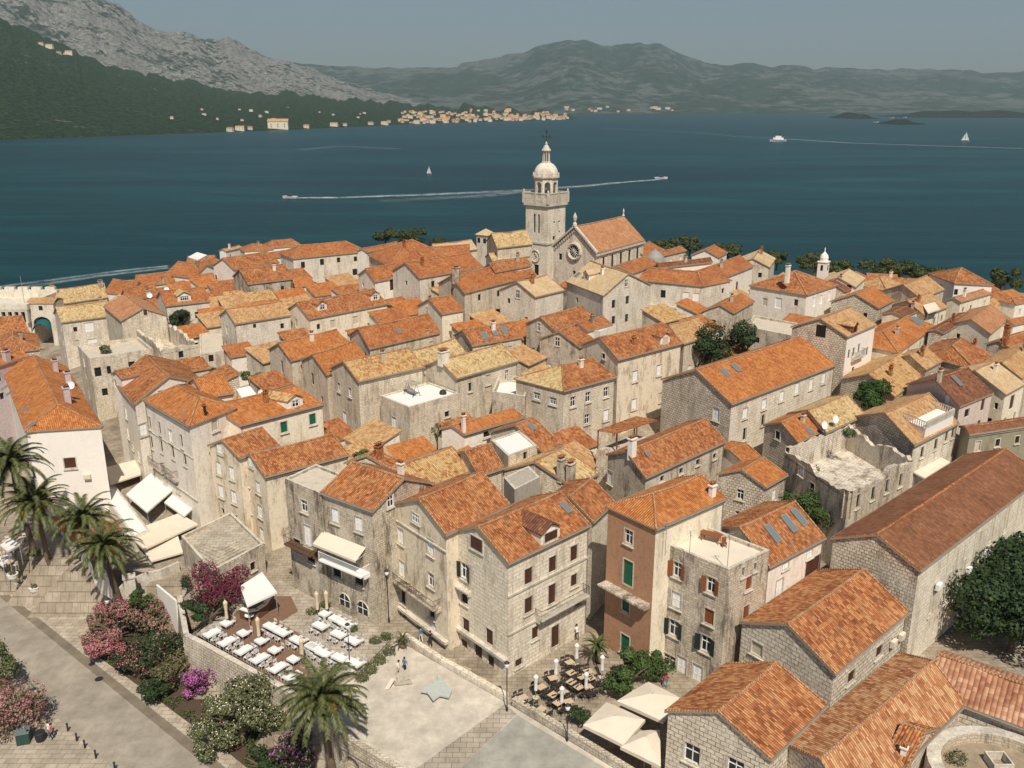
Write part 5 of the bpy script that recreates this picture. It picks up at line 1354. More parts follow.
# ------------------------------------------------------------------ restaurant terrace
def tab(px, py, L, W, ang, z):
    pass
edge = (atz(292, 690, PLZ) - atz(205, 642, PLZ)); edge.z = 0; edge.normalize(); ins = Vector((-edge.y, edge.x, 0))
rz_edge = math.atan2(edge.y, edge.x)
def make_table(L, W, label, grp, cloth='cloth', mat='metal'):
    o = empty('table', (0, 0, -50), label, 'table', grp)
    b = MB(); b.box((0, 0, -50 + .72), L, W, .05); b.box((0, 0, -50 + .56), L + .02, W + .02, .17, tz=.01) if cloth == 'cloth' else None; b.build('tabletop', cloth, o)
    for a in (-1, 1):
        for c in (-1, 1): b = MB(); b.box((a * (L / 2 - .1), c * (W / 2 - .1), -50), .05, .05, .72); b.build('leg', mat, o)
    return o
def make_chair(mat, label, grp):
    b = MB(); s = .44
    b.box((0, 0, -50 + .43), s, s, .05)
    for a in (-1, 1):
        for c in (-1, 1): b.box((a * s * .43, c * s * .43, -50), .035, .035, .43)
        b.box((a * s * .43, s * .46, -50 + .48), .035, .035, .42)
    b.box((0, s * .46, -50 + .66), s, .04, .26)
    o = b.build('chair', mat, None, (0, 0, -50)); return tag(o, label, 'chair', grp)
def place(src, p, rz, first, **k):
    if first: src.location = p; src.rotation_euler = (0, 0, rz); o = src
    else:
        o = src.copy(); COL.objects.link(o); o.location = p; o.rotation_euler = (0, 0, rz)
        for ch in src.children: d = ch.copy(); COL.objects.link(d); d.parent = o
    for a, v in k.items(): o[a] = v
    return o
z3 = lambda x, y: (190 + x / 7.677, 590 + y / 7.677); z4 = lambda x, y: (310 + x / 7.677, 580 + y / 7.677)
rim = [z3(*p) for p in ((170, 325), (285, 390), (415, 455), (535, 520), (675, 590), (795, 655))]
inner = [z3(*p) for p in ((275, 250), (405, 325), (540, 385), (645, 455), (790, 525))]
longs = [z3(*p) for p in ((618, 275), (700, 318), (822, 378), (940, 430))]
east = [z4(*p) for p in ((75, 345), (110, 255), (200, 295), (275, 335), (215, 410), (325, 460), (100, 555), (225, 590), (340, 630), (20, 500))]
tA = make_table(1.55, .82, 'white clothed table', 'white clothed terrace tables'); tB = make_table(1.0, .82, 'white clothed table', 'white clothed terrace tables')
chW = make_chair('chair', 'white slatted chair tucked under a white clothed terrace table', 'white chairs around the terrace tables')
fa = fb = fc = True; ZT = PLZ + .1; rnd = random.Random(3)
tl = {0: 'rectangular white clothed table in the row along the terrace edge', 1: 'small white clothed table in the second row from the terrace edge', 2: 'white clothed table in the long joined rows on the wooden deck', 3: 'white clothed table on the grey paving near the house fronts'}
for gi, G_ in enumerate((rim, inner, longs, east)):
    for k, (px, py) in enumerate(G_):
        p = atz(px, py, ZT + .74); p.z = ZT
        rz = rz_edge + (math.pi / 2 if gi in (0,) else 0) + rnd.uniform(-.05, .05)
        big = gi in (0, 2) or (gi == 3 and k not in (1, 9))
        lb = tl[gi]
        if gi in (2, 3) : rz = rz_edge
        if big: t = place(tA, p, rz, fa, label=lb, group='white clothed tables ' + ('along the edge', 'in the second row', 'in long rows', 'on the paving')[gi]); fa = False; hl, hw = .62, .47
        else: t = place(tB, p, rz, fb, label=lb, group='white clothed tables ' + ('along the edge', 'in the second row', 'in long rows', 'on the paving')[gi]); fb = False; hl, hw = .35, .47
        u_ = Vector((math.cos(rz), math.sin(rz), 0)); v_ = Vector((-u_.y, u_.x, 0))
        for sd in (-1, 1):
            for a in ((-.45, .45) if big else (-.0,)):
                q = p + u_ * (a + rnd.uniform(-.05, .05)) + v_ * (sd * (hw + .28 + rnd.uniform(0, .12)))
                place(chW, q, rz + (0 if sd > 0 else math.pi) + rnd.uniform(-.15, .15), fc); fc = False
def parasol_closed(px, py, z, h, mat, label, grp, base=True):
    p = atz(px, py, z); o = empty('closed_parasol', p, label, 'parasol', grp)
    b = MB(); b.tube([p, p + up * (h + .15)], .03, 6); b.build('pole', 'metal', o)
    b = MB(); b.lathe(p + up * (h * .30), [(.10, 0), (.17, .1), (.15, h * .3), (.20, h * .5), (.24, h * .6), (.13, h * .66), (.03, h * .70)], 10); b.build('canopy', mat, o)
    b = MB(); b.lathe(p, [(.32, 0), (.32, .07), (.06, .1)], 12); b.build('base', 'stonegrey', o)
for (px, py, l) in (((z3(290, 285)) + ('tall closed beige parasol nearest the bougainvillea',)), (z3(535, 420) + ('tall closed beige parasol in the middle of the wooden deck',)), (z3(868, 590) + ('tall closed beige parasol partly behind the palm fronds',)),
                    (z4(62, 290) + ('tall closed beige parasol left of its twin by the house wall',)), (z4(135, 285) + ('tall closed beige parasol right of its twin by the house wall',))):
    parasol_closed(px, py, ZT, 3.2, 'parasol', l, 'closed beige parasols')
# bar with white canopy
canopy('white canopy over the curved terrace bar', [(240, 586), (262, 572), (277, 592), (247, 606)], 2.9, 'awnwhite', .25, zz=PLZ + 3.2)
b = MB(); pts = [atz(x, y, ZT + 1.1) for x, y in ((239, 609), (248, 612), (258, 610), (267, 604), (272, 596), (273, 591))]
for i in range(len(pts) - 1):
    a, c = pts[i], pts[i + 1]; d = (c - a).normalized(); nn = Vector((-d.y, d.x, 0)) * .5
    b.obox(Vector((a.x, a.y, ZT)), d * (c - a).length, nn * .6, up * 1.02, 1); b.obox(Vector((a.x, a.y, ZT + 1.02)), d * (c - a).length, nn, up * .08)
tag(b.build('bar_counter', ['shwhite', 'wood'], None, pts[2]), 'curved bar counter with white top under the white canopy', 'bar counter')
# curved row of wicker seats near the counter
b = MB(); p = atz(250, 621, ZT); o = empty('table', p, 'small round table with pale chairs before the curved bar', 'table'); b.lathe(p, [(.05, 0), (.05, .7), (.5, .7), (.5, .75)], 12); b.build('tabletop', 'shwhite', o)
# ------------------------------------------------------------------ lower cafe with small white umbrellas
cx = lambda x, y: (480 + x / 7.677, 630 + y / 7.677)
tC = make_table(.85, .7, 'wooden topped cafe table', 'wooden cafe tables', 'tabletop', 'iron')
chD = make_chair('wicker', 'dark wicker chair by a cafe table in front of the corner house', 'dark wicker cafe chairs')
fa = fb = True; ZC = 7.95
def flatz(px, py): return at(px, py, .02)
for (x, y) in ((330, 520), (470, 610), (560, 500), (600, 560), (680, 550), (640, 480), (700, 400), (780, 360), (830, 320), (700, 330), (760, 440), (830, 440), (850, 370), (470, 440), (560, 370), (690, 250)):
    px, py = cx(x, y); p = atz(px, py, flatz(px, py).z + .7); p.z -= .7; rz = rnd.uniform(-.3, .3) + .6
    place(tC, p, rz, fa); fa = False
    tlab = 'small wooden topped cafe table among dark chairs before the corner house'
    for sd in (-1, 1):
        for a in (-.25, .3):
            u_ = Vector((math.cos(rz), math.sin(rz), 0)); v_ = Vector((-u_.y, u_.x, 0)); q = p + u_ * a + v_ * sd * .72
            place(chD, q, rz + (0 if sd > 0 else math.pi) + rnd.uniform(-.3, .3), fb); fb = False
for o in list(COL.objects):
    if o.get('group') == 'wooden cafe tables': o['label'] = 'small wooden topped cafe table among dark chairs before the corner house'
for x, y, l in ((428, 520, 'closed white umbrella nearest the corner of the stone house'), (582, 395, 'closed white umbrella over the darkest cluster of wicker chairs'), (740, 272, 'closed white umbrella highest up the lane'),
                (935, 365, 'closed white umbrella next to the round green bush'), (626, 612, 'closed white umbrella nearest the low parapet'), (812, 500, 'closed white umbrella in the middle of the cafe tables')):
    px, py = cx(x, y); p = flatz(px, py); parasol_closed(px, py, p.z, 2.5, 'awnwhite', l, 'closed white cafe umbrellas')
# big open cream parasols
def parasol_open(quad, zt, label, rise=.7):
    c = [atz(*p, zt) for p in quad]; m_ = sum(c, Vector()) / 4; gz = terrain(m_.x, m_.y)
    o = empty('parasol', (m_.x, m_.y, gz), label, 'parasol', 'open cream cafe parasols'); ap = m_ + up * rise; b = MB()
    for i in range(4):
        a, d = c[i], c[(i + 1) % 4]; mid = a.lerp(d, .5) + up * .05
        for t in ((a, mid, ap), (mid, d, ap)):
            q = list(t)
            if (q[1] - q[0]).cross(q[2] - q[0]).z < 0: q.reverse()
            b.face(q); b.face([v - up * .03 for v in q][::-1])
        b.face([a, d, d - up * .28, a - up * .28])
    b.build('canopy', 'awning', o); b = MB(); b.tube([(m_.x, m_.y, gz), ap], .06, 8); b.build('pole', 'metal', o)
    for i in range(4): b = MB(); b.tube([ap - up * .1, c[i] - up * .04], .03, 4); b.build('rib', 'wood', o)
zx = lambda x, y: (540 + x / 6, 640 + y / 6)
parasol_open([zx(258, 510), zx(400, 372), zx(632, 478), zx(500, 630)], 10.6, 'cream parasol closest to the low parapet')
parasol_open([zx(460, 365), zx(650, 250), zx(838, 345), zx(740, 490)], 10.7, 'cream parasol beside the round green bush')
parasol_open([zx(482, 640), zx(600, 545), zx(720, 540), zx(725, 760)], 10.55, 'cream parasol squeezed against the blocky stone building')

for k, (px, py) in enumerate(((6, 541), (15, 549), (2, 553), (22, 538), (10, 562))):
    p = at(px, py, .7); p.z -= .7; rz = .4 + k; place(tC, p, rz, False, label='small cafe table on the promenade behind the white planters', group='promenade cafe tables')
    for sd in (-1, 1):
        v_ = Vector((-math.sin(rz), math.cos(rz), 0)); place(chW, p + v_ * sd * .75, rz + (0 if sd > 0 else math.pi), False, label='white chair at a small promenade table behind the planters', group='promenade cafe chairs')
# ------------------------------------------------------------------ palms
def palm(base_px, crown_px, label, R, fruit=True, seed=1, nf=46, bush=False):
    p = at(*base_px, 0); rnd = random.Random(seed)
    z = zat(crown_px[1], p.y); c = Vector((xat(crown_px[0], crown_px[1], p.y), p.y, z))
    c.x = p.x + max(-1.6, min(1.6, c.x - p.x))
    o = empty('palm_tree', p, label, 'palm tree', 'date palms')
    b = MB(); N = 9; pts = [p.lerp(c, k / N) + Vector((.12 * math.sin(k), .1 * math.cos(k * 1.3), 0)) * (0 < k < N) for k in range(N + 1)]
    b.tube(pts, [.34 + .05 * (k % 2) - .08 * (k / N) + (.12 if k == N else 0) for k in range(N + 1)], 10); b.build('trunk', 'bark', o)
    b = MB()
    for k in range(nf):
        a = k * 2.399 + rnd.uniform(-.2, .2); e = 1.35 - 1.65 * (k / nf) ** .9 + rnd.uniform(-.1, .1)
        L = R * rnd.uniform(1.1, 1.35); d = Vector((math.cos(a), math.sin(a), 0)); q = c.copy(); pts = [q.copy()]; S = 12; el = e
        for i in range(S): q = q + (d * math.cos(el) + up * math.sin(el)) * (L / S); el -= (.055 + .011 * i) * (1.0 + .25 * (e > .4)); pts.append(q.copy())
        sd = Vector((-d.y, d.x, 0))
        for i in range(S):
            t = (i + 1) / S; m = 3
            for j in range(m):
                r0 = pts[i].lerp(pts[i + 1], j / m); dr = (pts[i + 1] - pts[i]).normalized()
                w = R * .20 * math.sin(min(1, t * 1.25 + .12) * math.pi * .62 + .3) * (1.05 - .35 * t)
                for s_ in (-1, 1):
                    tip = r0 + (sd * s_ * .88 + dr * .75 - up * .30).normalized() * w * rnd.uniform(.85, 1.1); hw = dr * .075 * R / 3.5
                    b.face([r0 - hw, r0 + hw, tip + hw * .2, tip - hw * .2])
        b.tube([pts[i] for i in range(0, S + 1, 3)], [.05, .04, .03, .02, .01][:len(range(0, S + 1, 3))], 4)
    b.build('crown', 'frond', o)
    if fruit:
        for k in range(5):
            a = k * 1.257 + .6; d = Vector((math.cos(a), math.sin(a), 0)); f = c + d * R * .40 - up * R * .06
            b = MB(); b.tube([c, c + d * R * .12 + up * .15, f], .03, 4)
            for j in range(170):
                q = f + Vector((rnd.gauss(0, .2), rnd.gauss(0, .2), rnd.gauss(-.1, .26))) * (R / 3.5)
                v = Vector((rnd.uniform(-1, 1), rnd.uniform(-1, 1), rnd.uniform(-1, 1))).normalized() * .07; w = v.cross(up).normalized() * .07; b.face([q - v, q - w, q + v, q + w])
            b.build('fruit_cluster', 'fruit', o)
    if bush: leafball(p + up * .45, 1.1, .9, .6, 500, .2, 'leafolive', 'undergrowth', o)
palm((34, 556), (10, 462), 'date palm at the picture edge behind the other palms', 4.0, seed=1, bush=True)
palm((54, 583), (35, 503), 'date palm in front of the plain white house with ferns at its foot', 4.0, seed=2, bush=True)
palm((98, 578), (83, 518), 'shorter date palm against the red flat roof', 3.5, seed=3)
palm((118, 602), (104, 546), 'date palm beside the square stone pillar', 3.5, seed=4)
palm((335, 792), (322, 697), 'largest date palm with orange fruit below the clothed tables', 3.5, seed=5, nf=56)
palm((403, 648), (402, 639), 'tiny potted palm at the end of the terrace hedge', .9, False, seed=6, nf=18)
palm((598, 662), (597, 645), 'small bushy palm beside the terracotta house', 1.4, False, seed=7, nf=26)
# ------------------------------------------------------------------ trees and shrubs
def shrub(px, py, rx, ry, rz, label, mats, n=1400, size=.22, name='shrub', cat='shrub', group=None, base=None, lobes=8, trunk=True, hb=0, flowers=None, fn=600, zc=.95, fsize=.17):
    """px,py = middle of the crown as seen; the crown stands on the ground below it"""
    c = at(px, py, rz * zc + hb); g_ = c.z - rz * zc
    o = empty(name, (c.x, c.y, g_), label, cat, group)
    if trunk:
        rnd = random.Random(px); b = MB(); b.tube([(c.x, c.y, g_ - .3), (c.x + .1, c.y, g_ + rz * .5), (c.x, c.y, c.z)], [rx * .07 + .04, rx * .05 + .03, .03], 6)
        for k in range(5):
            a = k * 1.257 + rnd.random(); b.tube([(c.x, c.y, g_ + rz * .4), (c.x + math.cos(a) * rx * .4, c.y + math.sin(a) * ry * .4, c.z), (c.x + math.cos(a) * rx * .75, c.y + math.sin(a) * ry * .75, c.z + rz * .3)], [rx * .04 + .02, rx * .03 + .01, .012], 5)
        b.build('trunk', 'bark', o)
    leafball(c, rx, ry, rz, n, size, mats, 'crown' if cat == 'tree' else 'foliage', o, lobes=lobes, seed=int(px * 7 + py))
    if flowers: leafball(c + up * rz * .05, rx * 1.02, ry * 1.02, rz * 1.02, fn, fsize, flowers, 'flowers', o, lobes=lobes, seed=int(px * 7 + py), shell=.12)
    return o
shrub(114, 624, 3.90, 3.17, 2.24, 'big pink flowering oleander beside the road and the palm stairs', 'leafolive', 3600, .26, flowers='petalpink', fn=3000, group='flowering shrubs')
shrub(152, 620, 3.17, 2.68, 2.02, 'faded pink oleander against the stone wall corner', 'leafolive', 3400, .25, flowers='petalpink', fn=1300, group='flowering shrubs')
shrub(158, 652, 3.17, 2.68, 2.46, 'dark green shrub with red flowers under the retaining wall corner', 'leafdark', 4400, .25, flowers='petalpink', fn=350, group='flowering shrubs')
shrub(170, 676, 2.68, 2.20, 1.79, 'dark shrub with red sprays farther down the roadside bed', 'leafolive', 3000, .23, flowers='petalred', fn=450, group='flowering shrubs')
shrub(194, 683, 2.07, 1.83, 1.79, 'vivid magenta bougainvillea below the retaining wall', 'leafdark', 1000, .22, flowers='petalmagenta', fn=1500, group='flowering shrubs')
shrub(240, 716, 4.27, 3.66, 3.25, 'large rounded bush sprinkled with cream flowers', 'leafolive', 7600, .26, flowers='petalwhite', fn=1100, group='flowering shrubs', fsize=.15)
shrub(207, 716, 1.83, 1.59, 1.68, 'yellowish thin bush beside the cream flowered bush', 'leafolive', 1600, .22, flowers='petalwhite', fn=200, fsize=.12)
shrub(292, 750, 2.93, 2.20, 2.24, 'purple flowering climber in shadow beside the largest palm', 'leafdark', 2400, .24, flowers='petalmagenta', fn=700, group='flowering shrubs')
shrub(262, 762, 2.20, 1.46, 1.34, 'low dark shrub at the foot of the cream flowered bush', 'leafdark', 1800, .22)
shrub(221, 588, 3.3, 2.6, 2.6, 'dark crimson bougainvillea by the white bar canopy', 'leafdark', 2600, .24, flowers='petalred', fn=5200, group='flowering shrubs', zc=.95, lobes=12)
shrub(209, 611, 2.93, 1.95, 1.57, 'glossy dark green shrub between crimson bougainvillea and the edge tables', 'leafdark', 3800, .24)
shrub(186, 583, 0.73, 0.73, 1.23, 'small clipped cypress beside the stone block', 'leafdark', 1000, .16, lobes=0)
shrub(137, 600, 1.59, 1.34, 1.12, 'green shrub behind the square stone pillar', 'leaf', 1600, .2)
shrub(184, 655, 1.10, 0.85, 1.34, 'hanging green plant on the retaining wall corner', 'leafolive', 1000, .18, hb=1.2, trunk=False)
shrub(201, 658, 0.73, 0.49, 0.67, 'caper plant growing out of the retaining wall', 'leaf', 520, .15, hb=1.6, trunk=False)
shrub(103, 644, 2.6, 2.1, 1.9, 'lower pink oleander nearest the road gutter', 'leafolive', 2600, .26, flowers='petalpink', fn=3600, group='flowering shrubs')
shrub(136, 664, 2.8, 2.2, 2.0, 'mixed dark shrub with faded pink flowers in the middle of the roadside bed', 'leafdark', 3400, .25, flowers='petalpink', fn=900, group='flowering shrubs')
shrub(150, 690, 2.0, 1.7, 1.4, 'low dark bush at the gutter before the magenta bougainvillea', 'leafdark', 2400, .24)
shrub(212, 742, 2.0, 1.7, 1.5, 'olive bush low at the gutter under the cream flowered bush', 'leafolive', 2200, .24, flowers='petalwhite', fn=260, fsize=.13)
shrub(-2, 668, 2.20, 1.95, 2.46, 'grey green tree cut off by the picture edge across the road', 'leafolive', 3200, .24, hb=.5)
shrub(8, 712, 3.66, 3.17, 2.24, 'pink oleander beside the kiosk across the road', 'leafolive', 3400, .25, flowers='petalpink', fn=2600, group='flowering shrubs')
shrub(629, 672, 2.68, 2.44, 2.13, 'round dense green tree beside the cream parasols', 'leaf', 7200, .22, name='round_tree', cat='tree')
shrub(655, 666, 1.83, 1.59, 1.68, 'looser green bush between the round tree and the shop doors', 'leaf', 2600, .22)
shrub(583, 716, 1.10, 0.98, 1.01, 'small dark bush at the cafe edge near the low parapet', 'leafdark', 1000, .2)
for k, (px, py, l) in enumerate(((362, 676, 'end of the clipped hedge nearest the palm'), (371, 668, 'hedge bush second from the palm'), (380, 659, 'middle bush of the terrace hedge'), (389, 650, 'hedge bush next to the potted palm'))):
    shrub(px, py, .8, .8, .6, l, 'leafolive', 420, .17, trunk=False, lobes=0)
for k, (px, py, l) in enumerate(((340, 622, 'planter greenery by the arched windows'), (352, 628, 'trailing greenery along the arched house foot'), (375, 640, 'planter bush under the flowered balcony house'), (386, 636, 'green planter at the corner of the terrace'), (312, 611, 'potted bush by the bar corner'), (325, 604, 'low green plants behind the twin parasols'))):
    shrub(px, py, .8, .5, .5, l, 'leaf' if k % 2 else 'leafolive', 300, .16, trunk=False, lobes=0)
shrub(997, 590, 6.59, 6.34, 3.81, 'big dark broadleaf tree hugging the great hall', 'leafdark', 10400, .42, name='broadleaf_tree', cat='tree', group='courtyard trees', zc=1.15, lobes=16)
shrub(1012, 562, 4.88, 4.88, 3.14, 'dark tree farther along the great hall wall', 'leafdark', 6400, .4, name='broadleaf_tree', cat='tree', group='courtyard trees', zc=1.2, lobes=14)
shrub(1016, 620, 5.12, 5.12, 3.14, 'dark tree cut off by the picture edge above the tiled wing', 'leafdark', 6400, .4, name='broadleaf_tree', cat='tree', group='courtyard trees', zc=1.1, lobes=14)
shrub(720, 346, 5.6, 4.8, 4.2, 'leafy dark tree filling the central courtyard', 'leafdark', 9000, .36, name='courtyard_tree', cat='tree', zc=1.7)
shrub(700, 356, 3.90, 2.68, 2.46, 'smaller bright green tree beside the courtyard tree', 'leaf', 3400, .34, cat='tree', name='courtyard_tree', zc=1.4, hb=1.5)
shrub(683, 361, 1.22, 1.46, 3.14, 'ivy column climbing the tall stained house corner', 'ivy', 1800, .28, lobes=0, hb=1.0, trunk=False)
shrub(815, 508, 3.90, 2.93, 2.13, 'green bushes in the gap behind the skylight house', 'leaf', 4400, .28, zc=1.9, hb=1.5)
shrub(797, 498, 1.95, 1.71, 1.57, 'small green bush by the ruin foot', 'leaf', 1800, .26, zc=2.2)
shrub(864, 394, 3.42, 2.93, 2.46, 'deep green vine smothering a lane wall', 'ivy', 6000, .30, lobes=5, hb=6.0, trunk=False)
shrub(849, 433, 1.10, 0.85, 0.78, 'small bush rooted on top of the ruin wall', 'leaf', 600, .2, hb=9.6, trunk=False, lobes=0)
shrub(816, 470, 0.61, 0.37, 0.67, 'tuft of weeds on the ruin side wall', 'leafolive', 240, .16, hb=8.4, trunk=False, lobes=0)
shrub(361, 458, 1.59, 1.34, 1.12, 'green bush showing behind the dark stained house', 'leaf', 1800, .24, hb=6)
shrub(182, 318, 2.93, 2.68, 2.24, 'dark leafy tree in the western garden', 'leafdark', 3600, .36, cat='tree', name='garden_tree', zc=1.0, hb=3.5)
shrub(200, 324, 2.93, 1.95, 1.46, 'low green garden trees behind the shell ruin', 'leafdark', 2800, .34, zc=1.0, hb=3.5)
shrub(206, 372, 2.20, 1.46, 1.12, 'garden shrub in front of the western courtyard', 'leaf', 1400, .28, zc=3)
shrub(252, 376, 1.95, 1.22, 1.01, 'garden shrub near the orange dormer roof', 'leaf', 1200, .26, zc=5)
shrub(310, 284, 2.93, 1.95, 1.79, 'brownish creeper over the soot stained wall', 'leafolive', 2600, .34, hb=2, lobes=5)
shrub(322, 293, 2.20, 1.46, 1.57, 'dark creeper below the mansion terrace', 'leafdark', 1800, .34, hb=1, lobes=4)
shrub(233, 305, 1.83, 1.46, 1.46, 'small dark bush below the soot stained wall', 'leafdark', 1200, .34, hb=1)
shrub(449, 437, 1.22, 0.98, 1.46, 'potted yellow green shrub on the small roof terrace', 'leafolive', 840, .24, hb=5.5)
shrub(437, 433, 0.73, 0.61, 1.34, 'slender potted plant on the small roof terrace', 'leafolive', 440, .22, hb=5.5)
shrub(105, 349, 1.10, 0.85, 0.90, 'potted shrub on the long flat terrace', 'leafolive', 520, .3, hb=9.5, trunk=False, lobes=0)
def pine(px, py, rx, rz, label, n=6000, flat=.55):
    rz *= 1.9; rx *= 1.45; c = at(px, py + 2, 4.4); gz = terrain(c.x, c.y); rnd = random.Random(px)
    o = empty('pine_tree', (c.x, c.y, gz), label, 'tree', 'pines along the seafront'); b = MB()
    b.tube([(c.x, c.y, gz), (c.x + .3, c.y, gz + 4), (c.x, c.y, c.z)], [.35, .28, .15], 7)
    for k in range(6): a = k * 1.05; b.tube([(c.x, c.y, c.z - 2.5), (c.x + math.cos(a) * rx * .5, c.y + math.sin(a) * rx * .4, c.z - .3)], [.15, .06], 5)
    b.build('trunk', 'bark', o); leafball(c, rx, rx * .8, rz, n, .62, 'pine', 'crown', o, lobes=9, seed=int(px))
for (px, py, rx, rz, l) in ((385, 232, 5.0, 1.9, 'broad flat pine above the pyramid roof'), (415, 236, 4.6, 1.9, 'pine next to the broad flat pine, nearer the tower'), (437, 241, 2.6, 1.3, 'small distant pine tuft by the pale yellow roof'), (668, 245, 3.8, 1.6, 'pine behind the apse dome roofs'), (690, 243, 3.4, 1.5, 'pine behind the white gable end'),
        (728, 249, 4.0, 1.6, 'pine right of the white gable end'), (815, 263, 4.4, 1.9, 'pine around the small white bell turret'), (833, 268, 3.4, 1.6, 'lower pine right of the bell turret'), (884, 270, 4.6, 2.0, 'dark pine above the eastern hipped roof'), (918, 272, 4.6, 1.8, 'leaning pine of the eastern shore, upper half'), (936, 279, 4.0, 1.6, 'leaning pine of the eastern shore, lower half'), (1003, 278, 3.2, 2.3, 'tall dark pine beside the red pyramid roof'), (500, 238, 1.6, 1.4, 'small pine behind the little watchtower'), (777, 256, 2.6, 1.2, 'low pine behind the straw coloured roof')):
    pine(px, py, rx, rz, l)
# ------------------------------------------------------------------ people
def person(px, py, shirt, trousers, label, z=None, hairm='hair', face=0.0, walk=.16, bend=0.0):
    p = at(px, py, 0) if z is None else atz(px, py, z)
    me = bpy.data.meshes.new('person'); J = {'pel': (0, 0, .95), 'wst': (0, 0, 1.1), 'chs': (0, bend * .5, 1.33), 'nck': (0, bend * .8, 1.5), 'hed': (0, bend, 1.62), 'top': (0, bend, 1.74),
        'hl': (-.09, 0, .9), 'kl': (-.1, walk * .9, .5), 'al': (-.1, walk * .3, .09), 'tl': (-.1, walk * .3 + .14, .04), 'hr': (.09, 0, .9), 'kr': (.1, -.02, .5), 'ar': (.1, -walk * 1.2, .1), 'tr': (.1, -walk * 1.2 + .14, .04),
        'sl': (-.18, bend * .6, 1.42), 'el': (-.24, bend * .6 - .05, 1.14), 'wl': (-.22, bend * .6 + .1, .92), 'fl': (-.22, bend * .6 + .13, .83), 'sr': (.18, bend * .6, 1.42), 'er': (.24, bend * .6 + .02, 1.14), 'wr': (.22, bend * .6 + .16, .95), 'fr': (.22, bend * .6 + .2, .87)}
    E = [('pel', 'wst'), ('wst', 'chs'), ('chs', 'nck'), ('nck', 'hed'), ('hed', 'top'), ('pel', 'hl'), ('hl', 'kl'), ('kl', 'al'), ('al', 'tl'), ('pel', 'hr'), ('hr', 'kr'), ('kr', 'ar'), ('ar', 'tr'), ('chs', 'sl'), ('sl', 'el'), ('el', 'wl'), ('wl', 'fl'), ('chs', 'sr'), ('sr', 'er'), ('er', 'wr'), ('wr', 'fr')]
    Rd = {'pel': .14, 'wst': .125, 'chs': .155, 'nck': .055, 'hed': .10, 'top': .075, 'hl': .095, 'kl': .062, 'al': .04, 'tl': .04, 'hr': .095, 'kr': .062, 'ar': .04, 'tr': .04, 'sl': .06, 'el': .042, 'wl': .03, 'fl': .035, 'sr': .06, 'er': .042, 'wr': .03, 'fr': .035}
    ks = list(J); me.from_pydata([J[k] for k in ks], [(ks.index(a), ks.index(b_)) for a, b_ in E], [])
    o = bpy.data.objects.new('person', me); COL.objects.link(o)
    sk = o.modifiers.new('skin', 'SKIN'); me.skin_vertices[0].data[0].use_root = True
    for i, k in enumerate(ks): me.skin_vertices[0].data[i].radius = (Rd[k], Rd[k] * (.72 if k in ('pel', 'wst', 'chs') else 1))
    ss = o.modifiers.new('s', 'SUBSURF'); ss.levels = ss.render_levels = 1
    dg = bpy.context.evaluated_depsgraph_get(); m2 = bpy.data.meshes.new_from_object(o.evaluated_get(dg)); o.modifiers.clear(); o.data = m2
    for mt in ('skin', shirt, trousers, 'iron'): m2.materials.append(M[mt])
    for f in m2.polygons:
        z_ = f.center.z; f.use_smooth = True
        f.material_index = 3 if z_ < .09 else 2 if z_ < .93 and abs(f.center.x) < .19 else 1 if .93 <= z_ < 1.47 and abs(f.center.x) < .27 and not (abs(f.center.x) > .19 and z_ < 1.2) else 0
    o.location = p; o.rotation_euler = (0, 0, face); tag(o, label, 'person')
    b = MB(); b.lathe(p + Vector((0, 0, 1.63)), [(.105, 0), (.118, .05), (.10, .11), (.05, .15), (.01, .155)], 10)
    h = b.build('hair', hairm, o, p); h.location = (0, bend - .015, 0)
    return o
person(421, 642, 'shirtblue', 'awnwhite', 'person in pale top and white trousers walking by the house fronts', face=.6)
person(430.5, 646, 'clothdark', 'clothdark', 'person dressed in black walking by the house fronts', face=.5)
person(53, 739, 'shirtred', 'clothdark', 'person in red top and dark trousers beside the roadside kiosk', z=ROADZ + .11, face=2.2)
person(49.5, 737, 'shirtwhite', 'shirtblue', 'person in white top next to the roadside kiosk', z=ROADZ + .11, face=2.6)
person(399, 676, 'shirtwhite', 'parasol', 'person in white top standing beside the small artist stall', face=1.2)
person(405, 673, 'shirtblue', 'clothdark', 'person in blue top standing behind the small artist stall', face=-.5)
person(563, 740, 'clothdark', 'clothdark', 'person in black resting against the low parapet', face=0, z=PLZ + .1) if False else None
person(577, 640, 'shirtwhite', 'clothdark', 'person bending beside the door in the side lane', face=.4, bend=.18)
person(665, 687, 'shirtred', 'shirtblue', 'person in red seated area by the shop doors', face=.4, bend=.12)
# ------------------------------------------------------------------ street furniture
def lamp(px, py, h, label, z=None, head='globe'):
    p = at(px, py, 0) if z is None else atz(px, py, z); o = empty('street_lamp', p, label, 'street lamp', 'street lamps')
    b = MB(); b.tube([p, p + up * .5, p + up * .55, p + up * h], [.1, .1, .05, .04], 8); b.build('pole', 'iron', o)
    b = MB(); b.lathe(p + up * h, [(.06, 0), (.17, .08), (.22, .3), (.17, .48), (.04, .55)], 12); b.build('lamp_head', 'shwhite' if head == 'globe' else 'metal', o)
    b = MB(); b.lathe(p + up * (h + .5), [(.25, 0), (.12, .12), (.02, .22)], 10); b.build('cap', 'iron', o)
lamp(113, 640, 4.6, 'tall street lamp beside the pink oleander and stairs', z=ROADZ)
lamp(40, 722, 3.2, 'street lamp rising out of the roadside oleander', z=ROADZ + .1)
lamp(350, 668, 4.3, 'slim street lamp on the terrace near the palm')
lamp(507, 712, 4.6, 'slim street lamp at the parapet below the corner house')
lamp(567, 742, 3.2, 'slim street lamp on the parapet near the cream parasols', z=PLZ)
lamp(389, 622, 5.5, 'dark lamp post against the flowered balcony house')
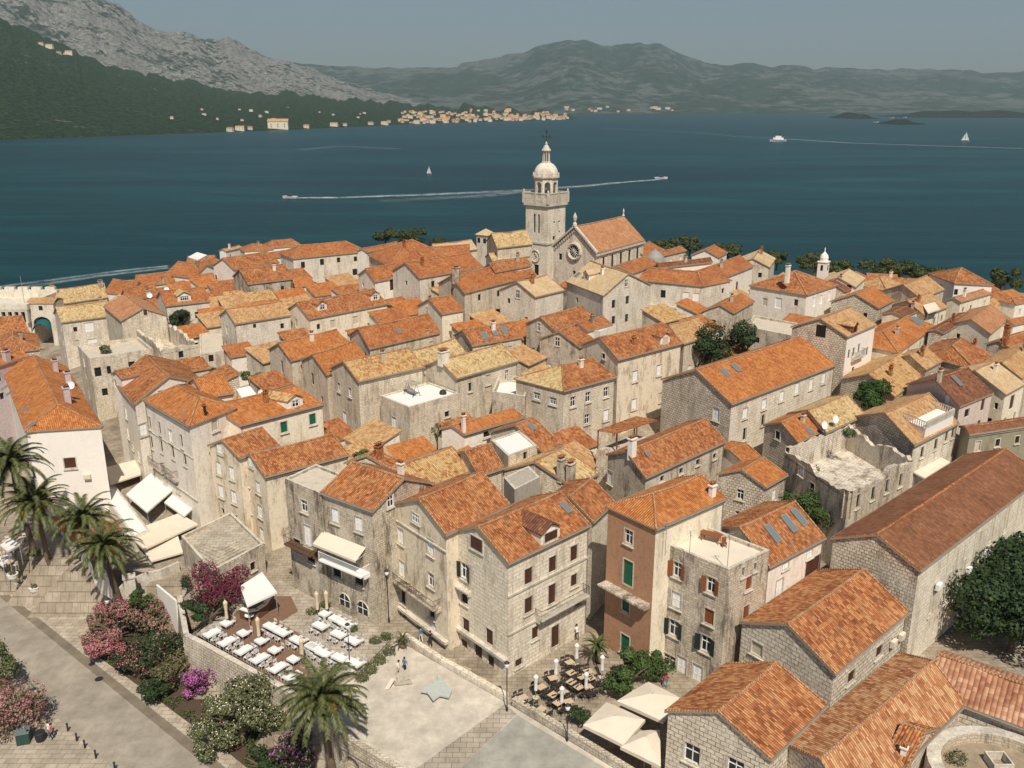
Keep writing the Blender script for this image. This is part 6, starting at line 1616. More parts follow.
# kiosk, bin
p = atz(25, 740, ROADZ + .11); o = empty('kiosk', p, 'small dark green kiosk with a glass lid beside the roadside oleander', 'kiosk')
b = MB(); b.box(p, 1.1, 1.5, 1.15, Vector((.95, .3, 0))); b.build('body', 'greenmetal', o)
b = MB(); b.box(p + up * 1.15, 1.2, 1.6, .08, Vector((.95, .3, 0))); b.build('lid', 'skyglass', o)
p = atz(41, 740, ROADZ + .11); b = MB(); b.lathe(p, [(.42, 0), (.48, .4), (.48, .85), (.4, .9), (.4, .8), (.05, .78)], 14); o = b.build('litter_bin', 'iron', None, p); tag(o, 'round dark litter bin between the kiosk and two people', 'bin')
# pillar, steps, block, railing
def pillar():
    p = at(133, 606, 0); b = MB(); b.box(p - up * .4, 1.15, .9, 4.0, Vector((.9, .4, 0))); b.box(p + up * 3.6, 1.35, 1.1, .2, Vector((.9, .4, 0))); tag(b.build('stone_pillar', 'trim', None, p), 'square pale stone pillar between palm and oleander', 'pillar')
pillar()
def steps():
    a, c = at(66, 594, 0), at(108, 640, 0); d = c - a; d.z = 0; L = d.length; d.normalize(); nn = Vector((-d.y, d.x, 0)); b = MB()
    if nn.y < 0: nn = -nn
    z = min(a.z, c.z) - .1
    for k in range(9): q = a + nn * (k * .75); b.obox(Vector((q.x, q.y, z - .3)), d * L, nn * (8 - k * .75), up * (.35 + k * .15))
    o = b.build('stone_steps', 'steps', None, a); tag(o, 'wide pale stone steps climbing from the road past the palms', 'steps')
steps()
wallrun('curved low stone wall under the cream awnings', [(117, 600), (128, 589), (145, 582), (162, 578), (180, 570)], 1.0, .35, 'trim')
wallrun('straight whitewashed flank wall of the palm garden', [(78, 556), (92, 572), (112, 592)], 1.6, .4, 'white')
wallrun('white balustrade panel above the roadside shrubs', [(157, 592), (176, 608)], .9, .2, 'whiteclean', z=7.6, base=3.5)
house('grey stone block with stepped flat top beside the crimson bougainvillea', 'flat', (212, 574), (264, 546), (181, 539), 3.6, 'orange', 'stonegrey', flatmat='steps', parapet=.35, name='stone_block', cat='stone block',
      group='old town houses')
def bigsteps():
    z = at(212, 574, 3.6).z + .05
    b = MB()
    for k in range(5):
        q = [(196 + k * 2, 553 - k * 1), (215 + k * 2, 566 - k * 3), (246 - k * 2, 550 - k), (222 - k, 537 + k)]
        P = [tuple(atz(x, y, z).xy) for x, y in q]; b.poly(P, z - .02 + k * .001, z + .12 * (k + 1))
    tag(b.build('stone_steps', 'steps', None, atz(215, 550, z)), 'stack of grey stone steps on top of the stone block', 'steps')
bigsteps()
house('low cafe building with flat terracotta roof among the palms', 'flat', (86, 560), (134, 529), (46, 517), 3.6, 'orange', 'white', flatmat='terracotta', parapet=.08, name='cafe_building', cat='cafe')
house('white flat roofed annex between the terracotta roof and awnings', 'flat', (134, 538), (149, 530), (100, 491), 1.8, 'orange', 'white', flatmat='awnwhite', parapet=.06, name='annex', cat='annex')
for k, (px, py) in enumerate(((8, 545), (3, 560))): canopy(('white', 'pale')[k] + ' parasol among the promenade tables at the picture edge' + (', nearest the road' if k else ''), [(px - 8, py), (px + 2, py - 7), (px + 12, py - 1), (px, py + 6)], 2.7, 'awnwhite', 0, name='parasol', cat='parasol')
# artist stall and star shaped metal piece on the plaza
p = atz(403, 684, PLZ + .1); o = empty('artist_stall', p, 'small artist stall with leaning grey panels on the plaza', 'stall')
b = MB(); b.obox(p + Vector((-.7, -.4, .1)), Vector((1.6, .3, 0)), Vector((-.2, .5, 0)) * 1.2, up * .08); b.obox(p + Vector((-.5, .1, 0)), Vector((1.1, .3, .3)), Vector((-.1, .3, .9)), Vector((.0, -.05, .02))); b.build('panel', 'greyplaster', o)
b = MB(); b.obox(p + Vector((-1.6, -.8, 0)), Vector((.5, .9, .5)), Vector((.4, -.2, .1)), up * .05); b.build('board', 'awning', o)
z = PLZ + .55; q = [atz(x, y, z) for x, y in ((421, 691), (427, 692), (433, 700), (440, 695), (449, 697), (452, 690), (447, 684), (440, 680), (437, 674), (434, 682), (426, 686))]
b = MB(); b.poly([tuple(v.xy) for v in q], PLZ + .38, z); c = atz(438, 686, PLZ + .1)
for dx in (-.5, .6): b.box(c + Vector((dx, .2, 0)), .1, .1, .32)
b.tube([c + Vector((0, .3, .4)), c + Vector((0, .3, 1.1))], [.3, .02], 4)
tag(b.build('star_sculpture', 'patina', None, c), 'grey star edged metal sculpture lying on the plaza', 'sculpture')
# benches and signs scattered along the street fronts
for x, y, l in ((462, 672, 'ochre doormat like sign board by the double doors'), (478, 682, 'orange menu board beside the parapet'), (447, 663, 'ochre menu board nearest the walking people')):
    p = at(x, y, 0); b = MB(); b.obox(p, Vector((.8, -.35, 0)), Vector((.15, .35, .0)), up * .07); b.obox(p + up * .07, Vector((.8, -.35, 0)), Vector((.05, .12, .45)), Vector((.02, .04, 0))); tag(b.build('menu_board', 'tabletop', None, p), l, 'menu board', 'menu boards')
plain('soilstone', (.34, .27, .19), .95, .35, 1.2)
# ------------------------------------------------------------------ round turret at the lower corner
def turret():
    ztop = 12.9; c = atz(1002, 768, ztop); R = (atz(1002, 768, ztop) - atz(932, 768, ztop)).length; o = empty('round_turret', (c.x, c.y, 7), 'round roofless stone turret with thick curved wall top at the lower corner', 'turret')
    b = MB(); N = 40; ci = Vector((c.x, c.y, 0))
    pt = lambda r, k, z: ci + Vector((r * math.cos(2 * math.pi * k / N), r * .92 * math.sin(2 * math.pi * k / N), z))
    for k in range(N):
        j = .12 * noise.noise(Vector((k * .7, 0, 0)))
        b.face([pt(R + .4, k, 6), pt(R + .4, k + 1, 6), pt(R, k + 1, ztop), pt(R, k, ztop)]); b.face([pt(R, k, ztop), pt(R, k + 1, ztop), pt(R - 1.0, k + 1, ztop), pt(R - 1.0, k, ztop)], 1)
        b.face([pt(R - 1.0, k + 1, ztop), pt(R - 1.0, k + 1, ztop - .9), pt(R - 1.0, k, ztop - .9), pt(R - 1.0, k, ztop)])
        b.face([pt(R - 1, k, ztop - .9), pt(R - 1, k + 1, ztop - .9), ci + up * (ztop - .9)], 2)
    b.build('wall', ['stonegrey', 'trim', 'soilstone'], o)
    leafball(ci + Vector((-R * .45, R * .35, ztop - .6)), 1.0, .9, .7, 300, .18, 'leafolive', 'weeds', o)
    b = MB(); q = ci + Vector((R * .1, R * .25, ztop - .88)); 
    for dx, dy, sx, sy in ((0, .7, 1.5, .12), (0, -.7, 1.5, .12), (.7, 0, .12, 1.3), (-.7, 0, .12, 1.3)): b.box(q + Vector((dx, dy, 0)), sx, sy, .7)
    b.build('curb', 'trim', o)
turret()
# ------------------------------------------------------------------ far west gate and fortress
def gate():
    g0 = at(20, 346, 0); Y = g0.y; X0, X1 = xat(-40, 330, Y), xat(31, 330, Y); zt = zat(293, Y + 4); zm = zat(309, Y); zl = zat(322, Y)
    o = empty('fortress_tower', (X0, Y, 3), 'battlemented fortress tower with a row of dark machicolation arches', 'fortress')
    b = MB(); b.obox((X0, Y, 2), (X1 - X0, 0, 0), (0, 14, 0), (0, 0, zm - 2)); b.obox((X0 - .5, Y - .9, zm), (X1 - X0 + 1, 0, 0), (0, 1.0, 0), (0, 0, 1.3)); b.obox((X0 - .5, Y + 13.2, zm), (X1 - X0 + 1, 0, 0), (0, 1.0, 0), (0, 0, 1.7)); b.obox((X1 - .6, Y + .1, zm), (1, 0, 0), (0, 13.1, 0), (0, 0, 1.3)); b.build('wall', 'stonewhite', o)
    b = MB(); n = 11
    for k in range(n + 1): x = X0 + (X1 - X0) * k / n; b.obox((x - .3, Y - .9, zl), (.6, 0, 0), (0, .9, 0), (0, 0, zm - zl + .05))
    for k in range(n):
        x = X0 + (X1 - X0) * k / n; w_ = (X1 - X0) / n; b.obox((x + .3, Y - .85, zm - .5), (w_ - .6, 0, 0), (0, .8, 0), (0, 0, .5))
    b.build('corbel', 'trim', o); b = MB(); b.obox((X0, Y - .05, zl), (X1 - X0, 0, 0), (0, .03, 0), (0, 0, zm - zl)); b.build('recess', 'dark', o)
    for k in range(5): b = MB(); x = X0 + (X1 - X0) * (k + .3) / 5; b.obox((x, Y + 13.2, zm + 1.7), ((X1 - X0) / 7, 0, 0), (0, 1, 0), (0, 0, .7)); b.build('merlon', 'stonewhite', o)
    # gate house with the bridge arch
    Xa, Xb = xat(28, 325, Y), xat(55, 325, Y); z1 = zat(304, Y); z2 = zat(316, Y); o = empty('gate_house', (Xa, Y, 3), 'plain pale gate house with one dark window over a wide arch', 'gate house')
    b = MB(); Yg = Y + .5; L = Xb - Xa; N = 10; r = L / 2 - 1.1
    cxm = (Xa + Xb) / 2; za = z2 - 1.2
    for i in range(N):
        t0, t1 = math.pi * i / N, math.pi * (i + 1) / N; xa, xb = cxm - r * math.cos(t0), cxm - r * math.cos(t1); ya, yb = za - 1.6 + 1.6 * math.sin(t0) + .9, za - 1.6 + 1.6 * math.sin(t1) + .9
        b.face([(xa, Yg, ya), (xb, Yg, yb), (xb, Yg, z1), (xa, Yg, z1)]); b.face([(xa, Yg, ya), (xb, Yg, yb), (xb, Yg + 5, yb), (xa, Yg + 5, ya)])
    for x0, x1 in ((Xa, cxm - r), (cxm + r, Xb)): b.obox((x0, Yg, 2), (x1 - x0, 0, 0), (0, 5, 0), (0, 0, z1 - 2))
    b.obox((cxm - r, Yg + 4.9, z2 - .7), (2 * r, 0, 0), (0, .1, 0), (0, 0, z1 - z2 + .7)); b.build('wall', 'stonewhite', o)
    b = MB(); b.face([(Xa - .2, Yg - .2, z1), (Xb + .2, Yg - .2, z1), (Xb, Yg + 2.6, z1 + .9), (Xa, Yg + 2.6, z1 + .9)], 0, [(0, 0), (L, 0), (L, 3), (0, 3)]); b.face([(Xa, Yg + 2.6, z1 + .9), (Xb, Yg + 2.6, z1 + .9), (Xb + .2, Yg + 5.2, z1), (Xa - .2, Yg + 5.2, z1)], 0, [(0, 3), (L, 3), (L, 0), (0, 0)]); b.build('roof', 'tan', o)
    b = MB(); xw = xat(39.5, 308, Y); zw = zat(308.5, Y); b.obox((xw - .45, Yg - .03, zw - .5), (.9, 0, 0), (0, .05, 0), (0, 0, 1)); b.build('window', 'dark', o)
    b = MB(); 
    for i in range(8):
        t0, t1 = math.pi * i / 8, math.pi * (i + 1) / 8
        b.face([(cxm - r * math.cos(t0), Yg + 1.2, za - 1.2 + 1.9 * math.sin(t0)), (cxm - r * math.cos(t1), Yg + 1.2, za - 1.2 + 1.9 * math.sin(t1)), (cxm - r * math.cos(t1), Yg - 1.2, za - 2.4 + 1.9 * math.sin(t1)), (cxm - r * math.cos(t0), Yg - 1.2, za - 2.4 + 1.9 * math.sin(t0))])
    b.face([(cxm - r * math.cos(t), Yg + 1.2, za - 1.2 + 1.9 * math.sin(t)) for t in [math.pi * i / 8 for i in range(9)]]); b.build('gate_awning', 'teal', o)
    p = Vector((xat(24, 300, Y + 6), Y + 6, zm)); b = MB(); b.tube([p, p + up * 6.5], .06, 5); tag(b.build('flagpole', 'metal', None, p), 'bare flagpole on the fortress tower', 'flagpole')
gate()
# little watchtower and bell turret
def small_tower(px, pyb, pyt, w_, label, mat, roofm, name, cat, dome=False):
    g0 = at(px, pyb, 7); Y = g0.y; zt = zat(pyt, Y); gz = terrain(g0.x, g0.y); o = empty(name, (g0.x, g0.y, gz), label, cat); u = Vector((.8, -.6, 0))
    b = MB(); b.box((g0.x, g0.y, gz), w_, w_, zt - gz, u); b.box((g0.x, g0.y, zt), w_ + .3, w_ + .3, .2, u); b.build('wall', mat, o)
    u.normalize(); v = Vector((.6, .8, 0)); c = Vector((g0.x, g0.y, 0))
    for d, e in ((-v, u), (u, v)):
        for a in (-.28, .28) if not dome else (0,): b = MB(); q = c + d * (w_ / 2 + .02) + e * a * w_ + up * (zt - 1.7); b.obox(q - e * w_ * .13, e * w_ * .26, d * .03, up * 1.15); b.build('window', 'dark', o)
    b = MB()
    if dome: b.lathe((g0.x, g0.y, zt + .2), [(w_ * .45, 0), (w_ * .48, .8), (w_ * .4, 1.3), (w_ * .15, 1.8), (.1, 2.1), (.12, 2.5), (.02, 3.0)], 12)
    else: b.lathe((g0.x, g0.y, zt + .2), [(w_ * .85, 0), (.05, w_ * .42)], 4, a0=math.atan2(u.y, u.x) + math.pi / 4)
    b.build('roof', roofm, o)
small_tower(486, 250, 235, 3.2, 'small square watchtower with pyramid roof left of the bell tower', 'stonewhite', 'pale', 'watchtower', 'tower')
small_tower(822.5, 275, 262, 1.9, 'slender white bell turret with domed cap among the pines', 'whiteclean', 'whiteclean', 'bell_turret', 'bell turret', True)
p = at(655, 258, 9.5); b = MB(); b.lathe(p - up * 1.2, [(2.1, 0), (2.1, .6), (1.8, 1.5), (1.2, 2.2), (.3, 2.8), (.15, 3.2)], 14); tag(b.build('apse_dome', 'lead', None, p), 'small grey half dome beside the cathedral nave', 'dome')
p = at(896, 304, 2); b = MB(); b.tube([p, Vector((p.x, p.y, zat(285, p.y)))], .45, 8); tag(b.build('flue', 'iron', None, p), 'tall black metal flue between eastern roofs', 'flue')

# ground cover in the roadside bed
def cover():
    rnd = random.Random(5); P = [tuple(atz(a, c, ROADZ + .1).xy) for a, c in [(86, 618), (120, 600), (150, 600), (180, 640), (192, 655), (296, 712), (345, 755), (350, 780), (262, 780), (215, 742), (150, 694), (96, 655)]]
    b = MB(); xs = [p[0] for p in P]; ys = [p[1] for p in P]; n = 0
    while n < 9000:
        x, y = rnd.uniform(min(xs), max(xs)), rnd.uniform(min(ys), max(ys))
        if not inside(x, y, P) or noise.noise(Vector((x * .5, y * .5, 0))) < -.12: continue
        q = Vector((x, y, ROADZ + .12 + rnd.random() * .35)); d = Vector((rnd.uniform(-1, 1), rnd.uniform(-1, 1), rnd.uniform(-.2, .8))).normalized() * .12; e = d.cross(Vector((rnd.uniform(-1, 1), rnd.uniform(-1, 1), 1))).normalized() * .07
        b.face([q - d, q - e, q + d, q + e]); n += 1
    tag(b.build('ground_cover', 'leaf'), kind='stuff')
cover()
# ------------------------------------------------------------------ far shores
def interp(tab, x):
    if x <= tab[0][0]: return tab[0][1]
    for (a, b), (c, d) in zip(tab, tab[1:]):
        if x <= c: return b + (d - b) * (x - a) / (c - a)
    return tab[-1][1]
def hillmat(name, rock, green, gfrac, gdark, sc, rockmin=.0):
    m = NT(name); w = m.world(); sx = m.n('ShaderNodeSeparateXYZ'); m.l(w, sx.inputs[0])
    f = m.noise(w, sc, 9, .72); g2 = m.noise(w, sc * .18, 5, .6)
    ff = m.math('ADD', m.math('MULTIPLY', f, .7), m.math('MULTIPLY', g2, .5))
    gr = m.ramp(m.noise(w, sc * 2.2, 6, .7), [(.3, gdark), (.7, green)])
    rk = m.ramp(m.noise(w, sc * 3, 8, .8), [(.3, tuple(x * .55 for x in rock)), (.7, rock)])
    mask = m.ramp(ff, [(gfrac - .035, 0.0), (gfrac + .035, 1.0)])
    fine = m.ramp(m.noise(w, sc * 2.0, 3, .9), [(.38, .55), (.50, 1.0), (.62, 1.45)] if name != 'farhill' else [(.38, .85), (.50, 1.0), (.62, 1.15)])
    m.col(m.mix(1.0, m.mix(mask, gr, rk), fine, 'MULTIPLY')); m.bump(m.noise(w, sc * 2.5, 8, .75), 1.0, 26.0); m.b.inputs['Specular IOR Level'].default_value = .05
hillmat('mountainrock', (.40, .39, .34), (.09, .115, .065), .57, (.035, .05, .03), .022)
hillmat('forest', (.36, .34, .24), (.09, .155, .055), .745, (.006, .020, .009), .045)
hillmat('farhill', (.15, .17, .14), (.055, .085, .055), .62, (.03, .05, .032), .0065)
hillmat('islet', (.30, .27, .20), (.05, .08, .035), .85, (.015, .03, .015), .03)
HF = {}
def hill(name, x0, x1, dx, shore, top, Dr, mat, p=1.2, amp=.12, nsc=.0016, rows=34, back=.9, gully=0.0, jit=0.0):
    cols = []; n = int((x1 - x0) / dx)
    def pos(px, s):
        Ds = CAMZ * F / (interp(shore, px) - 101.8); D = Ds + (interp(Dr, px) - Ds) * s; D1 = interp(Dr, px)
        zr = zat(interp(top, px) + jit * (noise.noise(Vector((px * .07, 1.7, 0))) + .6 * noise.noise(Vector((px * .23, 5.7, 0)))), D1 / 1.0)
        X = xat(px, 104, D); q = Vector((X, D, 0)); nz = noise.noise(q * nsc) * .6 + noise.noise(q * nsc * 2.7) * .3 + noise.noise(q * nsc * 7) * .16
        rg = (1 - abs(noise.noise(Vector((X * nsc * 1.1, D * nsc * .45, 5)))) * 2)
        if s <= 1: z = zr * (s ** p) * (1 + (amp * nz * 2.2 - gully * rg) * (1 - s ** 4) * 1.0) + zr * amp * .35 * noise.noise(q * nsc * 6) * min(1, s * 3)
        else: z = zr * max(-.3, 1 - (s - 1) * 1.4) * (1 + amp * nz)
        return Vector((X, D, max(z, -3) if s > .01 else -3))
    HF[name] = pos
    G_ = [[pos(x0 + i * dx, (j / rows) * (1 + back)) for j in range(rows + 1)] for i in range(n + 1)]; b = MB()
    for i in range(n):
        for j in range(rows): b.face([G_[i][j], G_[i + 1][j], G_[i + 1][j + 1], G_[i][j + 1]], 0, [(0, 0)] * 4, sm=True)
    o = b.build(name, mat); weld(o); tag(o, kind='structure')
shoreL = [(-200, 141), (0, 137), (100, 134), (200, 131), (300, 127.5), (400, 123), (440, 121.5), (500, 120), (560, 118.2), (575, 118)]
topL = [(-200, -40), (0, 12), (60, 38), (100, 60), (150, 74), (200, 84), (260, 91), (330, 97), (400, 102), (450, 106), (500, 109), (540, 112.5), (575, 117.5)]
hill('forest_slope', -160, 578, 3, shoreL, topL, [(-200, 3000), (0, 3000), (200, 3700), (400, 4100), (480, 4000), (575, 3560)], 'forest', 1.05, .16, .0030, 60, jit=6)
topR = [(-200, -90), (0, -40), (60, -16), (100, -5), (130, 3), (145, 18), (160, 27), (180, 31), (200, 35), (222, 40), (232, 33), (245, 40), (262, 52), (280, 58), (310, 66), (335, 76), (365, 86), (400, 96), (430, 103)]
hill('rocky_mountain', -160, 432, 3, [(-200, 122), (0, 120), (432, 115)], topR, [(-200, 4600), (100, 4900), (250, 5600), (430, 6200)], 'mountainrock', 1.15, .14, .0018, 60, gully=.22, jit=2.5)
topF = [(150, 70), (260, 70), (300, 62), (330, 65), (360, 66), (400, 67), (450, 65), (480, 60), (500, 56), (520, 51), (540, 46), (560, 42), (580, 39.5), (600, 43), (625, 42), (650, 43), (670, 50), (690, 58), (720, 64), (750, 61), (770, 66), (790, 63), (810, 68), (850, 67), (900, 69), (940, 68), (980, 72), (1024, 71), (1200, 74)]
hill('far_hills', 150, 1200, 4, [(150, 112), (500, 112.5), (700, 112.5), (1200, 111)], topF, [(150, 8600), (600, 8300), (1200, 8900)], 'farhill', 1.1, .15, .0011, 50, gully=.30, jit=1.6)
def islet(name, x0, x1, ys, ytop, dep, seed):
    D0 = CAMZ * F / (ys - 101.8); X0, X1 = xat(x0, ys, D0), xat(x1, ys, D0); H = zat(ytop, D0 + dep / 2) ; b = MB(); N, K = 26, 10
    def P(i, j):
        s, t = i / N, j / K; e = math.sin(math.pi * s) ** .7 * math.sin(math.pi * t) ** .6; z = H * e * (.75 + .5 * noise.noise(Vector((s * 7 + seed, t * 2, seed)))) - .8
        return Vector((X0 + (X1 - X0) * s, D0 + dep * t, z))
    for i in range(N):
        for j in range(K): b.face([P(i, j), P(i + 1, j), P(i + 1, j + 1), P(i, j + 1)], sm=True)
    o = b.build(name, 'islet'); weld(o); tag(o, kind='structure')
islet('island', 854, 882, 117.6, 111.5, 300, 1); islet('island', 898, 931, 122.8, 118.8, 200, 2); islet('island', 918, 1090, 116.6, 108.5, 500, 3)
# ------------------------------------------------------------------ towns on the far shore
def far_house(name, w_, d_, h_, wallm, roofm):
    b = MB(); z0 = -500; b.box((0, 0, z0 - 6), w_, d_, h_ + 6)
    r = d_ * .28; A = [(-w_/2-.4, -d_/2-.4, z0+h_), (w_/2+.4, -d_/2-.4, z0+h_), (w_/2+.4, 0, z0+h_+r), (-w_/2-.4, 0, z0+h_+r)]
    b.face(A, 1); b.face([(-w_/2-.4, 0, z0+h_+r), (w_/2+.4, 0, z0+h_+r), (w_/2+.4, d_/2+.4, z0+h_), (-w_/2-.4, d_/2+.4, z0+h_)], 1)
    for s in (-1, 1): b.face([(s*w_/2, -d_/2, z0+h_), (s*w_/2, d_/2, z0+h_), (s*w_/2, 0, z0+h_+r)], 0)
    for k in range(3):
        for l in range(2): b.obox((-w_/2 + w_*(k+.5)/3 - .5, -d_/2 - .03, z0 + 1 + l*2.8), (1, 0, 0), (0, .04, 0), (0, 0, 1.4), 2)
    return b.build(name, [wallm, roofm, 'dark'], None, (0, 0, z0))
protos = [far_house('far_house', 14, 11, 7, 'stonewhite', 'rust'), far_house('far_house', 20, 12, 8, 'cream', 'tan'), far_house('far_house', 11, 10, 6, 'pink', 'rust')]
gl = ('houses of the town across the strait', 'pale house with red tiled roof in the crowded town across the strait')
rnd = random.Random(12); used = [False] * 3; fs = HF['forest_slope']
spots = []
for k in range(270):
    px = 398 + 170 * rnd.random() ** .9; s = rnd.random() ** 1.4 * (.62 if px < 520 else .75) + .015
    spots.append((px, s))
for px, s in spots:
    i = rnd.randrange(3); o = protos[i]
    if used[i]: o = protos[i].copy(); COL.objects.link(o)
    used[i] = True; q = fs(px, s); o.location = (q.x, q.y, max(1.5, q.z)); o.rotation_euler = (0, 0, rnd.uniform(-.5, .5)); sc = rnd.uniform(.45, .85); o.scale = (sc, sc, sc); tag(o, gl[1], 'house', gl[0])
def lone(px, s, k, sc, label, grp=None):
    i = k % 3; o = protos[i].copy(); COL.objects.link(o); q = fs(px, s); o.location = (q.x, q.y, max(1.5, q.z + 1)); o.scale = (sc, sc, sc * .8); o.rotation_euler = (0, 0, rnd.uniform(-.3, .3)); tag(o, label, 'house', grp)
lone(277, .035, 1, 2.2, 'long white hotel block on the wooded far shore')
for k, (px, s, l) in enumerate(((228, .02, 'low pale villa left of a group on the far shore'), (238, .025, 'pale villa in the middle of a group on the far shore'), (248, .03, 'pale villa right of a group on the far shore'), (305, .03, 'small pale villa right of the white hotel block'), (333, .04, 'pale double villa above the far shore, first half'), (344, .04, 'pale double villa above the far shore, second half'), (370, .04, 'cream house with trees on the far shore before the town'), (384, .03, 'last pale house on the shore before the crowded town'), (388, .08, 'house with red roof just above the start of the town'))): lone(px, s, k, .9, l)
for k in range(16): lone(170 + 230 * rnd.random(), .12 + .3 * rnd.random(), k, .5, 'pale cottage scattered in the woods across the strait', 'cottages in the far woods')
for k, (px, s, l) in enumerate(((50, .80, 'monastery wing highest on the wooded hillside'), (58, .77, 'red roofed monastery church on the wooded hillside'), (66, .77, 'monastery house beside its church on the hillside'), (73, .80, 'small monastery outbuilding on the hillside'), (76, .76, 'red roofed house at the edge of the monastery'), (3, .78, 'long pale building at the picture edge on the wooded hillside'))): lone(px, s, k, 1.0, l)
fh = HF['far_hills']
for k in range(16):
    px = 560 + 130 * rnd.random(); i = k % 3; o = protos[i].copy(); COL.objects.link(o); q = fh(px, .02 + .05 * rnd.random()); o.location = (q.x, q.y, max(2, q.z + 1)); o.scale = (1.3, 1.3, .9); tag(o, 'tiny pale house on the shore below the hazy hills', 'house', 'houses below the hazy hills')
# ------------------------------------------------------------------ boats and wakes
def seapt(px, py): return atz(px, py, 0)
m = NT('foam'); wv = m.world(); m.col((.62, .68, .68)); m.b.inputs['Roughness'].default_value = .6
tr = m.n('ShaderNodeBsdfTransparent'); mx = m.n('ShaderNodeMixShader'); a_ = m.ramp(m.noise(wv, .12, 7, .8), [(.38, .05), (.62, .9)])
sp = m.n('ShaderNodeSeparateXYZ'); m.l(m.uv(), sp.inputs[0]); edge_ = m.math('SUBTRACT', 1, m.math('ABSOLUTE', m.math('SUBTRACT', m.math('MULTIPLY', sp.outputs[1], 2), 1)))
al = m.math('MULTIPLY', m.math('MULTIPLY', a_, edge_), sp.outputs[0]); m.l(al, mx.inputs[0]); m.l(tr.outputs[0], mx.inputs[1]); m.l(m.b.outputs[0], mx.inputs[2]); m.l(mx.outputs[0], m.out.inputs[0])
def wake(pts, w0, w1, s0, s1):
    P = [seapt(*p) for p in pts]; b = MB(); n = len(P) - 1
    for i in range(n):
        for sg in range(4):
            t0, t1 = (i + sg / 4) / n, (i + (sg + 1) / 4) / n; a, c = P[i].lerp(P[i + 1], sg / 4), P[i].lerp(P[i + 1], (sg + 1) / 4); d = (c - a).normalized(); nn = Vector((-d.y, d.x, 0))
            wa, wb = w0 + (w1 - w0) * t0, w0 + (w1 - w0) * t1; sa, sb = s0 + (s1 - s0) * t0, s0 + (s1 - s0) * t1
            b.face([a - nn * wa + up * .08, c - nn * wb + up * .08, c + nn * wb + up * .08, a + nn * wa + up * .08], 0, [(sa, 0), (sb, 0), (sb, 1), (sa, 1)])
    tag(b.build('wake', 'foam'), kind='stuff')
wake([(291, 198), (340, 197.6), (420, 195), (500, 191.5), (545, 189.5)], 4.5, 12, 1.6, .35)
wake([(660, 179.5), (620, 182.5), (580, 186.5), (560, 187.5), (480, 196), (380, 201)], 4, 14, 1.3, .12)
wake([(168, 266), (120, 271), (60, 279), (0, 287)], 2.2, 3.0, .9, .45); wake([(168, 268), (100, 276), (0, 291)], 2.5, 4, .7, .35)
wake([(786, 139), (850, 143), (940, 146), (1040, 149)], 10, 14, .7, .5)
pass
wake([(600, 128), (700, 133), (760, 138), (800, 136)], 14, 20, .16, .12); wake([(300, 150), (340, 146), (400, 149)], 14, 18, .2, .15)
def hull(b, p, d, L, W, H, mi=0):
    n = Vector((-d.y, d.x, 0)); S = [(-.5, .42), (-.2, .5), (.15, .46), (.38, .26), (.5, .02)]; up_ = [(p + d * (s * L) + n * (w * W * sg) + up * (H * (1 + .35 * max(0, s)))) for sg in (1,) for s, w in S]
    T1 = [p + d * (s * L) + n * (w * W) + up * (H * (1 + .35 * max(0, s))) for s, w in S]; T2 = [p + d * (s * L) - n * (w * W) + up * (H * (1 + .35 * max(0, s))) for s, w in S]
    B1 = [p + d * (s * L * .94) + n * (w * W * .6) - up * .2 for s, w in S]; B2 = [p + d * (s * L * .94) - n * (w * W * .6) - up * .2 for s, w in S]
    for i in range(4):
        b.face([B1[i], T1[i], T1[i + 1], B1[i + 1]], mi); b.face([B2[i + 1], T2[i + 1], T2[i], B2[i]], mi); b.face([T1[i], T2[i], T2[i + 1], T1[i + 1]], mi)
    b.face([B1[0], B2[0], T2[0], T1[0]], mi)
def motorboat(px, py, dirx, L, label):
    p = seapt(px, py); d = Vector((dirx, .1, 0)).normalized(); o = empty('motorboat', p, label, 'motorboat'); b = MB(); hull(b, p, d, L, L * .34, L * .13); b.build('hull', 'shwhite', o)
    b = MB(); b.box(p + up * L * .13, L * .3, L * .22, L * .12, d, tz=.2); b.build('cabin', 'glass', o)
motorboat(290, 198.2, -1, 10, 'white motorboat trailing a long bright wake to the bell tower'); motorboat(661, 179, 1, 11, 'white speedboat racing away beyond the bell tower')
motorboat(165, 267, 1, 7, 'small boat ahead of the wake near the western houses') if False else None
def sailboat(px, py, pyt, label, grp=None, s=1.0):
    p = seapt(px, py); H = (zat(pyt, p.y)); d = Vector((-.7, .5, 0)).normalized(); o = empty('sailboat', p, label, 'sailboat', grp); b = MB(); L = H * .8; hull(b, p, d, L, L * .3, L * .1); b.build('hull', 'shwhite', o)
    b = MB(); b.tube([p + up * .5, p + up * H], .12 * s, 5); b.build('mast', 'metal', o); b = MB(); v = d.cross(up)
    q = [p + up * H * .97, p + up * H * .14, p - d * L * .42 + up * H * .15]; b.face(q + [q[0].lerp(q[2], .5) + v * .4]) if False else b.face(q); b.face([x + v * .05 for x in q][::-1]); b.build('mainsail', 'shwhite', o)
    b = MB(); q = [p + up * H * .85, p + d * L * .45 + up * H * .12, p + d * .1 + up * H * .14]; b.face(q); b.face([x + v * .05 for x in q][::-1]); b.build('jib', 'shwhite', o)
sailboat(429, 174, 165.5, 'white sailboat alone in the middle of the strait', s=1.5); sailboat(965, 141.5, 131, 'distant white sailboat near the islands', s=2.5)
p = seapt(778, 141.5); o = empty('ferry', p, 'small white ferry crossing the strait under the hazy hills', 'ferry'); d = Vector((-1, .2, 0)).normalized(); b = MB(); hull(b, p, d, 26, 8, 3); b.build('hull', 'shwhite', o)
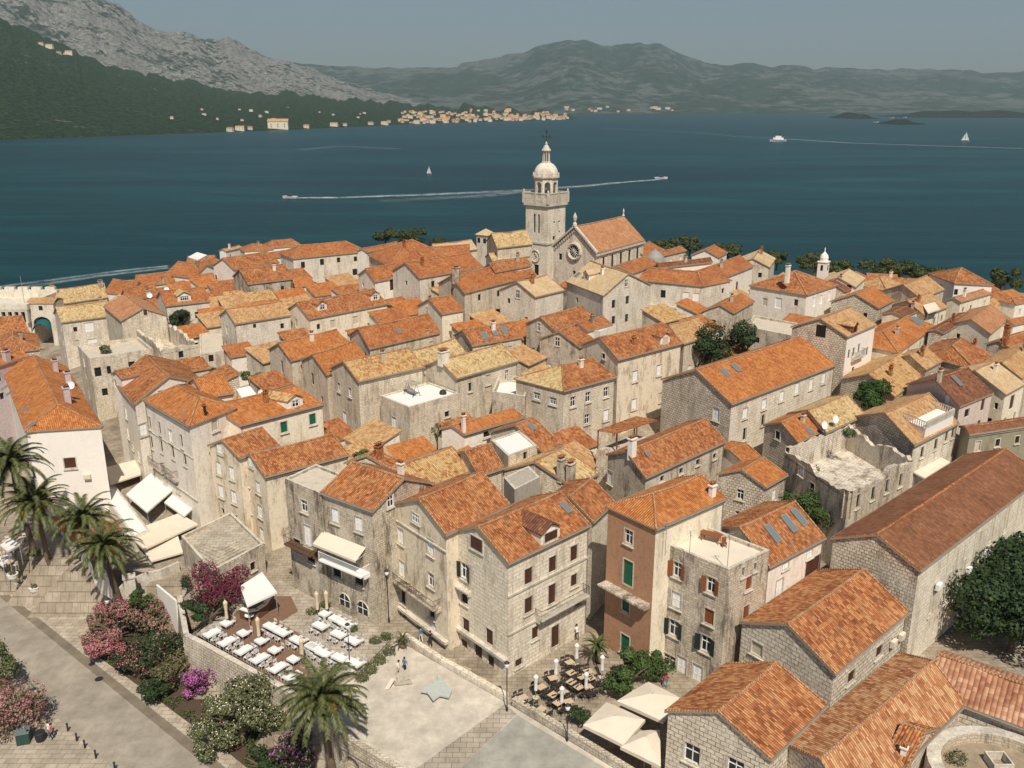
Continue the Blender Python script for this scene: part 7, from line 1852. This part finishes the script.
b = MB(); b.box(p + up * 3, 16, 6, 3, d); b.box(p + up * 6, 9, 5, 2.6, d); b.build('cabin', 'shwhite', o); b = MB(); b.box(p + up * 8.6 - d * 2, 2, 1.6, 3, d); b.build('funnel', 'shdark', o)
for px, py, l in ((892, 118, 'tiny moored yacht between the two small islands'), (876, 122.4, 'tiny white boat before the left island'), (905, 117.5, 'tiny white boat off the long island')):
    motorboat(px, py, 1, 16, l)
# ------------------------------------------------------------------ air
b = MB(); b.obox((-7500, -60, -14), (15000, 0, 0), (0, 14500, 0), (0, 0, 1150)); hz = b.build('haze', []) if False else None
m_ = bpy.data.materials.new('haze'); m_.use_nodes = True; t_ = m_.node_tree; t_.nodes.clear(); ou = t_.nodes.new('ShaderNodeOutputMaterial'); pv = t_.nodes.new('ShaderNodeVolumePrincipled')
pv.inputs['Color'].default_value = (.70, .90, 1.0, 1); pv.inputs['Density'].default_value = HAZE; pv.inputs['Anisotropy'].default_value = .2; t_.links.new(pv.outputs[0], ou.inputs['Volume']); M['haze'] = m_
if HAZE: tag(b.build('haze', 'haze'), kind='stuff')
# ------------------------------------------------------------------ light, sky, camera
SUN_EL, SUN_V = R_(54), Vector((.20, -.98, 0)).normalized()
w = bpy.data.worlds.new('World'); SC.world = w; w.use_nodes = True
nt = w.node_tree; bg = nt.nodes['Background']; sky = nt.nodes.new('ShaderNodeTexSky'); sky.sky_type = 'NISHITA'; sky.sun_disc = False
sky.sun_elevation = SUN_EL
# Blender: sun_rotation is measured clockwise from +Y
sky.sun_rotation = math.atan2(SUN_V.x, SUN_V.y)
sky.air_density = 1.0; sky.dust_density = 1.0; sky.ozone_density = 2.0
nt.links.new(sky.outputs[0], bg.inputs[0]); bg.inputs[1].default_value = SKYS
sd = bpy.data.lights.new('sun', 'SUN'); sd.energy = SUNE; sd.angle = R_(.53); sd.color = (1.0, .915, .79)
so = bpy.data.objects.new('sun', sd); COL.objects.link(so)
dv = Vector((SUN_V.x * math.cos(SUN_EL), SUN_V.y * math.cos(SUN_EL), math.sin(SUN_EL)))
so.rotation_euler = dv.to_track_quat('Z', 'Y').to_euler(); so.location = (0, 0, 200)
cd = bpy.data.cameras.new('camera'); cam = bpy.data.objects.new('camera', cd); COL.objects.link(cam)
cam.location = CAM; cam.rotation_euler = (math.pi / 2 - PITCH, 0, 0)
cd.sensor_width = 36; cd.lens = 36 * F / 1024; cd.clip_start = .5; cd.clip_end = 60000
SC.camera = cam
SC.view_settings.view_transform = 'Standard'; SC.view_settings.look = 'None'; SC.view_settings.gamma = 1; SC.view_settings.exposure = EXPO
SC.render.resolution_x = 1024; SC.render.resolution_y = 768
SC.cycles.use_denoising = True; SC.cycles.max_bounces = 5; SC.cycles.volume_bounces = 0
SC.cycles.transparent_max_bounces = 8; SC.cycles.caustics_reflective = False; SC.cycles.caustics_refractive = False
